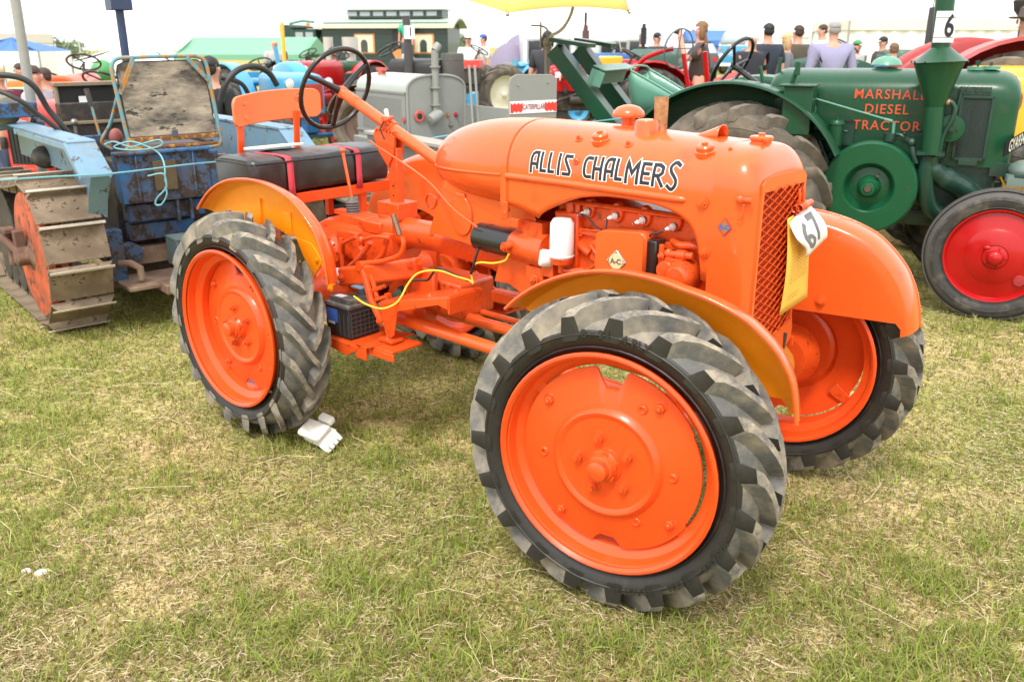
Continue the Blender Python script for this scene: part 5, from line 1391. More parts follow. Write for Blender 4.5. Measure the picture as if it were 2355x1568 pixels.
# rope strung across the machines, with its knots
def rope_path(pts, r=.005): 
    b = MB(); b.tube(pts, r, n=6); return b
Pn = lambda px, py, Y: at(px, py, Y)
rp = [Pn(-120, 428, 4.0), Pn(0, 415, 4.15), Pn(110, 407, 4.2), Pn(258, 399, 4.25), Pn(420, 380, 4.45), Pn(500, 372, 4.6)]
rp2 = [Pn(500, 372, 4.6), Pn(700, 352, 4.9), Pn(960, 323, 5.15), Pn(1010, 315, 5.15), Pn(1090, 305, 5.2), Pn(1200, 296, 5.3), Pn(1340, 283, 5.5), Pn(1440, 271, 5.7)]
b = MB(); b.tube(crom(rp[:-1] + rp2, 4), .0042, n=6)
b.tube(crom([Pn(240, 333, 4.5), Pn(262, 326, 4.5), Pn(300, 338, 4.5), Pn(330, 330, 4.5), Pn(366, 322, 4.5), Pn(372, 334, 4.5), Pn(340, 343, 4.5), Pn(290, 345, 4.5), Pn(262, 338, 4.5), Pn(300, 326, 4.5), Pn(345, 340, 4.5), Pn(368, 356, 4.5), Pn(378, 380, 4.45), Pn(380, 418, 4.4)], 6), .0042, n=6)
b.tube(crom([Pn(340, 405, 4.4), Pn(375, 400, 4.4), Pn(383, 425, 4.4), Pn(380, 436, 4.4), Pn(362, 455, 4.4), Pn(358, 470, 4.4), Pn(372, 470, 4.4), Pn(384, 448, 4.4), Pn(380, 430, 4.4)], 6), .0045, n=6)
tag(b.build("rope", ROPE, None, smooth=60), "thin pale blue rope strung behind the orange tractor and knotted on the blue crawler", "rope")

# ------------------------------------------------------------------ green single-cylinder tractor (x forward, y away)
GT = thing("tractor", "dark green vintage tractor with big flywheel, funnel chimney and MARSHALL DIESEL TRACTOR on its side", "tractor", (2.793, 4.923, 0), R(-25))
GT["label"] = "dark green tractor with large flywheel and funnel chimney, lettered MARSHALL DIESEL TRACTOR"
RUB_TAN2 = mat("dry_lit_lug_crown", (.17, .145, .115), .85, var=.3, vscale=20, bump=.4)  # lug crowns coloured paler than the tan tread so they look lit
def simple_wheel(parent, loc, rz, Rt, rr, w, disc_mat, tread="ag", nl=18, mats=None, hub_r=.06, dome=.03, outer=-1, lug=.03, seg=56, hole=False, tan=False):
    wh = part("wheel", parent, loc, (0, 0, rz))
    m = mats or ([RUB_TAN, RUB_TAN, RUB_TAN2] if tan else [RUB_DARK, RUB_DARK, RUB_DARK])
    tyre_mesh("tyre", wh, Rt, rr, w, nl=nl, lug=lug, rib=(tread != "ag"), mats=m, seg=seg, lugw=.024 * Rt / .46)
    s = outer
    b = MB(); b.lathe([(rr + .004, w * .80), (rr + .006, w * .72), (rr - .012, w * .66), (rr - .03, w * .4), (rr - .035, 0), (rr - .03, -w * .4), (rr - .012, -w * .66), (rr + .006, -w * .72), (rr + .004, -w * .80)], (0, 0, 0), (0, 1, 0), n=seg)
    b.build("rim", disc_mat, wh, smooth=40)
    b = MB(); b.lathe([(.001, s * (dome + .03)), (hub_r * .5, s * (dome + .03)), (hub_r, s * dome), (hub_r, s * dome * .4), (rr * .45, s * (dome * .2)), (rr * .55, s * (-.01)), (rr * .8, s * (.01)), (rr - .02, s * (.02)), (rr - .02, s * -.01), (.001, s * -.02)], (0, 0, 0), (0, 1, 0), n=40)
    b.build("disc", disc_mat, wh, smooth=40)
    b = MB(); 
    for k in range(5): a = 2 * PI * k / 5 + .4; b.hexbolt((hub_r * 1.3 * math.cos(a), s * (dome * .4), hub_r * 1.3 * math.sin(a)), (0, s, 0), .009 * rr / .3, .010)
    b.cyl((0, s * dome, 0), (0, s * (dome + .045), 0), hub_r * .55, hub_r * .5, n=20)
    b.build("hub", disc_mat, wh, smooth=40)
    return wh
# front wheel: smooth tyre and domed red disc
fw = part("wheel", GT, (0, .06, .39), (0, 0, R(-3)))
tyre_mesh("tyre", fw, .392, .268, .062, rib=True, lug=.006, mats=[RUB_DARK, mat("grey_rib_rubber", (.075, .07, .065), .7, var=.3, vscale=30, bump=.3), RUB_DARK], seg=72)
b = MB(); b.lathe([(.268, -.050), (.272, -.056), (.262, -.054), (.256, -.040), (.250, -.030), (.17, -.046), (.155, -.052), (.150, -.056), (.07, -.066), (.068, -.060), (.001, -.060)], (0, 0, 0), (0, 1, 0), n=64); b.lathe([(.268, .05), (.24, .03), (.001, .03)], (0, 0, 0), (0, 1, 0), n=40); b.build("disc", RED, fw, smooth=35)
b = MB(); b.lathe([(.066, -.064), (.066, -.072), (.050, -.078), (.044, -.080), (.040, -.100), (.030, -.112), (.001, -.116)], (0, 0, 0), (0, 1, 0), n=36)
for k in range(5): a = 2 * PI * k / 5; b.ball((.055 * math.cos(a), -.078, .055 * math.sin(a)), .007, n=8)
b.ball((-.045, -.072, .05), (.022, .008, .014), n=12); b.build("hub", RED, fw, smooth=45)
b = MB(); b.lathe([(.001, .006), (.030, .004), (.034, -.002)], (.145, -.052, -.128), (0, -1, 0), n=20); b.build("valve_recess", RED_D, fw, smooth=50)
fw2 = part("wheel", GT, (0, 1.10, .39), (0, 0, 0)); tyre_mesh("tyre", fw2, .392, .268, .062, rib=True, lug=.006, mats=[RUB_DARK] * 3, seg=40)
b = MB(); b.lathe([(.268, -.03), (.001, -.03)], (0, 0, 0), (0, 1, 0), n=30); b.build("disc", RED, fw2)
simple_wheel(GT, (-1.55, .10, .60), 0, .620, .36, .14, GREEN, nl=16, tan=True, lug=.055, seg=72)
simple_wheel(GT, (-1.55, 1.12, .60), 0, .615, .36, .13, GREEN, nl=18, tan=True, lug=.035, seg=48)
# flywheel
b = MB(); c = (-.735, .12, .725)
b.lathe([(.001, -.075), (.022, -.075), (.026, -.070), (.040, -.068), (.042, -.02), (.060, .0), (.070, .035), (.115, .045), (.135, .02), (.142, -.015), (.150, -.022), (.262, -.022), (.272, -.012), (.276, .0), (.276, .10), (.262, .105), (.001, .105)], c, (0, 1, 0), n=80)
b.build("flywheel", GREEN_F, GT, smooth=32)
b = MB(); b.lathe([(.001, -.0785), (.018, -.0785), (.018, -.070)], c, (0, 1, 0), n=20); b.build("shaft_bore", mat("rust_bore", (.10, .05, .035), .8), GT)
for a in (5, 178, 60):
    r = .215 if a != 60 else .085
    b = MB(); b.cyl((c[0] + r * math.cos(R(a)), c[1] - .0235 + (.06 if a == 60 else 0), c[2] + r * math.sin(R(a))), (c[0] + r * math.cos(R(a)), c[1] - .01, c[2] + r * math.sin(R(a))), .010, n=14); b.build("balance_hole", GRIME, GT)
# bonnet: rounded, nose rounded
b = MB(); rings = []
for x, q in ((-1.42, .80), (-1.40, .92), (-1.37, .98), (-1.33, 1), (-.95, 1), (-.946, 1.006), (-.14, 1.006), (-.09, .995), (-.05, .97), (-.02, .93), (.0, .87), (.01, .80)):
    hw, zt = .275 * (q if q < 1 else 1), 1.405 - (1 - min(q, 1)) * .45 + (.003 if q > 1 else 0)
    zs = 1.25; ring = [(x, .56 - hw, .86 + (zs - .86) * i / 5) for i in range(5)]
    for i in range(25):
        a = PI - PI * i / 24; cc, ss = math.cos(a), math.sin(a); ring.append((x, .56 + math.copysign(abs(cc) ** (2 / 2.4), cc) * hw, zs + abs(ss) ** (2 / 2.4) * (zt - zs)))
    ring += [(x, .56 + hw, .86 + (zs - .86) * i / 5) for i in range(4, -1, -1)]
    rings.append(ring)
b.loft(rings, closed=False); last = rings[-1]; b.loft([last, [(.013, .56, 1.08)] * len(last)], closed=False)
b.build("bonnet", GREEN, GT, smooth=40)
b = MB(); b.box((-.72, .56, .74), (1.35, .46, .30)); b.box((-.30, .56, .62), (.6, .40, .30)); b.box((-1.3, .56, .66), (.5, .50, .5)); b.box((-.72, .40, .92), (.5, .2, .12)); b.cyl((0, .1, .42), (0, 1.0, .42), .04, n=14); b.box((-.05, .56, .55), (.16, .3, .16)); b.cyl((-1.55, .1, .6), (-1.55, 1.1, .6), .07, n=16)
b.build("engine_casting", GREEN_D, GT, bevel=.02)
b = MB()
b.tube(crom([(-.42, .14, .93), (-.40, .16, .86), (-.33, .20, .80), (-.22, .26, .74), (-.13, .30, .66)], 6), [.045] * 6 + [.055] * 6 + [.065] * 6 + [.07] * 6 + [.075], n=16); b.tube(crom([(-.42, .15, .93), (-.43, .16, .80), (-.40, .2, .66), (-.34, .25, .58), (-.2, .35, .55)], 6), .05, n=14)
b.box((-.42, .14, .945), (.15, .12, .018)); b.build("silencer_pipe", GREEN_D, GT, smooth=50)
# chimney: post, cone and rim, tube
ch = part("chimney", GT); ax = Vector((-.053, 0, 1)).normalized(); c0 = Vector((-.42, .12, .94))
b = MB(); b.cyl(c0, c0 + ax * .27, .051, n=4 * 7); b.build("lower_post", GREEN, ch, smooth=40)
b = MB(); b.lathe([(.046, 0), (.050, .0), (.134, .245), (.136, .250)], c0 + ax * .268, ax, n=40); b.lathe([(.144, 0), (.150, .003), (.144, .007), (.136, .010), (.050, .082), (.050, .09)], c0 + ax * .515, ax, n=40); b.build("funnel", GREEN, ch, smooth=30)
for k in range(12):
    a = 2 * PI * k / 12; p = c0 + ax * .5185 + Vector((.147 * math.cos(a), .147 * math.sin(a), 0)); b = MB(); b.ball(p, .0055, n=8); b.build("rim_bolt", GREEN_D, ch)
b = MB(); b.cyl(c0 + ax * .59, c0 + ax * 1.35, .051, n=32); b.box(c0 + ax * .97 + Vector((.0, -.0515, 0)), (.004, .004, .75)); b.build("stack", GREEN, ch, smooth=40)
t = thing("number_card", "white show card with a black figure 6 tied to the green chimney", "card"); t.matrix_world = Matrix.Translation((2.793, 4.923, 0)) @ Matrix.Rotation(R(-25), 4, 'Z')
b = MB(); pc = c0 + ax * .705 + Vector((.012, -.056, 0)); b.box(pc, (.105, .002, .165)); b.build("card", PAPER, t)
letters("6", pc + Vector((.022, -.003, 0)), (1, 0, 0), (0, 0, 1), .165, INK, t, name="figure", bold=.004, sx=.62)
b = MB()
for dz in (-.055, .05): b.cyl(pc + Vector((-.056, -.0025, dz)), pc + Vector((.05, -.0025, dz)), .0016, n=5)
b.build("wire_tie", STEEL, t)
# lettering
for txt, xc, z in (("MARSHALL", -.690, 1.262), ("DIESEL", -.700, 1.175), ("TRACTOR", -.690, 1.078)):
    letters(txt, (xc, .279, z), (1, 0, 0), (0, 0, 1), .080, mat("orange_red_lettering", (.62, .085, .03), .45), GT, name="lettering", space=1.16, sx=.94, bold=.0006)
b = MB(); b.box((-.45, .283, 1.15), (.004, .003, .50)); b.build("panel_seam", GREEN_D, GT)
letters("7373", (-.30, .276, 1.325), (1, 0, 0), (0, .12, 1), .026, mat("pale_worn_digits", (.12, .22, .17), .5), GT, name="serial_number", space=1.2)
# side radiator core in frame, head details
b = MB(); b.box((-.215, .277, 1.08), (.155, .010, .34)); b.build("radiator_screen", mat("dark_mesh_screen", (.012, .022, .018), .6, var=.5, vscale=90, bump=.8, bscale=160), GT)
b = MB()
for x in (-.297, -.133): b.box((x, .274, 1.08), (.014, .022, .365))
for z in (.905, 1.262): b.box((-.215, .274, z), (.178, .022, .014))
b.box((-.235, .276, 1.295), (.17, .016, .045))
for x in (-.30, -.27, -.225, -.19, -.165): b.cyl((x, .26, 1.30), (x, .262, 1.30), .014, n=12)
b.tube([(-.335, .24, .93), (-.31, .24, 1.29)], .009, n=8); b.box((-.215, .27, .885), (.10, .02, .03)); b.box((-.02, .30, .85), (.14, .02, .08)); b.box((-.36, .275, 1.10), (.03, .012, .30))
for i in range(18): b.box((-.288 + .0086 * i, .2712, 1.08), (.0016, .002, .335))
b.build("radiator_guard", GREEN_D, GT, bevel=.002)
b = MB(); b.lathe([(.001, -.03), (.016, -.03), (.018, -.012), (.074, -.008), (.078, 0), (.078, .030), (.001, .034)], (-.335, .17, 1.085), (0, 1, 0), n=44); b.build("fan_pulley", GREEN, GT, smooth=32)
b = MB(); b.hexbolt((-.335, .135, 1.085), (0, -1, 0), .012, .012); b.hexbolt((-.30, .158, 1.083), (0, -1, 0), .006, .008); b.build("pulley_bolt", GREEN_D, GT)
b = MB(); b.tube(crom([(-.375, .13, 1.235), (-.352, .125, 1.235), (-.330, .125, 1.20), (-.335, .125, 1.14), (-.37, .13, 1.04), (-.375, .13, .92)], 6), .0135, n=10); b.build("water_hose", GREEN_D, GT, smooth=60)
b = MB(); b.cyl((-.385, .13, 1.237), (-.360, .128, 1.237), .018, n=14); b.build("hose_clip", BRASS, GT)
b = MB(); b.tube([(-.29, .14, 1.02), (-.335, .16, .93), (-.38, .16, .86)], .004, n=5); b.tube([(-.66, .16, 1.005), (-.40, .15, 1.07)], .005, n=5); b.tube([(-.38, .15, .92), (-.20, .12, .80), (-.05, .10, .70)], .003, n=5); b.build("drive_belt", BLACK, GT)
# filter bowl, lubricator, pipes, levers, control rod
b = MB(); b.lathe([(.001, -.10), (.022, -.098), (.038, -.085), (.044, -.06), (.044, .055), (.050, .058), (.050, .066), (.040, .080), (.012, .086), (.012, .10), (.001, .10)], (-.965, .17, 1.03), (0, 0, 1), n=32); b.build("fuel_filter", GREEN, GT, smooth=38)
b = MB(); b.box((-.915, .27, 1.03), (.095, .02, .15)); b.box((-.93, .26, 1.11), (.11, .03, .012)); b.ball((-1.06, .2, 1.055), .022, n=12); b.ball((-1.09, .2, 1.06), .026, n=12); b.cyl((-1.09, .2, 1.05), (-.90, .2, 1.045), .009, n=8); b.ball((-1.02, .19, 1.048), .018, n=10)
b.tube(crom([(-1.06, .2, 1.0), (-1.0, .2, .98), (-.95, .2, .97)], 4), .012, n=8); b.tube([(-.97, .2, .93), (-1.0, .22, .86)], .014, n=8); b.tube([(-1.06, .22, .98), (-.99, .2, .85)], .016, n=10)
b.cyl((-.655, .19, 1.0), (-.655, .19, 1.045), .036, n=20); b.tube(crom([(-.62, .19, 1.04), (-.59, .18, 1.035), (-.56, .18, 1.0)], 5), .010, n=8); b.tube(crom([(-.53, .16, .99), (-.51, .15, .93), (-.49, .15, .88)], 4), .020, n=10); b.ball((-.53, .15, 1.0), .026, n=12); b.ball((-.555, .18, 1.01), .02, n=10)
for x, z in ((-1.03, 1.12), (-1.03, 1.15), (-1.03, 1.18), (-1.025, 1.21), (-.58, 1.04), (-.50, 1.06), (-.47, 1.02)): b.ball((x - .12 * (x < -1), .25, z), .011, n=8)
b.build("injection_pump_group", GREEN_D, GT, smooth=45)
b = MB(); b.cyl((-1.16, .22, 1.245), (-.655, .20, 1.115), .0055, n=8); b.tube([(-.645, .20, 1.11), (-.64, .2, 1.03)], .009, n=8); b.cyl((-.70, .2, 1.125), (-.655, .2, 1.115), .009, n=8); b.build("control_rod", GREEN_P, GT)
b = MB(); b.tube(crom([(-1.165, .21, 1.25), (-1.115, .22, 1.21), (-1.105, .23, 1.15), (-1.15, .23, 1.09), (-1.17, .23, 1.03)], 6), .0025, n=5); b.build("copper_pipe", GREEN_P, GT)
b = MB(); b.ball((-1.175, .21, 1.25), .014, n=10); b.tube(crom([(-1.20, .2, 1.22), (-1.19, .2, 1.27), (-1.165, .2, 1.285), (-1.15, .2, 1.27)], 5), .007, n=8); b.tube([(-1.30, .24, 1.20), (-1.24, .22, 1.40)], .016, n=6); b.box((-1.235, .22, 1.41), (.03, .03, .08)); b.tube([(-1.42, .25, 1.25), (-1.47, .25, 1.42)], .012, n=6); b.tube([(-1.38, .45, 1.30), (-1.38, .45, 1.47)], .013, n=6); b.build("hand_lever", GREEN, GT, bevel=.002)
# top: domed cap, filler with wing nuts, badge, plate
b = MB(); b.lathe([(.065, -.03), (.065, .008)], (-.745, .56, 1.41), (0, 0, 1), n=30); b.build("filler_neck", GREEN_D, GT)
b = MB(); b.lathe([(.088, 0), (.092, .004), (.080, .028), (.052, .048), (.022, .056), (.014, .058), (.014, .064), (.001, .066)], (-.745, .56, 1.425), (0, 0, 1), n=40); b.build("domed_cap", GREEN_P, GT, smooth=45)
b = MB(); b.cyl((-.24, .50, 1.405), (-.24, .50, 1.425), .050, n=28); b.cyl((-.16, .50, 1.41), (-.16, .50, 1.428), .050, n=28); b.box((-.20, .50, 1.418), (.10, .05, .012)); b.build("header_cap", GREEN_P, GT, smooth=35)
b = MB(); 
for a in (-.5, 0, .5): b.tube([(-.235, .50, 1.425), (-.235 + .022 * math.sin(a), .50, 1.425 + .035 * math.cos(a))], [.004, .009], n=8)
b.box((-.165, .50, 1.44), (.018, .018, .02)); b.build("wing_nut", GREEN_D, GT)
b = MB(); b.lathe([(.001, .006), (.050, .006), (.060, .008), (.062, .0), (.058, -.004)], (-.008, .36, 1.235), (.9, -.44, 0), n=36); b.build("badge_ring", RED, GT, smooth=40)
b = MB(); b.lathe([(.001, .0095), (.046, .0095)], (-.008, .36, 1.235), (.9, -.44, 0), n=36); b.build("badge_face", mat("chrome_dark_badge", (.12, .13, .13), .3, metal=.6), GT)
letters("M", Vector((-.008, .36, 1.235)) + Vector((.9, -.44, 0)) * .0105, (.44, .9, 0), (0, 0, 1), .070, CHROME, GT, name="badge_letter", bold=.002)
b = MB(); u = Vector((.34, .93, .12)).normalized(); pb = Vector((-.045, .12, .985)); b.prism([(0, -.042), (.40, -.042), (.40, .042), (0, .042)], pb, u, (0, 0, 1), .005); b.build("number_plate", mat("black_plate", (.008, .008, .008), .7, spec=.1), GT)
letters("GYA934", pb + u * .20 + Vector((.0042, -.0020, 0)), u, (0, 0, 1), .098, mat("silver_digits", (.62, .60, .52), .4), GT, name="registration", sx=.78, bold=.002)
b = MB(); b.ball((.10, .25, .86), (.10, .12, .06), n=18); b.cyl((.02, .2, .84), (.02, .2, .80), .03, n=14); b.box((.10, .40, .80), (.2, .5, .05)); b.build("steering_box", mat("grey_green_casting", (.13, .18, .16), .4, coat=.3, var=.2), GT, smooth=60)
b = MB(); b.box((-.40, .35, .56), (.55, .03, .022)); b.build("drawbar_rail", BLACK_M, GT)
# fender, seat, steering wheel, bracket
def gfender(y, s):
    b = MB(); rings = []
    for i in range(33):
        a = R(26 + (168 - 26) * i / 32); ca, sa = math.cos(a), math.sin(a)
        prof = [(.40, y + s * .31), (.55, y + s * .31), (.66, y + s * .31), (.71, y + s * .30), (.735, y + s * .27), (.74, y + s * .2), (.74, y + s * .0), (.735, y - s * .012), (.722, y - s * .014)]
        rings.append([(-1.60 + r * ca * 1.02, yy, .60 + r * sa) for r, yy in prof])
    b.loft(rings, closed=False); b.build("fender", GREEN, GT, smooth=35)
gfender(-.02, 1); gfender(1.24, -1)
b = MB(); b.box((-1.19, .12, 1.17), (.17, .22, .28)); b.box((-1.20, .12, 1.316), (.21, .26, .012)); b.build("toolbox", GREEN, GT, bevel=.004)
def pan_seat():
    b = MB(); rings = []; rim = []
    for i in range(15):
        f = i / 14; x = -2.40 + .44 * f; zt = 1.385 - .20 * f ** 1.1; zb = 1.06 + .04 * f; hw = .215 - .03 * f
        if i == 0: zb = 1.33
        elif i == 1: zb = 1.18
        elif i == 2: zb = 1.10
        rings.append([(x + (-.0 if i else .015) + .05 * (1 - f) * abs(math.cos(a)) ** 2, .52 + hw * math.copysign(abs(math.cos(a)) ** .6, math.cos(a)), zt - (zt - zb) * abs(math.sin(a)) ** .7) for a in [PI * k / 20 for k in range(21)]])
    b.loft(rings, closed=False); b.build("bucket_seat", GREEN_P, GT, smooth=60, solid=.006)
    ed = [r[0] for r in rings[::-1]] + [(rings[0][0][0] - .02 * math.sin(PI * k / 8), .52 + .215 * math.cos(PI * k / 8), 1.388 + .02 * math.sin(PI * k / 8)) for k in range(1, 8)] + [r[-1] for r in rings]
    b = MB(); b.tube(ed, .007, n=8); b.build("seat_rim", GREEN_P, GT, smooth=60)
    b = MB(); b.box((-2.15, .52, 1.03), (.30, .12, .06)); b.box((-2.0, .52, .93), (.5, .08, .08)); b.build("seat_bracket", GREEN, GT)
pan_seat()
swg = part("steering_wheel", GT); c = Vector((-1.72, .62, 1.42)); axs = Vector((.80, -.25, -.50)).normalized(); u_, w_, _ = frame_from(axs)
b = MB(); b.tube([c + u_ * (.195 * math.cos(2 * PI * k / 48)) + w_ * (.195 * math.sin(2 * PI * k / 48)) for k in range(48)], .0125, n=10, closed=True); b.build("rim", BLACK, swg, smooth=60)
b = MB(); b.tube([c, c + axs * .5], .018, n=10); b.build("column", BLACK, swg)
for k in range(3):
    a = 2 * PI * k / 3 + .2; b = MB(); b.tube([c + axs * .02, c + (u_ * math.cos(a) + w_ * math.sin(a)) * .195], .010, n=8); b.build("spoke", BLACK, swg)
# rear rollover-like bracket of channel sections
for y in (.32, .80):
    b = MB(); p0, p1 = Vector((-2.86, y, 1.545)), Vector((-2.36, y, .98)); d = (p1 - p0); ang = math.atan2(d.x, d.z)
    for off, th, wd in ((.0, .008, .10), ): b.box((p0 + p1) / 2, (.008, .135, d.length), rot=Matrix.Rotation(ang, 3, 'Y'))
    n_ = Vector((math.cos(ang), 0, -math.sin(ang)))
    for s_ in (-1, 1): b.box((p0 + p1) / 2 + Vector((0, s_ * .064, 0)) + n_ * .048, (.100, .008, d.length), rot=Matrix.Rotation(ang, 3, 'Y'))
    b.build("channel_post", GREEN, GT, bevel=.002)
    b = MB(); b.box((-2.77, y + .0, 1.560), (.29, .17, .026), rot=Matrix.Rotation(R(8), 3, 'Y')); b.build("post_cap_plate", GREEN, GT, bevel=.002)
b = MB(); bc = Vector((-2.585, .60, 1.375)); rt = Matrix.Rotation(R(20), 3, 'Y')
b.box(bc + Vector((0, 0, -.045)), (.010, .70, .105), rot=rt); b.box(bc + Vector((.02, -.345, -.045)), (.10, .010, .105), rot=rt); b.box(bc + Vector((.045, 0, .02)), (.10, .70, .008), rot=rt); b.build("cross_channel", GREEN_P, GT, bevel=.002)
b = MB(); b.box((-2.25, .55, .85), (.5, .5, .3)); b.box((-2.3, .56, 1.0), (.15, .6, .06)); b.build("rear_casting", GREEN_D, GT, bevel=.02)

# ------------------------------------------------------------------ grey crawler tractor with name panel
GC = thing("crawler_tractor", "grey crawler tractor with wooden step and a red and white CATERPILLAR panel", "crawler tractor", (-.63, 5.38, 0), R(124), group="crawler tractors")
def hood_grey():
    b = MB(); rings = []
    for x in (0, .70):
        ring = [(x, 0, .55 + (1.28 - .55) * i / 4) for i in range(5)]
        for i in range(1, 16):
            a = PI - PI * i / 16; cc, ss = math.cos(a), math.sin(a); ring.append((x, -.20 - .2 * math.copysign(abs(cc) ** .75, cc) * -1 * -1 if False else -.20 - math.copysign(abs(cc) ** .7, cc) * .20 * 1.0, 1.285 + .09 * abs(ss) ** .8))
        ring += [(x, -.40, .55 + (1.28 - .55) * i / 4) for i in range(4, -1, -1)]
        rings.append(ring)
    # order left (y=0) to right (y=-.4)
    for r in rings:
        mid = r[5:20]; mid.sort(key=lambda p: -p[1]); r[5:20] = mid
    b.loft(rings, closed=False); b.build("bonnet", GREY_L, GC, smooth=35)
    return rings
rg = hood_grey()
b = MB(); b.prism([(p[1], p[2]) for p in rg[0]], (-.008, 0, 0), (0, 1, 0), (0, 0, 1), .010)
b.build("dashboard", GREY, GC, bevel=.004)
b = MB(); b.tube([(-.012, p[1], p[2]) for p in rg[0][1:-1]], .009, n=8); b.build("dashboard_bead", GREY, GC, smooth=60)
b = MB(); b.box((.35, .004, .92), (.695, .006, .72)); b.box((.35, .009, 1.275), (.70, .008, .012)); b.box((.35, .010, 1.02), (.7, .008, .010))
for i in range(34): b.box((.06 + .0165 * i, .0085, 1.14), (.0035, .003, .20))
b.build("louvred_side_panel", GREY, GC)
b = MB(); b.cyl((-.03, -.185, 1.10), (-.03, -.185, 1.52), .021, n=18); b.cyl((-.03, -.185, 1.515), (-.03, -.215, 1.55), .024, n=14)
for z in (1.20, 1.30, 1.42): b.cyl((-.03, -.185, z), (-.03, -.185, z + .008), .032, n=18)
b.lathe([(.001, -.05), (.03, -.045), (.038, 0), (.03, .045), (.001, .05)], (-.05, -.165, 1.135), (.2, -.9, .35), n=20); b.build("inlet_pipe", GREY, GC, smooth=40)
b = MB(); b.lathe([(.016, 0), (.032, .002), (.036, .008), (.032, .012), (.018, .012)], (-.012, -.075, 1.14), (-1, 0, 0), n=24); b.build("red_gauge", mat("faded_red_ring", (.45, .09, .07), .5), GC)
b = MB(); b.cyl((-.012, -.075, 1.14), (-.020, -.075, 1.14), .016, n=16); b.build("gauge_glass", BLACK_M, GC)
for y, z, m_ in ((-.27, 1.14, BRASS), (-.33, 1.14, RED_D), (-.29, 1.08, STEEL)):
    b = MB(); b.lathe([(.014, 0), (.014, .006), (.006, .008), (.006, .02), (.009, .022), (.001, .026)], (-.012, y, z), (-1, 0, 0), n=14); b.build("dash_knob", m_, GC)
b = MB(); b.lathe([(.008, 0), (.018, .002), (.018, .006), (.001, .006)], (.02, .012, 1.12), (0, 1, 0), n=16); b.build("panel_latch", mat("faded_red_ring", (.45, .09, .07), .5), GC)
b = MB(); b.cyl((.52, -.10, 1.36), (.52, -.10, 1.395), .026, n=16); b.box((.52, -.10, 1.40), (.10, .03, .018)); b.build("radiator_cap", mat("faded_red_cap", (.50, .12, .08), .5), GC)
b = MB(); b.box((-.25, -.405, 1.02), (.49, .010, .36)); b.build("side_panel", GREY, GC, bevel=.003)
pp = [(-.74, .80), (-.74, 1.36), (-.70, 1.385), (-.45, 1.39), (-.41, 1.37), (-.40, 1.34), (-.40, .80)]
b = MB(); b.prism([(y, z) for y, z in pp], (-.50, 0, 0), (0, 1, 0), (0, 0, 1), .012); b.build("name_panel", GREY, GC, bevel=.003)
for y, z in ((-.46, 1.33), (-.67, 1.34), (-.46, 1.10), (-.67, 1.12), (-.73, 1.14), (-.41, 1.10)):
    b = MB(); b.ball((-.508, y, z), .006, n=8); b.build("panel_rivet", GREY, GC)
b = MB(); b.box((-.508, -.57, 1.205), (.003, .335, .070)); b.build("name_strip", PAPER, GC)
for sy, d in ((-.405, -1), (-.735, 1)):
    y0 = sy; L = .085 * d; pts = [(y0, 1.232), (y0, 1.176)] + [(y0 + L * f, 1.176 + (.010 if k % 2 else 0)) for k, f in enumerate((.2, .35, .5, .65, .8, 1.0))] + [(y0 + L * f, 1.232 - (.010 if k % 2 else 0)) for k, f in enumerate((1.0, .8, .65, .5, .35, .2))]
    b = MB(); b.prism(pts, (-.5105, 0, 0), (0, 1, 0), (0, 0, 1), .002); b.build("wavy_mark", INK_R, GC)
letters("CATERPILLAR", (-.5122, -.57, 1.205), (0, -1, 0), (0, 0, 1), .042, mat("dark_red_print", (.30, .05, .05), .5), GC, name="lettering", sx=.62, bold=.0008)
b = MB(); b.box((-.45, .13, 1.045), (1.3, .13, .022)); b.build("step_board", PLANK, GC, bevel=.004)
b = MB(); b.box((-.45, .13, 1.02), (1.28, .10, .026)); b.box((-.25, .10, .80), (1.5, .06, .40)); b.box((-.2, -.2, .75), (1.6, .5, .4)); b.build("frame_side", GREY, GC, bevel=.004)
b = MB()
for y in (-.10, -.14): b.tube([(-.20, y - .25, .95), (-.10, y - .28, 1.43)], .008, n=8)
b.build("steering_lever", GREY, GC)
def grey_track(y):
    b = MB(); 
    for x in (-.65, .75): b.cyl((x, y - .15, .33), (x, y + .15, .33), .28, n=24)
    b.box((.05, y, .33), (1.3, .10, .3)); b.build("track_wheels", GRIME, GC)
    p0 = None; n = 22; per = 2 * 1.4 + 2 * PI * .31; 
    for k in range(n):
        s = per * k / n
        if s < 1.4: x, z, a = -.65 + s, .64, 0
        elif s < 1.4 + PI * .31: t = (s - 1.4) / .31; x, z, a = .75 + .31 * math.sin(t), .33 + .31 * math.cos(t), t
        elif s < 2.8 + PI * .31: t = s - 1.4 - PI * .31; x, z, a = .75 - t, .02, PI
        else: t = (s - 2.8 - PI * .31) / .31; x, z, a = -.65 - .31 * math.sin(t), .33 - .31 * math.cos(t), PI + t
        if p0 is None:
            bb = MB(); bb.box((0, 0, 0), (.19, .32, .014)); bb.box((.08, 0, .02), (.015, .32, .03)); p0 = bb.build("track_plate", TRACKPL, GC); o = p0
        else: o = share(p0, "track_plate", GC)
        o.location = (x, y, z); o.rotation_euler = (0, a, 0)
grey_track(.20); grey_track(-.75)

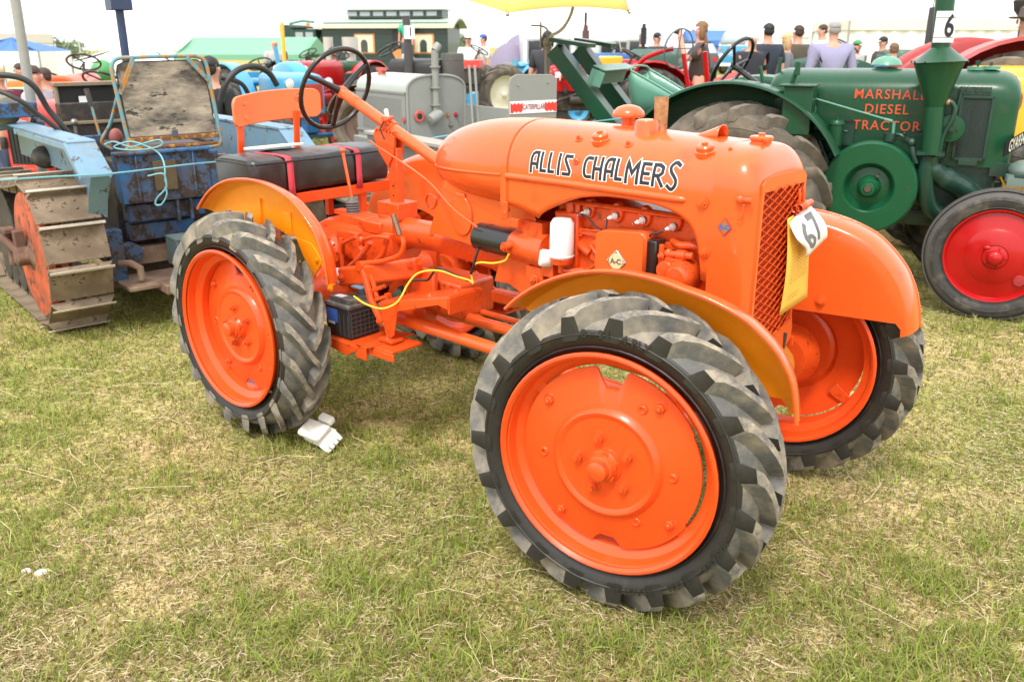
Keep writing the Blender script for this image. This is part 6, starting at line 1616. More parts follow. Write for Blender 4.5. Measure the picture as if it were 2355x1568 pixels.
# ------------------------------------------------------------------ background machines
def gz(px, Y):
    s = min(1, max(0, (Y - 6) / 4)); return .0172 * gx(px, Y) * s * s * (3 - 2 * s)
def bg_tractor(label, px, Y, head, col, wheel, group="vintage tractors parked behind", Rr=.60, Rf=.30, wr=.13, wf=.07, L=1.75, trk=.55, hz=(.85, 1.28), hx=(.62, 2.05), hw=.20,
               fend=None, grille=None, engine=None, exhaust=None, exmat=None, sw=True, seat=True, lights=False, tread="ag", rub=None, nose=.06, name="tractor", hollow=True, round_hood=2.6, tanrub=False, swpos=(.25, 1.42)):
    """two-axle tractor; origin on the ground below the rear axle, x forward"""
    t = thing(name, label, "tractor", (gx(px, Y), Y, gz(px, Y)), R(head), group)
    eng = engine or GRIME
    for s in (-1, 1):
        simple_wheel(t, (0, s * trk, Rr), 0, Rr, Rr * .62, wr, wheel, nl=16, outer=s, lug=.030, seg=36, tan=tanrub, tread=tread)
        simple_wheel(t, (L, s * trk * .85, Rf), 0, Rf, Rf * .62, wf, wheel, tread="rib", outer=s, lug=.008, seg=30, tan=tanrub)
    b = MB(); rings = []; x0, x1 = hx; zb, zt = hz; zs = zt - .12
    for x, q in ((x0, .95), (x0 + .02, 1), (x1 - nose, 1), (x1 - nose * .4, .97), (x1, .90)):
        ring = [(x, -hw * q, zb + (zs - zb) * i / 3) for i in range(3)]
        for i in range(15):
            a = PI - PI * i / 14; c, s = math.cos(a), math.sin(a); ring.append((x, math.copysign(abs(c) ** (2 / round_hood), c) * hw * q, zs + abs(s) ** (2 / round_hood) * (zt - (1 - q) * .3 - zs)))
        ring += [(x, hw * q, zb + (zs - zb) * i / 3) for i in (2, 1, 0)]
        rings.append(ring)
    b.loft(rings, closed=False); b.loft([rings[-1], [(x1 + .002, 0, (zb + zt) / 2)] * len(rings[0])], closed=False); b.loft([rings[0], [(x0, 0, (zb + zt) / 2)] * len(rings[0])], closed=False)
    b.build("bonnet", col, t, smooth=40)
    b = MB(); b.box(((x0 + x1) / 2, 0, zb - .10), (x1 - x0 - .1, hw * 1.5, .34)); b.box((.25, 0, .68), (.8, .30, .34)); b.box((x1 - .15, 0, .50), (.2, .2, .3)); b.cyl((0, -trk, Rr), (0, trk, Rr), .08, n=14); b.cyl((L, -trk * .85, Rf), (L, trk * .85, Rf), .035, n=12)
    for i in range(5): b.cyl((x0 + .15 + i * .22, -hw * .95, zb - .04), (x0 + .15 + i * .22, -hw * .95, zb + .06), .03, n=8); b.cyl((x0 + .15 + i * .22, hw * .95, zb - .04), (x0 + .15 + i * .22, hw * .95, zb + .06), .03, n=8)
    b.cyl((x0 + .5, -hw * 1.1, zb - .12), (x0 + .75, -hw * 1.1, zb - .12), .06, n=12); b.cyl((x0 + .5, hw * 1.1, zb - .12), (x0 + .75, hw * 1.1, zb - .12), .06, n=12); b.tube([(x0 + .2, hw * 1.1, zb), (x0 + .6, hw * 1.2, zb - .02), (x0 + 1.0, hw * 1.1, zb - .15)], .02, n=6)
    b.build("engine", eng, t, bevel=.02)
    b = MB(); b.box((x1 - .04, 0, (zb + zt) / 2 - .16), (.10, hw * 1.9, zt - zb + .18)); b.build("radiator_shell", grille[1] if grille else col, t, bevel=.03)
    b = MB()
    for i in range(9): b.box((x1 + .014, -hw * .7 + hw * 1.4 * i / 8, (zb + zt) / 2 - .16), (.012, .008, zt - zb - .0))
    b.box((x1 + .010, 0, (zb + zt) / 2 - .16), (.006, hw * 1.5, zt - zb + .02)); b.build("grille", grille[0] if grille else BLACK_M, t)
    if fend:
        for s in (-1, 1):
            b = MB(); rg = []
            for i in range(17):
                a = R(20 + 140 * i / 16); ca, sa = math.cos(a), math.sin(a); Rf_ = Rr + .09
                rg.append([(r * ca, s * y, Rr + r * sa) for r, y in ((Rr * .8, trk - wr - .03), (Rf_ - .04, trk - wr - .03), (Rf_, trk - wr + .01), (Rf_ + .005, trk + wr * .6), (Rf_ - .02, trk + wr * .7))])
            b.loft(rg, closed=False); b.build("fender", fend, t, smooth=50)
    if seat:
        b = MB(); b.ball((-.25, 0, 1.02), (.20, .22, .07), n=18); b.box((-.42, 0, 1.10), (.03, .36, .14)); b.cyl((-.1, 0, .7), (-.25, 0, 1.0), .02, n=8); b.build("seat", col, t, smooth=60)
    if sw:
        w = part("steering_wheel", t); c = Vector((swpos[0], 0, swpos[1])); ax_ = Vector((.5, 0, -.86)); u_, w_, _ = frame_from(ax_)
        b = MB(); b.tube([c + u_ * (.19 * math.cos(2 * PI * k / 32)) + w_ * (.19 * math.sin(2 * PI * k / 32)) for k in range(32)], .013, n=8, closed=True)
        b.build("rim", BLACK, w, smooth=60)
        b = MB(); b.tube([c, c + ax_ * .55], .016, n=8)
        for k in range(3): a = 2 * PI * k / 3; b.tube([c, c + (u_ * math.cos(a) + w_ * math.sin(a)) * .19], .009, n=6)
        b.build("spokes_and_column", BLACK_M, w)
    if exhaust:
        for (ex, ey, zt_, r) in exhaust:
            b = MB(); b.cyl((ex, ey, zt - .05), (ex, ey, zt_), r, n=16); b.cyl((ex, ey, zt + .15), (ex, ey, zt + .45), r * 1.6, n=16); b.build("exhaust", exmat or GRIME, t, smooth=35)
    if lights:
        for s in (-1, 1):
            b = MB(); b.lathe([(.001, -.10), (.05, -.08), (.075, 0), (.078, .01)], (x1 - .1, s * (hw + .12), zt - .14), (1, 0, 0), n=20); b.build("headlight_shell", col, t, smooth=50)
            b = MB(); b.lathe([(.072, .012), (.04, .02), (.001, .024)], (x1 - .1, s * (hw + .12), zt - .14), (1, 0, 0), n=20); b.build("headlight_lens", mat("headlight_glass", (.75, .75, .70), .15), t, smooth=50)
    return t
G = "vintage tractors parked behind"
T1 = bg_tractor("sky blue tractor with red radiator grille behind the black bench seat", 600, 14.5, -48, BLUE, ORANGE_R, Rr=.62, L=1.5, hx=(.3, 1.62), hz=(.86, 1.20), hw=.20, grille=(mat("red_grille_panel", (.45, .06, .04), .5), BLUE), engine=BLUE_D, fend=BLUE, lights=True, swpos=(.0, 1.3), nose=.10)
bg_tractor("bright red tractor with round headlights seen head on behind the steering wheel", 800, 17.5, -115, RED, RED, Rr=.6, L=1.6, hx=(.4, 1.8), hz=(.80, 1.30), hw=.19, grille=(BLACK_M, RED), lights=True, fend=RED, engine=RED_D)
T3 = bg_tractor("black tractor with tall thick exhaust and round steering wheel above the grey bonnet", 868, 13.0, -22, mat("black_bonnet_paint", (.022, .021, .020), .4, var=.3), mat("brown_tyre_wheel", (.12, .08, .06), .6), Rr=.48, Rf=.3, L=1.8, trk=.45, wr=.12, hx=(.3, 1.08), hz=(.95, 1.38), hw=.2, fend=mat("brown_rusty_fender", (.10, .07, .055), .6, var=.3), engine=GRIME, tanrub=True, swpos=(.22, 1.50), nose=.03)
b = MB(); b.lathe([(.15, -.32), (.155, -.30), (.155, .18), (.148, .21), (.001, .215)], (1.20, 0, 1.24), (0, 0, 1), n=36); b.lathe([(.157, .12), (.160, .125), (.157, .13)], (1.20, 0, 1.24), (0, 0, 1), n=36); b.build("drum_radiator", mat("dark_grey_drum", (.075, .070, .065), .5, var=.2), T3, smooth=40)
b = MB(); b.cyl((.64, -.22, .9), (.64, -.22, 1.56), .064, n=24); b.cyl((.64, -.22, 1.56), (.62, -.22, 1.93), .052, n=20); b.build("tall_exhaust", mat("sooty_grey_pipe", (.05, .048, .05), .5, var=.3), T3, smooth=40)
b = MB(); b.box((.70, -.288, 1.72), (.16, .003, .17)); b.build("number_tag", PAPER, T3); letters("1", (.72, -.291, 1.72), (1, 0, 0), (0, 0, 1), .16, INK, T3, name="figure", bold=.003)
T4 = bg_tractor("grey tractor with white rear wheel hub beyond the grey crawler", 1128, 18.5, -150, GREY_L, mat("cream_white_wheel", (.70, .66, .52), .4, var=.05), Rr=.58, Rf=.27, L=1.6, hz=(.80, 1.12), tanrub=True, engine=GREY)
bg_tractor("small blue tractor with pale blue seat left of the man in dark grey", 1222, 22.0, 20, BLUE, BLUE, Rr=.5, L=1.5, hz=(.80, 1.15), engine=BLUE_D, fend=BLUE)
T6 = bg_tractor("red FARMALL tractor with open engine side behind the orange hood", 1470, 13.0, 188, RED, RED, Rr=.60, Rf=.25, L=1.35, hx=(.3, 1.30), hz=(.88, 1.23), hw=.17, grille=(RED_D, RED), engine=GRIME, lights=True, fend=RED, seat=False, swpos=(.1, 1.35), exhaust=[(.8, 0, 1.75, .03)], exmat=mat("brown_stack", (.10, .05, .05), .5))
letters("FARMALL CUB", (.85, .176, 1.10), (-1, 0, 0), (0, 0, 1), .10, PAPER, T6, name="lettering", sx=.9, bold=.002); letters("INTERNATIONAL", (.85, .178, 1.165), (-1, 0, 0), (0, 0, 1), .035, PAPER, T6, name="small_lettering")
b = MB(); b.box((1.22, .178, 1.10), (.08, .004, .08)); b.build("white_badge", PAPER, T6)
bg_tractor("royal blue tractor with white side stripe beyond the red tractor", 1440, 17.5, 176, BLUE_D, BLUE, Rr=.6, L=.9, hx=(-.1, 1.15), hz=(1.02, 1.33), hw=.2, engine=GRIME, seat=False, exhaust=[(.8, 0, 2.05, .025), (-.3, 0, 1.85, .035)], exmat=BLACK_M)
T8 = bg_tractor("long dark green tractor with plain side fenders behind the lettered green one", 1945, 13.8, 180, GREEN_OLD, GREEN_D, Rr=.5, Rf=.3, L=1.6, trk=.42, hx=(.62, 1.72), hz=(1.0, 1.28), hw=.20, round_hood=2.0, engine=GREEN_D, seat=False, swpos=(.05, 1.42), tanrub=True)
for y in (-.42, .42):
    b = MB(); b.prism([(-.55, .98), (-.42, 1.06), (-.15, 1.19), (.15, 1.27), (.62, 1.28), (.60, 1.04), (.45, .94), (.0, .88)], (0, y, 0), (1, 0, 0), (0, 0, 1), .02); b.build("side_fender", mat("mottled_green_tin", (.03, .085, .065), .55, var=.2, chip=(.30, .31, .28), chip_amt=.05, cscale=9), T8, bevel=.004)
bg_tractor("dark green tractor bonnet seen past the long haired man", 1592, 17.0, 178, GREEN_OLD, GREEN_D, Rr=.5, L=1.6, trk=.42, hx=(.2, 1.15), hz=(1.02, 1.38), hw=.20, round_hood=2.0, engine=GREEN_D, seat=False, sw=False)
T10 = bg_tractor("dark green tractor with square black stack near the white marquee", 2200, 14.5, 180, GREEN_OLD, GREEN_D, Rr=.6, L=1.3, hx=(.45, 1.25), hz=(1.0, 1.33), hw=.22, round_hood=2.0, engine=GREEN_D, seat=False, sw=False)
b = MB(); b.box((.45, .0, 1.68), (.22, .2, .55)); b.box((.36, 0, 2.0), (.02, .02, .2)); b.box((.54, 0, 2.0), (.02, .02, .2)); b.build("square_stack", mat("black_brown_stack", (.035, .028, .03), .6), T10, bevel=.01)
T11 = bg_tractor("red tractor with large curved rear fender at the right edge", 2262, 7.0, 175, RED_D, RED, Rr=.75, Rf=.3, L=1.7, hx=(-1.6, -.2), hz=(1.0, 1.35), hw=.2, seat=False, engine=RED_O, fend=mat("dark_red_fender", (.30, .018, .014), .4, coat=.1, var=.1), sw=False, tanrub=True)
T12 = bg_tractor("yellow tractor with smooth rounded bonnet behind the green radiator", 2232, 6.3, -10, YEL, YEL, Rr=.5, Rf=.3, L=1.4, hx=(-.05, .80), hz=(.95, 1.41), hw=.24, seat=False, nose=.3, sw=False, engine=GRIME, lights=True, round_hood=2.2)
T13 = bg_tractor("orange tractor facing the camera behind the blue crawler", 215, 11.5, -80, ORANGE_R, ORANGE_R, Rr=.55, L=1.3, hx=(.2, 1.4), hz=(.8, 1.30), hw=.17, grille=(mat("white_grille", (.6, .55, .5), .5), ORANGE_R), engine=RED_D, fend=ORANGE_R)
bg_tractor("bright red tractor with broad fenders left of the worn seat board", 262, 8.8, -100, mat("coral_red_paint", (.75, .06, .05), .35), RED, Rr=.5, L=1.3, hx=(.3, 1.3), hz=(.8, 1.14), hw=.2, fend=mat("coral_red_paint", (.75, .06, .05), .35), engine=GRIME, swpos=(.1, 1.26))
bg_tractor("pale green tractor with dark wheels at the far left", 150, 10.5, -120, mat("pale_mint_paint", (.25, .42, .25), .45), GREEN, Rr=.5, L=1.2, hx=(.2, 1.2), hz=(.8, 1.18), hw=.17, engine=GRIME, swpos=(.1, 1.25))
T14 = bg_tractor("green and silver tractor with twin upright stacks by the green canopy", 690, 19, -30, GREEN, GREEN, Rr=.6, L=1.7, hz=(.85, 1.28), exhaust=[(.9, -.1, 1.72, .06), (1.3, .1, 1.65, .10)], exmat=mat("silver_stack", (.55, .53, .48), .4, metal=.5), engine=GREEN_D, fend=GREEN)

# red skeleton tractor with tall thin steering ring
rt = thing("tractor", "open red vintage tractor with thin grey steering ring and slanting pan seat", "tractor", (gx(1565, 9.5), 9.5, 0), R(-15), G)
b = MB(); c = Vector((-.05, 0, 1.50)); u_, w_, _ = frame_from((.5, -.8, -.25)); b.tube([c + u_ * (.16 * math.cos(2 * PI * k / 36)) + w_ * (.20 * math.sin(2 * PI * k / 36)) for k in range(36)], .009, n=8, closed=True); b.tube([c + u_ * .16, c - u_ * .16], .007, n=6); b.tube([c + w_ * .2, c - w_ * .2], .007, n=6); b.build("steering_ring", mat("grey_steering_ring", (.13, .14, .16), .4), rt, smooth=60)
b = MB(); b.tube(crom([(-.50, 0, .85), (-.50, 0, 1.22), (-.42, 0, 1.38), (-.25, 0, 1.46), (-.10, 0, 1.50)], 6), .024, n=10); b.tube([(.0, .05, 1.45), (.12, .08, .85)], .024, n=10); b.tube([(.22, 0, 1.47), (.30, .05, .9)], .028, n=10); b.box((0, 0, .75), (1.4, .3, .25)); b.tube(crom([(.25, -.2, .95), (.42, -.2, 1.10), (.60, -.2, 1.02), (.68, -.2, .85)], 6), .022, n=8); b.build("frame", RED, rt, smooth=50)
b = MB(); b.lathe([(.001, -.035), (.10, -.03), (.17, .0), (.20, .035), (.195, .038), (.16, .008), (.001, -.02)], (.50, 0, 1.17), (-.25, -.25, 1), n=32); b.tube([(.50, 0, 1.13), (.55, 0, .85)], .03, n=10); b.build("pan_seat", mat("red_seat_white_back", (.50, .06, .06), .35), rt, smooth=50)
simple_wheel(rt, (.08, -.28, .92), R(12), .19, .13, .05, ORANGE_R, tread="rib", lug=.006, seg=32, tan=True)
for x in (-.7, .9):
    for s in (-1, 1): simple_wheel(rt, (x, s * .5, .42), 0, .42, .27, .08, RED, nl=14, outer=s, seg=30)

# ------------------------------------------------------------------ people
def person(label, px, Y, face, h=1.75, shirt=None, trousers=None, hair=None, pose="stand", z=0.0, hairstyle="short", hat=None, sleeves="short", group="visitors at the show", wide=1.0):
    """face = heading in degrees (0 = +X, -90 = towards the camera)"""
    shirt = shirt or cloth("grey_shirt", (.2, .2, .2)); trousers = trousers or cloth("jeans", (.06, .08, .14)); hair = hair or mat("brown_hair", (.05, .03, .02), .7)
    t = thing("person", label, "person", (gx(px, Y), Y, z + gz(px, Y)), R(face), group); k = h / 1.75
    def skin(name, verts, edges, radii, mt, root=0, sub=1):
        me = bpy.data.meshes.new(name); me.from_pydata([tuple(Vector(v) * k) for v in verts], edges, []); me.materials.append(mt)
        o = bpy.data.objects.new(name, me); COL.objects.link(o); o.parent = t
        md = o.modifiers.new("skin", 'SKIN'); md.use_smooth_shade = True
        for i, r in enumerate(radii):
            sv = me.skin_vertices[0].data[i]; sv.radius = (r[0] * k, r[1] * k) if isinstance(r, tuple) else (r * k, r * k); sv.use_root = (i == root)
        s = o.modifiers.new("sub", 'SUBSURF'); s.levels = sub; s.render_levels = sub
        return o
    sit = pose == "sit"; hip = .50 if sit else .92
    up = hip - .92
    v = [(0, 0, hip), (0, 0, 1.12 + up), (.0, 0, 1.36 + up), (0, 0, 1.47 + up), (.005, 0, 1.53 + up), (.015, 0, 1.59 + up), (.012, 0, 1.665 + up)]
    e = [(0, 1), (1, 2), (2, 3), (3, 4), (4, 5), (5, 6)]
    r = [(.13, .10), (.12, .10), (.14, .10), (.062, .062), (.058, .058), (.080, .072), (.080, .074)]
    J = {}
    for s in (-1, 1):
        sh = (0, s * .178 * wide, 1.40 + up)
        if pose == "photo": el, wr = (.20, s * .20, 1.24 + up), (.27, s * .06, 1.52 + up)
        elif pose == "lean": el, wr = (.10, s * .24, 1.16 + up), (.30, s * .16, 1.06 + up)
        elif pose == "walk": el, wr = (-.05 * s, s * .23, 1.13 + up), (.10 - .06 * s, s * .24, .90 + up)
        else: el, wr = (-.02, s * .23 * wide, 1.12 + up), (.06, s * .24 * wide, .87 + up)
        d = (Vector(wr) - Vector(el)).normalized(); hd = Vector(wr) + d * .07
        b0 = len(v); v += [sh, el, wr, tuple(hd)]; r += [.058, .042, .030, (.036, .022)]; e += [(2, b0), (b0, b0 + 1), (b0 + 1, b0 + 2), (b0 + 2, b0 + 3)]
        side = Vector((1, 0, 0)) if abs(d.x) < .8 else Vector((0, 0, 1)); side = (side - d * side.dot(d)).normalized()
        for q, (off, ln) in enumerate(((-.028, .060), (-.010, .075), (.010, .072), (.026, .058))):
            f0 = len(v); base = hd + side * off * .8; v += [tuple(base + d * .035 + side * off * .3), tuple(base + d * (.035 + ln * .6) + Vector((0, -s * .012, 0)))]; r += [.009, .008]; e += [(b0 + 3, f0), (f0, f0 + 1)]
        f0 = len(v); v += [tuple(Vector(wr) + d * .03 + side * .04)]; r += [.010]; e += [(b0 + 2, f0)]
        J[s] = (sh, el, wr)
        if sit: kn, an = (.40, s * .12, .50), (.42, s * .12, .10)
        elif pose == "walk": kn, an = (.12 * s + .04, s * .10, .50), (.10 * s - .06, s * .10, .09)
        else: kn, an = (.02, s * .10, .50), (-.01, s * .11, .09)
        l0 = len(v); v += [(0, s * .09, hip - .06), kn, an, (an[0] + .15, an[1], .035)]; r += [.088, .060, .042, (.045, .032)]; e += [(0, l0), (l0, l0 + 1), (l0 + 1, l0 + 2), (l0 + 2, l0 + 3)]
        J[(s, 'l')] = ((0, s * .09, hip - .06), kn, an)
    skin("body", v, e, r, SKIN)
    g = .016; v = [(0, 0, hip - .02), (0, 0, 1.12 + up), (0, 0, 1.34 + up), (0, 0, 1.46 + up)]; e = [(0, 1), (1, 2), (2, 3)]; r = [(.17 * wide, .125), (.165 * wide, .13), (.185 * wide, .135), (.095, .085)]
    for s in (-1, 1):
        sh, el, wr = J[s]; b0 = len(v); end = Vector(sh).lerp(Vector(el), .75) if sleeves == "short" else Vector(el)
        v += [sh, tuple(end)]; r += [.088, .068]; e += [(2, b0), (b0, b0 + 1)]
        if sleeves == "long": v += [tuple(Vector(el).lerp(Vector(wr), .93))]; r += [.045]; e += [(b0 + 1, b0 + 2)]
    skin("shirt", v, e, r, shirt)
    v = [(0, 0, hip + .06), (0, 0, hip - .02)]; e = [(0, 1)]; r = [(.14, .11), (.15, .12)]
    for s in (-1, 1):
        hp, kn, an = J[(s, 'l')]; b0 = len(v); v += [hp, kn, an]; r += [.105, .078, .066]; e += [(1, b0), (b0, b0 + 1), (b0 + 1, b0 + 2)]
    skin("trousers", v, e, r, trousers)
    hc = Vector((.014, 0, 1.635 + up)) * k
    b = MB(); b.ball(hc + Vector((.098, 0, -.012)) * k, (.014 * k, .010 * k, .020 * k), n=8)
    for s in (-1, 1): b.ball(hc + Vector((.005, s * .084, -.012)) * k, (.015 * k, .008 * k, .026 * k), n=8)
    b.build("nose_and_ears", SKIN, t, smooth=60)
    b = MB()
    for s in (-1, 1): b.ball(hc + Vector((.080, s * .032, .008)) * k, (.010 * k, .013 * k, .007 * k), n=8)
    b.box(hc + Vector((.086, 0, -.058)) * k, (.010 * k, .045 * k, .006 * k)); b.build("eyes_and_mouth", mat("dark_features", (.10, .04, .03), .5), t)
    if hairstyle != "bald":
        b = MB(); q = hc + Vector((-.014, 0, .030)) * k; b.ball(q, (.088 * k, .080 * k, .078 * k), n=18, half=True)
        b.ball(hc + Vector((-.036, 0, .0)) * k, (.058 * k, .076 * k, .072 * k), n=14)
        if hairstyle == "long":
            b.loft([[(hc.x - (.03 + .05 * f) * k + .045 * k * math.cos(a), .075 * k * math.sin(a) * (1 - .3 * f), hc.z - .02 * k - .27 * f * k) for a in [2 * PI * i / 12 for i in range(12)]] for f in (0, .4, .8, 1)])
            for s in (-1, 1): b.ball(hc + Vector((-.01, s * .078, -.05)) * k, (.04 * k, .02 * k, .09 * k), n=10)
        b.v = [tuple(Vector(p) + Vector((1, 1, 1)) * .006 * mnoise.noise(Vector(p) * 40)) for p in b.v]
        b.build("hair", hair, t, smooth=60)
    if hat == "brim":
        b = MB(); b.lathe([(.001, .135), (.06, .135), (.085, .12), (.098, .04), (.100, .03), (.16, .022), (.185, .034), (.186, .030), (.16, .016), (.098, .022)], (hc.x - .005, 0, hc.z + .005), (0, 0, 1), n=28); b.build("hat", mat("brown_felt_hat", (.10, .075, .06), .8, var=.2), t, smooth=45)
    elif hat:
        b = MB(); b.ball(hc + Vector((-.004, 0, .035)) * k, (.092 * k, .084 * k, .078 * k), n=16, half=True); b.box(hc + Vector((.13, 0, .038)) * k, (.09 * k, .12 * k, .008 * k)); b.build("cap", hat, t, smooth=50)
    if pose == "photo":
        b = MB(); b.box(Vector((.31, 0, 1.60 + up)) * k, (.03, .11, .07)); b.cyl(Vector((.32, 0, 1.60 + up)) * k, Vector((.36, 0, 1.60 + up)) * k, .025, n=14); b.build("camera", BLACK, t, bevel=.004)
    return t
C_ = cloth
HB, HD, HG, HBL = mat("brown_hair", (.05, .03, .02), .7), mat("black_hair", (.015, .013, .012), .6), mat("grey_hair", (.28, .27, .26), .7), mat("blonde_hair", (.50, .34, .16), .7)
person("seated man in a black printed t-shirt turned away beside the blue tractor", 492, 8.6, 70, shirt=C_("black_tee", (.012, .013, .016)), hair=HD, pose="sit", z=.08, h=1.85)
person("bald man in grey standing by the yellow post under the green canopy", 636, 19.5, -60, shirt=C_("pale_grey", (.4, .4, .38)), hairstyle="bald")
person("woman in a bright green top standing in the caravan doorway", 935, 31.4, -90, h=1.65, z=.80, shirt=C_("bright_green", (.02, .38, .22)), hair=HG)
person("person in white with a white hat left of the red trailer", 1078, 20.5, -80, shirt=C_("white", (.72, .70, .68)), hat=PAPER)
person("man in a blue cap and white sleeveless jacket beside the tents", 1113, 20.8, 200, shirt=C_("white", (.72, .70, .68)), hat=mat("blue_cap", (.04, .10, .35), .7), hair=HB)
person("man with dark hair and a charcoal t-shirt with his back to the camera", 1258, 13.6, 80, h=1.72, shirt=C_("charcoal", (.035, .035, .040)), hair=HD, hairstyle="long", wide=1.08)
person("child in a pink patterned dress beside the man in charcoal", 1226, 14.0, 60, h=1.25, shirt=C_("pink_pattern", (.5, .25, .35)), hair=HD)
person("grey haired man in a dark jacket left of another dark dressed man", 1474, 19.5, -20, shirt=C_("black_jacket", (.02, .022, .025)), hair=HG, sleeves="long", h=1.70)
person("man in a black cap and dark jacket behind the green bonnet", 1507, 19.0, -60, shirt=C_("dark_slate", (.04, .045, .05)), hat=mat("black_cap", (.015, .015, .018), .7), sleeves="long", h=1.70)
person("long haired man in a brown t-shirt holding up a camera", 1606, 12.6, 172, h=1.80, shirt=C_("brown_tee", (.065, .048, .045)), trousers=C_("grey_trousers", (.11, .11, .12)), hair=mat("tawny_hair", (.19, .10, .045), .7), hairstyle="long", pose="photo")
person("balding man in a dark polo shirt facing the camera beside the blue camper", 1721, 12.2, -80, h=1.66, shirt=C_("navy_polo", (.02, .022, .03)), hair=HB, hairstyle="bald")
person("man in a navy shirt with his back turned in front of the camper", 1757, 12.8, 95, h=1.76, shirt=C_("navy", (.022, .030, .045)), hair=HD)
person("blonde woman in grey looking to the right", 1801, 13.2, -10, h=1.62, shirt=C_("mid_grey", (.14, .15, .17)), hair=HBL, hairstyle="long", sleeves="long")
person("man in a brown tweed jacket with his back to the camera", 1826, 13.8, 110, h=1.74, shirt=C_("brown_tweed", (.075, .06, .038)), hair=HB, sleeves="long", wide=1.1)
person("man in a pale shirt looking left behind the man in lilac", 1882, 17.0, 190, h=1.78, shirt=C_("white", (.72, .70, .68)), hair=HB)
person("large grey haired man in a lilac shirt with his back turned", 1905, 12.3, 88, h=1.76, shirt=C_("lilac", (.26, .25, .38)), hair=HG, sleeves="long", wide=1.25)
person("person in a green cap half hidden behind the green fenders", 1962, 15.5, -60, h=1.50, shirt=C_("pale_grey", (.4, .4, .38)), hat=mat("green_cap", (.05, .25, .08), .7))
person("person in a black cap left of the boy in blue", 2022, 16.0, 200, h=1.55, shirt=C_("brown_tee", (.065, .048, .045)), hat=mat("black_cap", (.015, .015, .018), .7))
person("boy with cropped brown hair in a light blue shirt", 2045, 12.6, 95, h=1.47, shirt=C_("light_blue", (.12, .32, .62)), hair=mat("cropped_hair", (.16, .09, .05), .8))
person("man in a brown brimmed hat at the right edge", 2334, 9.3, 178, h=1.80, shirt=C_("mint", (.16, .42, .33)), hair=HD, hat="brim", wide=1.1)
person("man in a dark cap leaning over the red tractor", 768, 18.6, -20, h=1.50, shirt=C_("dark_slate", (.04, .045, .05)), hair=HD, hat=mat("black_cap", (.015, .015, .018), .7), pose="lean")
person("blonde person in a maroon top at the left edge", 6, 9.0, -40, h=1.42, shirt=C_("maroon", (.12, .012, .03)), hair=HBL)
person("person in grey stripes bending behind the grey pole", 88, 8.6, -10, h=1.42, shirt=C_("grey_stripe", (.35, .35, .38)), hair=HB, pose="lean")
person("person in brown beside the one in grey stripes", 112, 9.2, 200, h=1.40, shirt=C_("dark_brown", (.06, .035, .02)), hair=HB, pose="lean")
person("small person seated at the caravan steps", 938, 30.4, -90, h=1.5, shirt=C_("pale_grey", (.4, .4, .38)), pose="sit", z=.35)
person("person in an orange vest at the far left", 52, 12.0, -90, h=1.42, shirt=C_("orange_vest", (.75, .16, .03)), hair=HB)

# ------------------------------------------------------------------ vehicles and tents
def camper():
    t = thing("camper_van", "blue and white vintage camper van with VW badge parked behind the visitors", "camper van", (gx(1688, 41), 41, gz(1688, 41)), R(-137))
    def body(b, x, z0, z1, w0, w1, rz): pass
    b = MB(); S = []
    for x, nose in ((0, 0), (.15, .03), (.3, .06)): pass
    rings = []
    for z, x1, w in ((.35, .16, .84), (.40, .20, .86), (.75, .22, .87), (1.10, .20, .86), (1.22, .17, .85)):
        rings.append([(-3.6, -w, z), (-3.6, w, z), (0, w, z), (x1, w * .72, z), (x1 + .05, 0, z), (x1, -w * .72, z), (0, -w, z)])
    b.loft(rings); b.build("lower_body", BLUE, t, smooth=50, bevel=.03)
    b = MB(); rings = []
    for z, x1, w in ((1.223, .17, .85), (1.30, .14, .84), (1.75, -.10, .77), (1.90, -.25, .72), (1.98, -.6, .55)):
        rings.append([(-3.6, -w, z), (-3.6, w, z), (x1 - .17, w, z), (x1, w * .72, z), (x1 + .04, 0, z), (x1, -w * .72, z), (x1 - .17, -w, z)])
    b.loft(rings); b.build("upper_body", VANW, t, smooth=50)
    b = MB(); b.loft([[(.165 - (z - 1.3) * .53 + .035, y, z) for y in (-.66, -.3, .3, .66)] for z in (1.30, 1.70)], closed=False); b.build("windscreen", GLASS_L, t, solid=.01)
    for s in (-1, 1):
        for i, (xa, xb) in enumerate(((-.75, -.15), (-1.7, -.85), (-2.6, -1.8), (-3.4, -2.7))):
            b = MB(); b.prism([(xa, 1.32), (xb, 1.32), (xb - .05, 1.68), (xa + .03, 1.68)], (0, s * .835, 0), (1, 0, 0), (0, -s * .13, 1), .02); b.build("side_window", GLASS, t)
        simple_wheel(t, (-.35, s * .78, .32), 0, .32, .2, .09, CREAMW, tread="rib", outer=s, seg=28, lug=.005); simple_wheel(t, (-2.8, s * .78, .32), 0, .32, .2, .09, CREAMW, tread="rib", outer=s, seg=28, lug=.005)
        b = MB(); b.lathe([(.10, -.02), (.11, .01), (.09, .03)], (.235, s * .56, .80), (1, 0, 0), n=24); b.build("headlight_ring", CHROME, t)
        b = MB(); b.lathe([(.09, .025), (.001, .045)], (.235, s * .56, .80), (1, 0, 0), n=24); b.build("headlight", mat("headlight_glass", (.75, .75, .70), .15), t)
        b = MB(); b.box((.235, s * .62, 1.08), (.02, .12, .07)); b.build("indicator_lamp", AMBER, t)
    b = MB(); b.lathe([(.16, 0), (.18, .01), (.18, .02), (.165, .02)], (.25, 0, .98), (1, 0, 0), n=32); b.build("badge_ring", PAPER, t)
    letters("V", (.272, 0, 1.03), (0, 1, 0), (0, 0, 1), .20, PAPER, t, name="badge_letter", bold=.004); letters("W", (.273, 0, .92), (0, 1, 0), (0, 0, 1), .20, PAPER, t, name="badge_letter", bold=.004)
    b = MB(); b.box((.26, 0, .42), (.12, 1.7, .14)); b.build("bumper", VANW, t, bevel=.03)
camper()
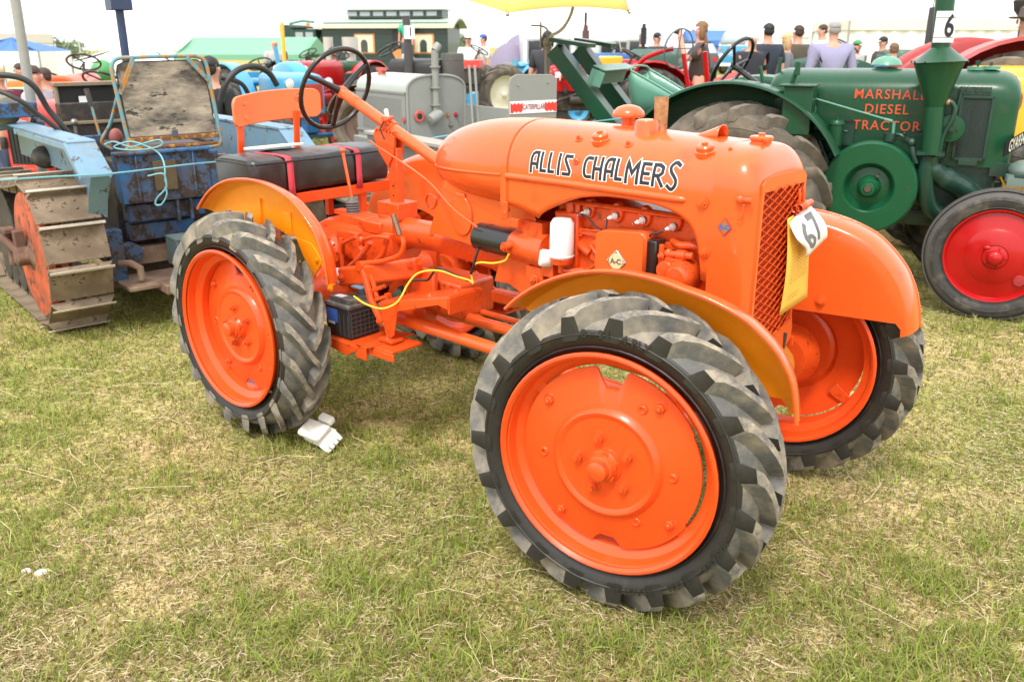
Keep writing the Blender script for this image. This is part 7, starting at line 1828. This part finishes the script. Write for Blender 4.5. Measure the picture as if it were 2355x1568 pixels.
def estate_car():
    t = thing("car", "dark car with a yellow number plate parked left of the blue camper", "car", (gx(1606, 36), 36, gz(1606, 36)), R(86))
    b = MB(); rings = []
    for x, zb, zt, w in ((-.0, .35, .95, .70), (.06, .30, 1.02, .80), (.9, .28, 1.0, .83), (2.8, .28, .92, .83), (3.6, .30, .85, .80), (3.75, .35, .70, .70)):
        rings.append([(x, -w, zb), (x, -w, zt - .1), (x, -w * .9, zt), (x, w * .9, zt), (x, w, zt - .1), (x, w, zb)])
    b.loft(rings); b.build("body", mat("dark_car_paint", (.05, .055, .06), .3, coat=.4), t, smooth=50)
    b = MB(); rings = []
    for x, zt, w in ((.08, 1.0, .72), (.45, 1.36, .60), (.8, 1.42, .60), (1.9, 1.42, .60), (2.6, .98, .72)):
        rings.append([(x, -w - .1, .98), (x, -w, zt), (x, w, zt), (x, w + .1, .98)])
    b.loft(rings); b.build("cabin", GLASS_L, t, smooth=40)
    b = MB(); b.box((1.2, 0, 1.43), (1.3, 1.2, .03)); b.build("roof", mat("dark_car_paint", (.05, .055, .06), .3, coat=.4), t, bevel=.01)
    b = MB(); b.box((-.01, 0, .62), (.02, .46, .12)); b.build("number_plate", mat("plate_yellow", (.85, .48, .03), .4), t); letters("G 482 TFL", (-.022, 0, .62), (0, -1, 0), (0, 0, 1), .09, INK, t) if False else None
    b = MB(); b.box((-.02, 0, .42), (.08, 1.5, .12)); b.build("bumper", BLACK_M, t, bevel=.02)
    for s in (-1, 1):
        b = MB(); b.box((0, s * .65, .78), (.03, .18, .14)); b.build("tail_light", mat("tail_light_red", (.5, .02, .02), .2), t)
        for x in (.7, 3.0): simple_wheel(t, (x, s * .74, .30), 0, .30, .2, .09, STEEL, tread="rib", outer=s, seg=26, lug=.005)
estate_car()
def box_van(label, px, Y, head, L, H, W, wins, cab=True, name="camper_van", col=None, stripe=None, cat="camper van"):
    t = thing(name, label, cat, (gx(px, Y), Y, gz(px, Y)), R(head)); col = col or VANW
    b = MB(); b.box((0, 0, H / 2 + .2), (L, W, H - .4)); b.build("body", col, t, bevel=.12, bseg=4)
    for x, w_, z, h_ in wins:
        b = MB(); b.box((x, -W / 2 - .006, z), (w_, .03, h_)); o = b.build("window", GLASS, t, bevel=.02)
        b = MB(); b.box((x, -W / 2 - .003, z), (w_ + .08, .02, h_ + .08)); b.build("window_frame", GREY_L, t, bevel=.02)
    if cab:
        b = MB(); b.loft([[(x, y, z) for x, z in ((L / 2 - .05, .4), (L / 2 + .95, .4), (L / 2 + .95, .95), (L / 2 + .35, H * .70), (L / 2 - .05, H * .78))] for y in (-W / 2 + .05, W / 2 - .05)]); b.build("cab", col, t, bevel=.06)
        b = MB(); b.prism([(L / 2 + .10, 1.0), (L / 2 + .72, 1.0), (L / 2 + .32, H * .66), (L / 2 + .10, H * .68)], (0, -W / 2 + .04, 0), (1, 0, 0), (0, 0, 1), .02); b.build("cab_window", GLASS, t)
    if stripe: b = MB(); b.box((0, -W / 2 - .012, 1.0), (L * .98, .01, .12)); b.build("stripe", stripe, t)
    for x in (-L * .3, L * .36):
        for s in (-1, 1): simple_wheel(t, (x, s * (W / 2 - .12), .33), 0, .33, .21, .1, STEEL, tread="rib", outer=s, seg=26, lug=.005)
    return t
box_van("white motorhome with dark side windows behind the man in charcoal", 1290, 23, 3, 2.0, 2.0, 1.9, ((-.72, .34, 1.35, .45), (-.05, .30, 1.38, .40), (.50, .45, 1.38, .40)), cab=False, name="motorhome", cat="motorhome")
box_van("white camper van with a row of three side windows", 1405, 21.5, 10, 1.0, 1.92, 1.8, ((-.38, .26, 1.35, .30), (-.05, .26, 1.37, .30), (.28, .26, 1.39, .30)), cab=True)
b = MB(); rings = []
for i in range(13):
    t_ = i / 12; x = -1.2 + 2.4 * t_; e = math.sin(PI * min(1, .08 + t_ * .92)) ** .5
    rings.append([(x, 0.6 * math.cos(a), 1.95 * e * math.sin(a) ** .7 if a not in (0, PI) else 0) for a in [PI * k / 12 for k in range(13)]])
b.loft(rings, closed=False); o = b.build("covered_caravan", mat("silver_cover", (.42, .44, .46), .5, var=.1), None, smooth=60); o.location = (gx(1515, 30), 30, 0); tag(o, "caravan under a rounded silver cover beside the white camper", "caravan")
def showman_caravan():
    t = thing("showman_caravan", "dark green showman's caravan with arched roof, clerestory and cream framed windows", "caravan", (gx(905, 33), 33, 0), R(-9))
    hL = 2.25
    b = MB(); b.box((0, 0, 1.30), (hL * 2, 2.0, 1.45)); b.build("walls", CARV, t)
    b = MB()
    for i in range(9): b.box((0, -1.006, .70 + .15 * i), (hL * 2 - .02, .012, .135))
    b.build("board_courses", CARV, t)
    b = MB(); ends = [(y, 2.02 + .34 * math.cos(PI * y / 2.5) ) for y in [-1.15 + 2.3 * i / 16 for i in range(17)]]
    low = [(y, z - .06) for y, z in ends][::-1]
    b.prism(ends + low, (0, 0, 0), (0, 1, 0), (0, 0, 1), hL * 2 + .5); b.build("roof", mat("pale_roof_felt", (.35, .42, .34), .7), t)
    b = MB(); b.prism([(y, z - .05) for y, z in ends] + [(-1.0 + 0, 2.0)] [:0] + [(1.0, 2.0), (-1.0, 2.0)][:0], (0, 0, 0), (0, 1, 0), (0, 0, 1), hL * 2 - .02) if False else None
    b.box((0, 0, 2.10), (hL * 2 - .04, 1.8, .20)); b.build("gable_fill", CARV, t)
    b = MB(); b.box((0, -1.16, 2.06), (hL * 2 + .5, .04, .10)); b.build("cornice", CREAMW, t)
    b = MB(); b.box((.25, 0, 2.48), (hL * 2 - 1.1, 1.0, .26)); b.build("clerestory", CARV, t); b = MB(); b.box((.25, 0, 2.63), (hL * 2 - .9, 1.2, .05)); b.build("clerestory_roof", mat("pale_roof_felt", (.35, .42, .34), .7), t, bevel=.02)
    for i in range(7): b = MB(); b.box((-1.3 + i * .48, -.505, 2.49), (.36, .02, .14)); b.build("clerestory_pane", GLASS_L, t)
    for xc in (-.72, 1.40):
        b = MB(); b.box((xc, -1.02, 1.50), (.74, .04, .66)); b.build("window_surround", TIMBER, t, bevel=.01)
        b = MB(); b.box((xc, -1.045, 1.50), (.62, .03, .56)); b.build("window_panel", CREAMW, t)
        b = MB(); b.prism([(-.12, -.25), (.12, -.25), (.12, .02)] + [(.12 * math.cos(PI * k / 10), .02 + .14 * math.sin(PI * k / 10)) for k in range(1, 10)] + [(-.12, .02)], (xc, -1.07, 1.48), (1, 0, 0), (0, 0, 1), .02); b.build("arched_pane", GLASS, t)
    for y in (-.28, .18):
        b = MB(); b.box((-hL - .015, y, 1.55), (.03, .34, .60)); b.build("end_window", GLASS_L, t, bevel=.01)
    b = MB(); b.box((.52, -1.015, 1.42), (.46, .04, 1.15)); b.build("door_opening", BLACK_M, t)
    b = MB(); b.box((.50, -1.06, 1.02), (.42, .05, .60)); b.build("lower_door", TIMBER, t, bevel=.01)
    b = MB(); b.box((0, 0, .52), (hL * 2 - .2, 1.8, .12)); b.box((-.5, -.9, .42), (1.6, .2, .25)); b.build("underframe", GREEN_D, t)
    for x in (-1.5, 1.5):
        for s in (-1, 1): simple_wheel(t, (x, s * .85, .38), 0, .38, .30, .06, GREEN, tread="rib", outer=s, seg=26, lug=.005)
showman_caravan()
def green_lorry():
    t = thing("lorry", "dark green lorry cab beyond the pale green canopy", "lorry", (gx(722, 34), 34, 0), R(-15))
    b = MB(); b.box((0, 0, 1.55), (1.0, 1.4, .9)); b.box((.05, 0, 2.06), (1.2, 1.5, .06)); b.box((-.75, 0, 1.9), (.6, 1.0, .5)); b.box((.9, 0, 1.2), (.9, 1.0, .6)); b.build("cab", GREEN_D, t, bevel=.04)
    for x in (-.15, .25): b = MB(); b.box((x, -.71, 1.72), (.30, .03, .34)); b.build("window", GLASS_L, t)
    b = MB(); b.tube([(-.9, 0, 2.2), (-.4, .1, 2.3), (.1, 0, 2.25)], .05, n=8); b.build("roof_tarp", GREEN_P, t)
    b = MB(); b.box((-.1, -.1, 2.15), (.12, .1, .12)); b.build("orange_lamp", AMBER, t)
    for x in (-.6, 1.0):
        for s in (-1, 1): simple_wheel(t, (x, s * .65, .5), 0, .5, .3, .12, GREEN, tread="rib", outer=s, seg=26, lug=.005)
green_lorry()
def frame_tent(label, px, Y, rz, L, W, he, hr, roof, side=None, closed=True, name="tent", cat="tent", posts=True, valance=.25, hip=0.0):
    """ridge tent: x = along the ridge"""
    t = thing(name, label, cat, (gx(px, Y), Y, gz(px, Y)), R(rz))
    n = 14; b = MB()
    for s in (-1, 1):
        rings = []
        for j in range(6):
            f = j / 5; sag = .10 * math.sin(PI * f)
            rings.append([((-L / 2 + L * i / n) * (1 - 2 * hip / L * (1 - f)), s * W / 2 * f, hr + (he - hr) * f - sag * (1 - .3 * math.cos(2 * PI * i / n * 3))) for i in range(n + 1)])
        b.loft(rings, closed=False)
    b.build("roof", roof, t, smooth=40, solid=.02)
    b = MB()
    for s in (-1, 1): b.box((0, s * W / 2, he - valance / 2), (L, .03, valance))
    if hip:
        for s in (-1, 1): b.box((s * L / 2, 0, he - valance / 2), (.03, W, valance))
    b.build("valance", side or roof, t)
    for s in (-1, 1):
        b = MB(); rx = s * (L / 2 - hip)
        b.add([(s * L / 2, -W / 2, he), (s * L / 2, W / 2, he), (rx, 0, hr)], [(0, 1, 2)]); b.build("end_panel", roof, t, smooth=0, solid=.02)
    if closed:
        b = MB(); rings = []
        for s in (-1, 1):
            b.loft([[(-L / 2 + L * i / 40, s * (W / 2 - .04) + .03 * math.sin(i * 1.9), z) for i in range(41)] for z in (0, he - .05)], closed=False)
            b.loft([[(s * (L / 2 - .03), -W / 2 + W * i / 20, z) for i in range(21)] for z in (0, he)], closed=False)
        b.build("side_wall", roof, t, smooth=60)
    if posts:
        m_ = max(2, int(L / 3) + 1)
        for i in range(m_):
            for s in (-1, 1): b = MB(); b.cyl((-L / 2 + L * i / (m_ - 1), s * W / 2, 0), (-L / 2 + L * i / (m_ - 1), s * W / 2, he), .025, n=8); b.build("pole", GREYPOLE, t)
    return t
frame_tent("large white marquee with cream valance at the right", 2118, 24, -3, 4.9, 3.2, 1.87, 4.1, TENTW, TENTC, name="marquee", cat="marquee", valance=.22, hip=.9)
frame_tent("long low white marquee far behind the visitors", 1880, 44, 0, 5.4, 4, 1.75, 2.5, TENTW, TENTC, name="marquee", cat="marquee", hip=1.0)
frame_tent("pale green open canopy left of the lorry", 592, 23.5, -3, 3.2, 2.6, 1.38, 1.78, TENTG, TENTG, closed=False, name="canopy", cat="canopy", valance=.12)
frame_tent("white marquee with blue topped canopy and wide valance at the far left", 38, 22, 4, 1.9, 1.8, 1.56, 1.86, TENTB, TENTW, closed=False, name="canopy", cat="canopy", valance=.30, hip=.95)
frame_tent("cream sided marquee behind the grey pole at the left edge", -30, 27, 0, 2.6, 3, 2.05, 3.4, TENTW, TENTC, name="marquee", cat="marquee", hip=.8)
t = frame_tent("white show tent with a faint red Ferguson Heritage banner", 320, 25, 2, 3.1, 3, 1.18, 1.62, TENTW, TENTW, name="marquee", cat="marquee", posts=False, hip=1.2)
t = thing("banner_frame", "thin banner frame with faint red lettering Ferguson Heritage above the white tent", "banner", (gx(322, 26), 26, 0), R(0))
b = MB(); b.box((0, 0, 1.66), (2.32, .02, .36)); b.build("banner", TENTW, t)
letters("Ferguson Heritage", (-.52, -.015, 1.69), (1, 0, 0), (0, 0, 1), .20, mat("faint_pink_lettering", (.70, .36, .34), .7), t, sx=.72); letters("Ferguson Heritage", (.72, -.015, 1.72), (1, 0, 0), (0, 0, 1), .13, mat("faint_pink_lettering", (.70, .36, .34), .7), t, sx=.7)
for x in (-1.16, .3, 1.17): b = MB(); b.cyl((x, 0, 0), (x, 0, 1.9), .018, n=8); b.build("post", GREYPOLE, t)
frame_tent("blue ridge tent behind the long haired man", 1620, 48, 0, 2.2, 2.5, 1.45, 1.95, TENTB, TENTB, closed=True, posts=False, name="tent")
for px, Y, sc, lb, mt in ((1172, 24, 1.0, "low purple grey dome tent left of the motorhome", TENTP), (1200, 26, 1.15, "second purple grey dome tent partly behind the first", TENTP)):
    b = MB(); b.ball((0, 0, 0), (.75 * sc, 1.2, 1.55 * sc), n=28, half=True); o = b.build("tent", mt, None, smooth=60); o.location = (gx(px, Y), Y, 0); tag(o, lb, "tent")
    
# parasol on a bent pole
def parasol():
    apex = at(1170, -130, 6.6); c = Vector((apex.x, apex.y, 0))
    t = thing("parasol", "big yellow parasol printed Power on a bent pale pole", "parasol", (c.x, c.y, 0), R(10))
    tl = Matrix.Rotation(R(13), 3, 'X') @ Matrix.Rotation(R(3), 3, 'Y'); n = 6; z0, z1, r = 1.93, 2.185, .93
    TL = lambda p: Vector((0, 0, z0)) + tl @ (Vector(p) - Vector((0, 0, z0)))
    rim = [(r * math.cos(R(60 * i + 20)), r * math.sin(R(60 * i + 20)), z0) for i in range(n)]
    for i in range(n):
        p, q = Vector(rim[i]), Vector(rim[(i + 1) % n]); rings = []
        for j in range(9):
            f = j / 8; rings.append([Vector((0, 0, z1)).lerp(p.lerp(q, k / 10), f) + Vector((0, 0, .16 * math.sin(PI * f) * .8 + .03 * f * (math.sin(PI * k / 10)))) for k in range(11)])
        b = MB(); b.loft([[TL(q_) for q_ in r_] for r_ in rings], closed=False); b.build("panel", CANVAS_Y, t, smooth=60, solid=.003)
        b = MB(); b.tube([TL(Vector((0, 0, z1)).lerp(p, j / 8) + Vector((0, 0, .128 * math.sin(PI * j / 8) - .012))) for j in range(9)], .006, n=6); b.ball(TL(p + Vector((0, 0, -.01))), .012, n=8); b.build("rib", STEEL, t)
    letters("Power", TL((.22, -.60, z0 + .235)), TL((.94, .34, 0)) - TL((0, 0, 0)), TL((-.31, .85, .38)) - TL((0, 0, 0)), .17, mat("faded_grey_print", (.50, .36, .16), .7), t, sx=.9)
    lo = t.location
    def L_(px, py, Y):
        w = at(px, py, Y) - Vector(lo); return Matrix.Rotation(-R(10), 3, 'Z') @ w
    b = MB(); b.tube(crom([Vector((0, 0, z1)), L_(1318, -20, 6.6), L_(1318, 15, 6.6), L_(1308, 45, 6.6), L_(1290, 70, 6.6), L_(1266, 84, 6.6), L_(1262, 92, 6.6)], 6), .011, n=8); b.build("bent_pole", mat("pale_cream_tube", (.62, .60, .42), .5), t, smooth=60)
    p = L_(1259, 95, 6.6)
    b = MB(); b.cyl((p.x, p.y, .0), (p.x, p.y, p.z - .02), .018, n=14); b.ball((p.x, p.y, p.z - .01), .035, n=12); b.cyl((p.x, p.y, p.z - .32), (p.x, p.y, p.z - .29), .03, n=12); b.tube(crom([p, p + Vector((.0, 0, .07)), p + Vector((-.04, 0, .10)), p + Vector((-.12, 0, .105))], 5), .006, n=6); b.cyl(p + Vector((-.05, 0, .13)), p + Vector((-.05, 0, -.05)), .006, n=6); b.build("support_post", mat("weathered_khaki_post", (.30, .27, .19), .6, var=.2), t, smooth=45)
parasol()
# poles and flag masts
def pole(name, label, px0, py0, px1, py1, Y, r, mt, zlow=0.0, cat="pole"):
    a, c = at(px0, py0, Y), at(px1, py1, Y); d = (a - c).normalized(); lo = c - d * ((c.z - zlow) / d.z)
    b = MB(); b.cyl(lo, a + d * .3, r, n=18); return tag(b.build(name, mt), label, cat)
pole("grey_pole", "leaning grey galvanised pole rising out of frame at the left", 35, 0, 62, 170, 6.2, .032, GREYPOLE)
pole("yellow_post", "thin yellow upright post beside the bald man", 651, 92, 655, 145, 17, .035, YEL)
pole("blue_post", "short sky blue pipe beside the yellow post", 640, 148, 643, 165, 16.5, .04, BLUE)
pole("thin_mast", "thin pale mast at the left behind the tents", 168, 0, 186, 130, 30, .02, mat("pale_mast", (.55, .55, .5), .6))
pole("thin_mast", "thin pale mast left of the white banner", 78, 40, 88, 140, 30, .02, mat("pale_mast", (.55, .55, .5), .6))
pole("thin_mast", "thin pale mast right of the banner", 402, 0, 410, 125, 32, .018, mat("pale_mast", (.55, .55, .5), .6))
pole("radio_aerial", "thin whip aerial above the white camper", 1413, 35, 1425, 100, 20, .010, mat("pale_mast", (.55, .55, .5), .6))
b = MB(); p = at(2362, 20, 10.5); b.cyl((p.x, p.y, .9), (p.x, p.y, 1.85), .05, n=16); b.lathe([(.05, 0), (.13, .10), (.15, .20), (.10, .25), (.16, .32), (.16, .55)], (p.x, p.y, 1.80), (0, 0, 1), n=24); b.box((p.x, p.y, .6), (.3, .3, .6)); tag(b.build("steam_chimney", mat("black_brown_stack", (.035, .028, .03), .6), None, smooth=35), "black flared steam chimney at the top right corner", "chimney")
t = thing("trailer", "small red flat trailer in front of the two visitors in white", "trailer", (gx(1083, 17.5), 17.5, 0), R(-5))
b = MB(); b.box((0, 0, 1.17), (.42, .6, .14)); b.build("red_deck", mat("coral_red_paint", (.75, .06, .05), .35), t, bevel=.01)
b = MB(); b.box((0, 0, .95), (.35, .5, .25)); b.cyl((-.15, -.3, .25), (-.15, .3, .25), .25, n=20); b.cyl((.15, -.3, .25), (.15, .3, .25), .25, n=20); b.box((0, 0, .6), (.5, .3, .4)); b.build("frame", GRIME, t)
b = MB(); b.box((0, 0, 0), (.33, .45, .50)); o = b.build("crate", BLUE, None, bevel=.01); o.location = (gx(1075, 14.5), 14.5, .30 + .25); tag(o, "sky blue box beyond the grey crawler levers", "box")
b = MB(); b.box((0, 0, 0), (.32, .3, .14)); o = b.build("yellow_box", YEL, None, bevel=.02); o.location = (gx(1402, 13.2), 13.2, 1.30); tag(o, "yellow tank on top of the red tractor", "box")
b = MB(); b.ball((0, 0, 0), .16, n=16); b.cyl((0, 0, -1.1), (0, 0, 0), .03, n=8); o = b.build("green_ball", mat("leaf_green_ball", (.06, .30, .09), .5), None); o.location = (gx(241, 13), 13, 1.17); tag(o, "round green tank behind the worn seat board", "tank")

# distant trees: leaf clumps on limbs
def tree(label, px, Y, h, w, seed):
    t = thing("tree", label, "tree", (gx(px, Y), Y, 0)); rs = random.Random(seed)
    b = MB(); b.tube([(0, 0, 0), (.05, 0, h * .3), (0, .05, h * .6)], [.14, .10, .05], n=8)
    for i in range(6): a = rs.random() * 6.28; b.tube([(0, 0, h * (.25 + .06 * i)), (math.cos(a) * w * .3, math.sin(a) * w * .3, h * (.45 + .07 * i))], [.05, .02], n=6)
    b.build("trunk", BARK, t)
    b = MB()
    cl = [(rs.uniform(-w, w) * .40, rs.uniform(-w, w) * .4, h * rs.uniform(.35, .88), rs.uniform(.18, .34) * w) for _ in range(16)]
    for cx, cy, cz, cr in cl:
        for k in range(110):
            d = Vector((rs.gauss(0, 1), rs.gauss(0, 1), rs.gauss(0, 1))).normalized() * cr * rs.uniform(.5, 1.05); p = Vector((cx, cy, cz)) + d
            u = Vector((rs.gauss(0, 1), rs.gauss(0, 1), rs.gauss(0, 1))).normalized(); v = u.orthogonal().normalized(); s = rs.uniform(.05, .10)
            b.add([p - u * s, p + v * s * .6, p + u * s, p - v * s * .6], [(0, 1, 2, 3)])
    b.build("crown", LEAF, t, smooth=0)
tree("bushy tree right of the showman's caravan", 1054, 36, 2.0, .8, 3)
tree("small tree left of the showman's caravan", 762, 34, 2.0, 1.0, 4)
tree("far bush between the left marquees", 158, 44, 1.7, 1.5, 5)
tree("tree tops showing above the low white marquee", 1815, 60, 3.0, 2.2, 6)
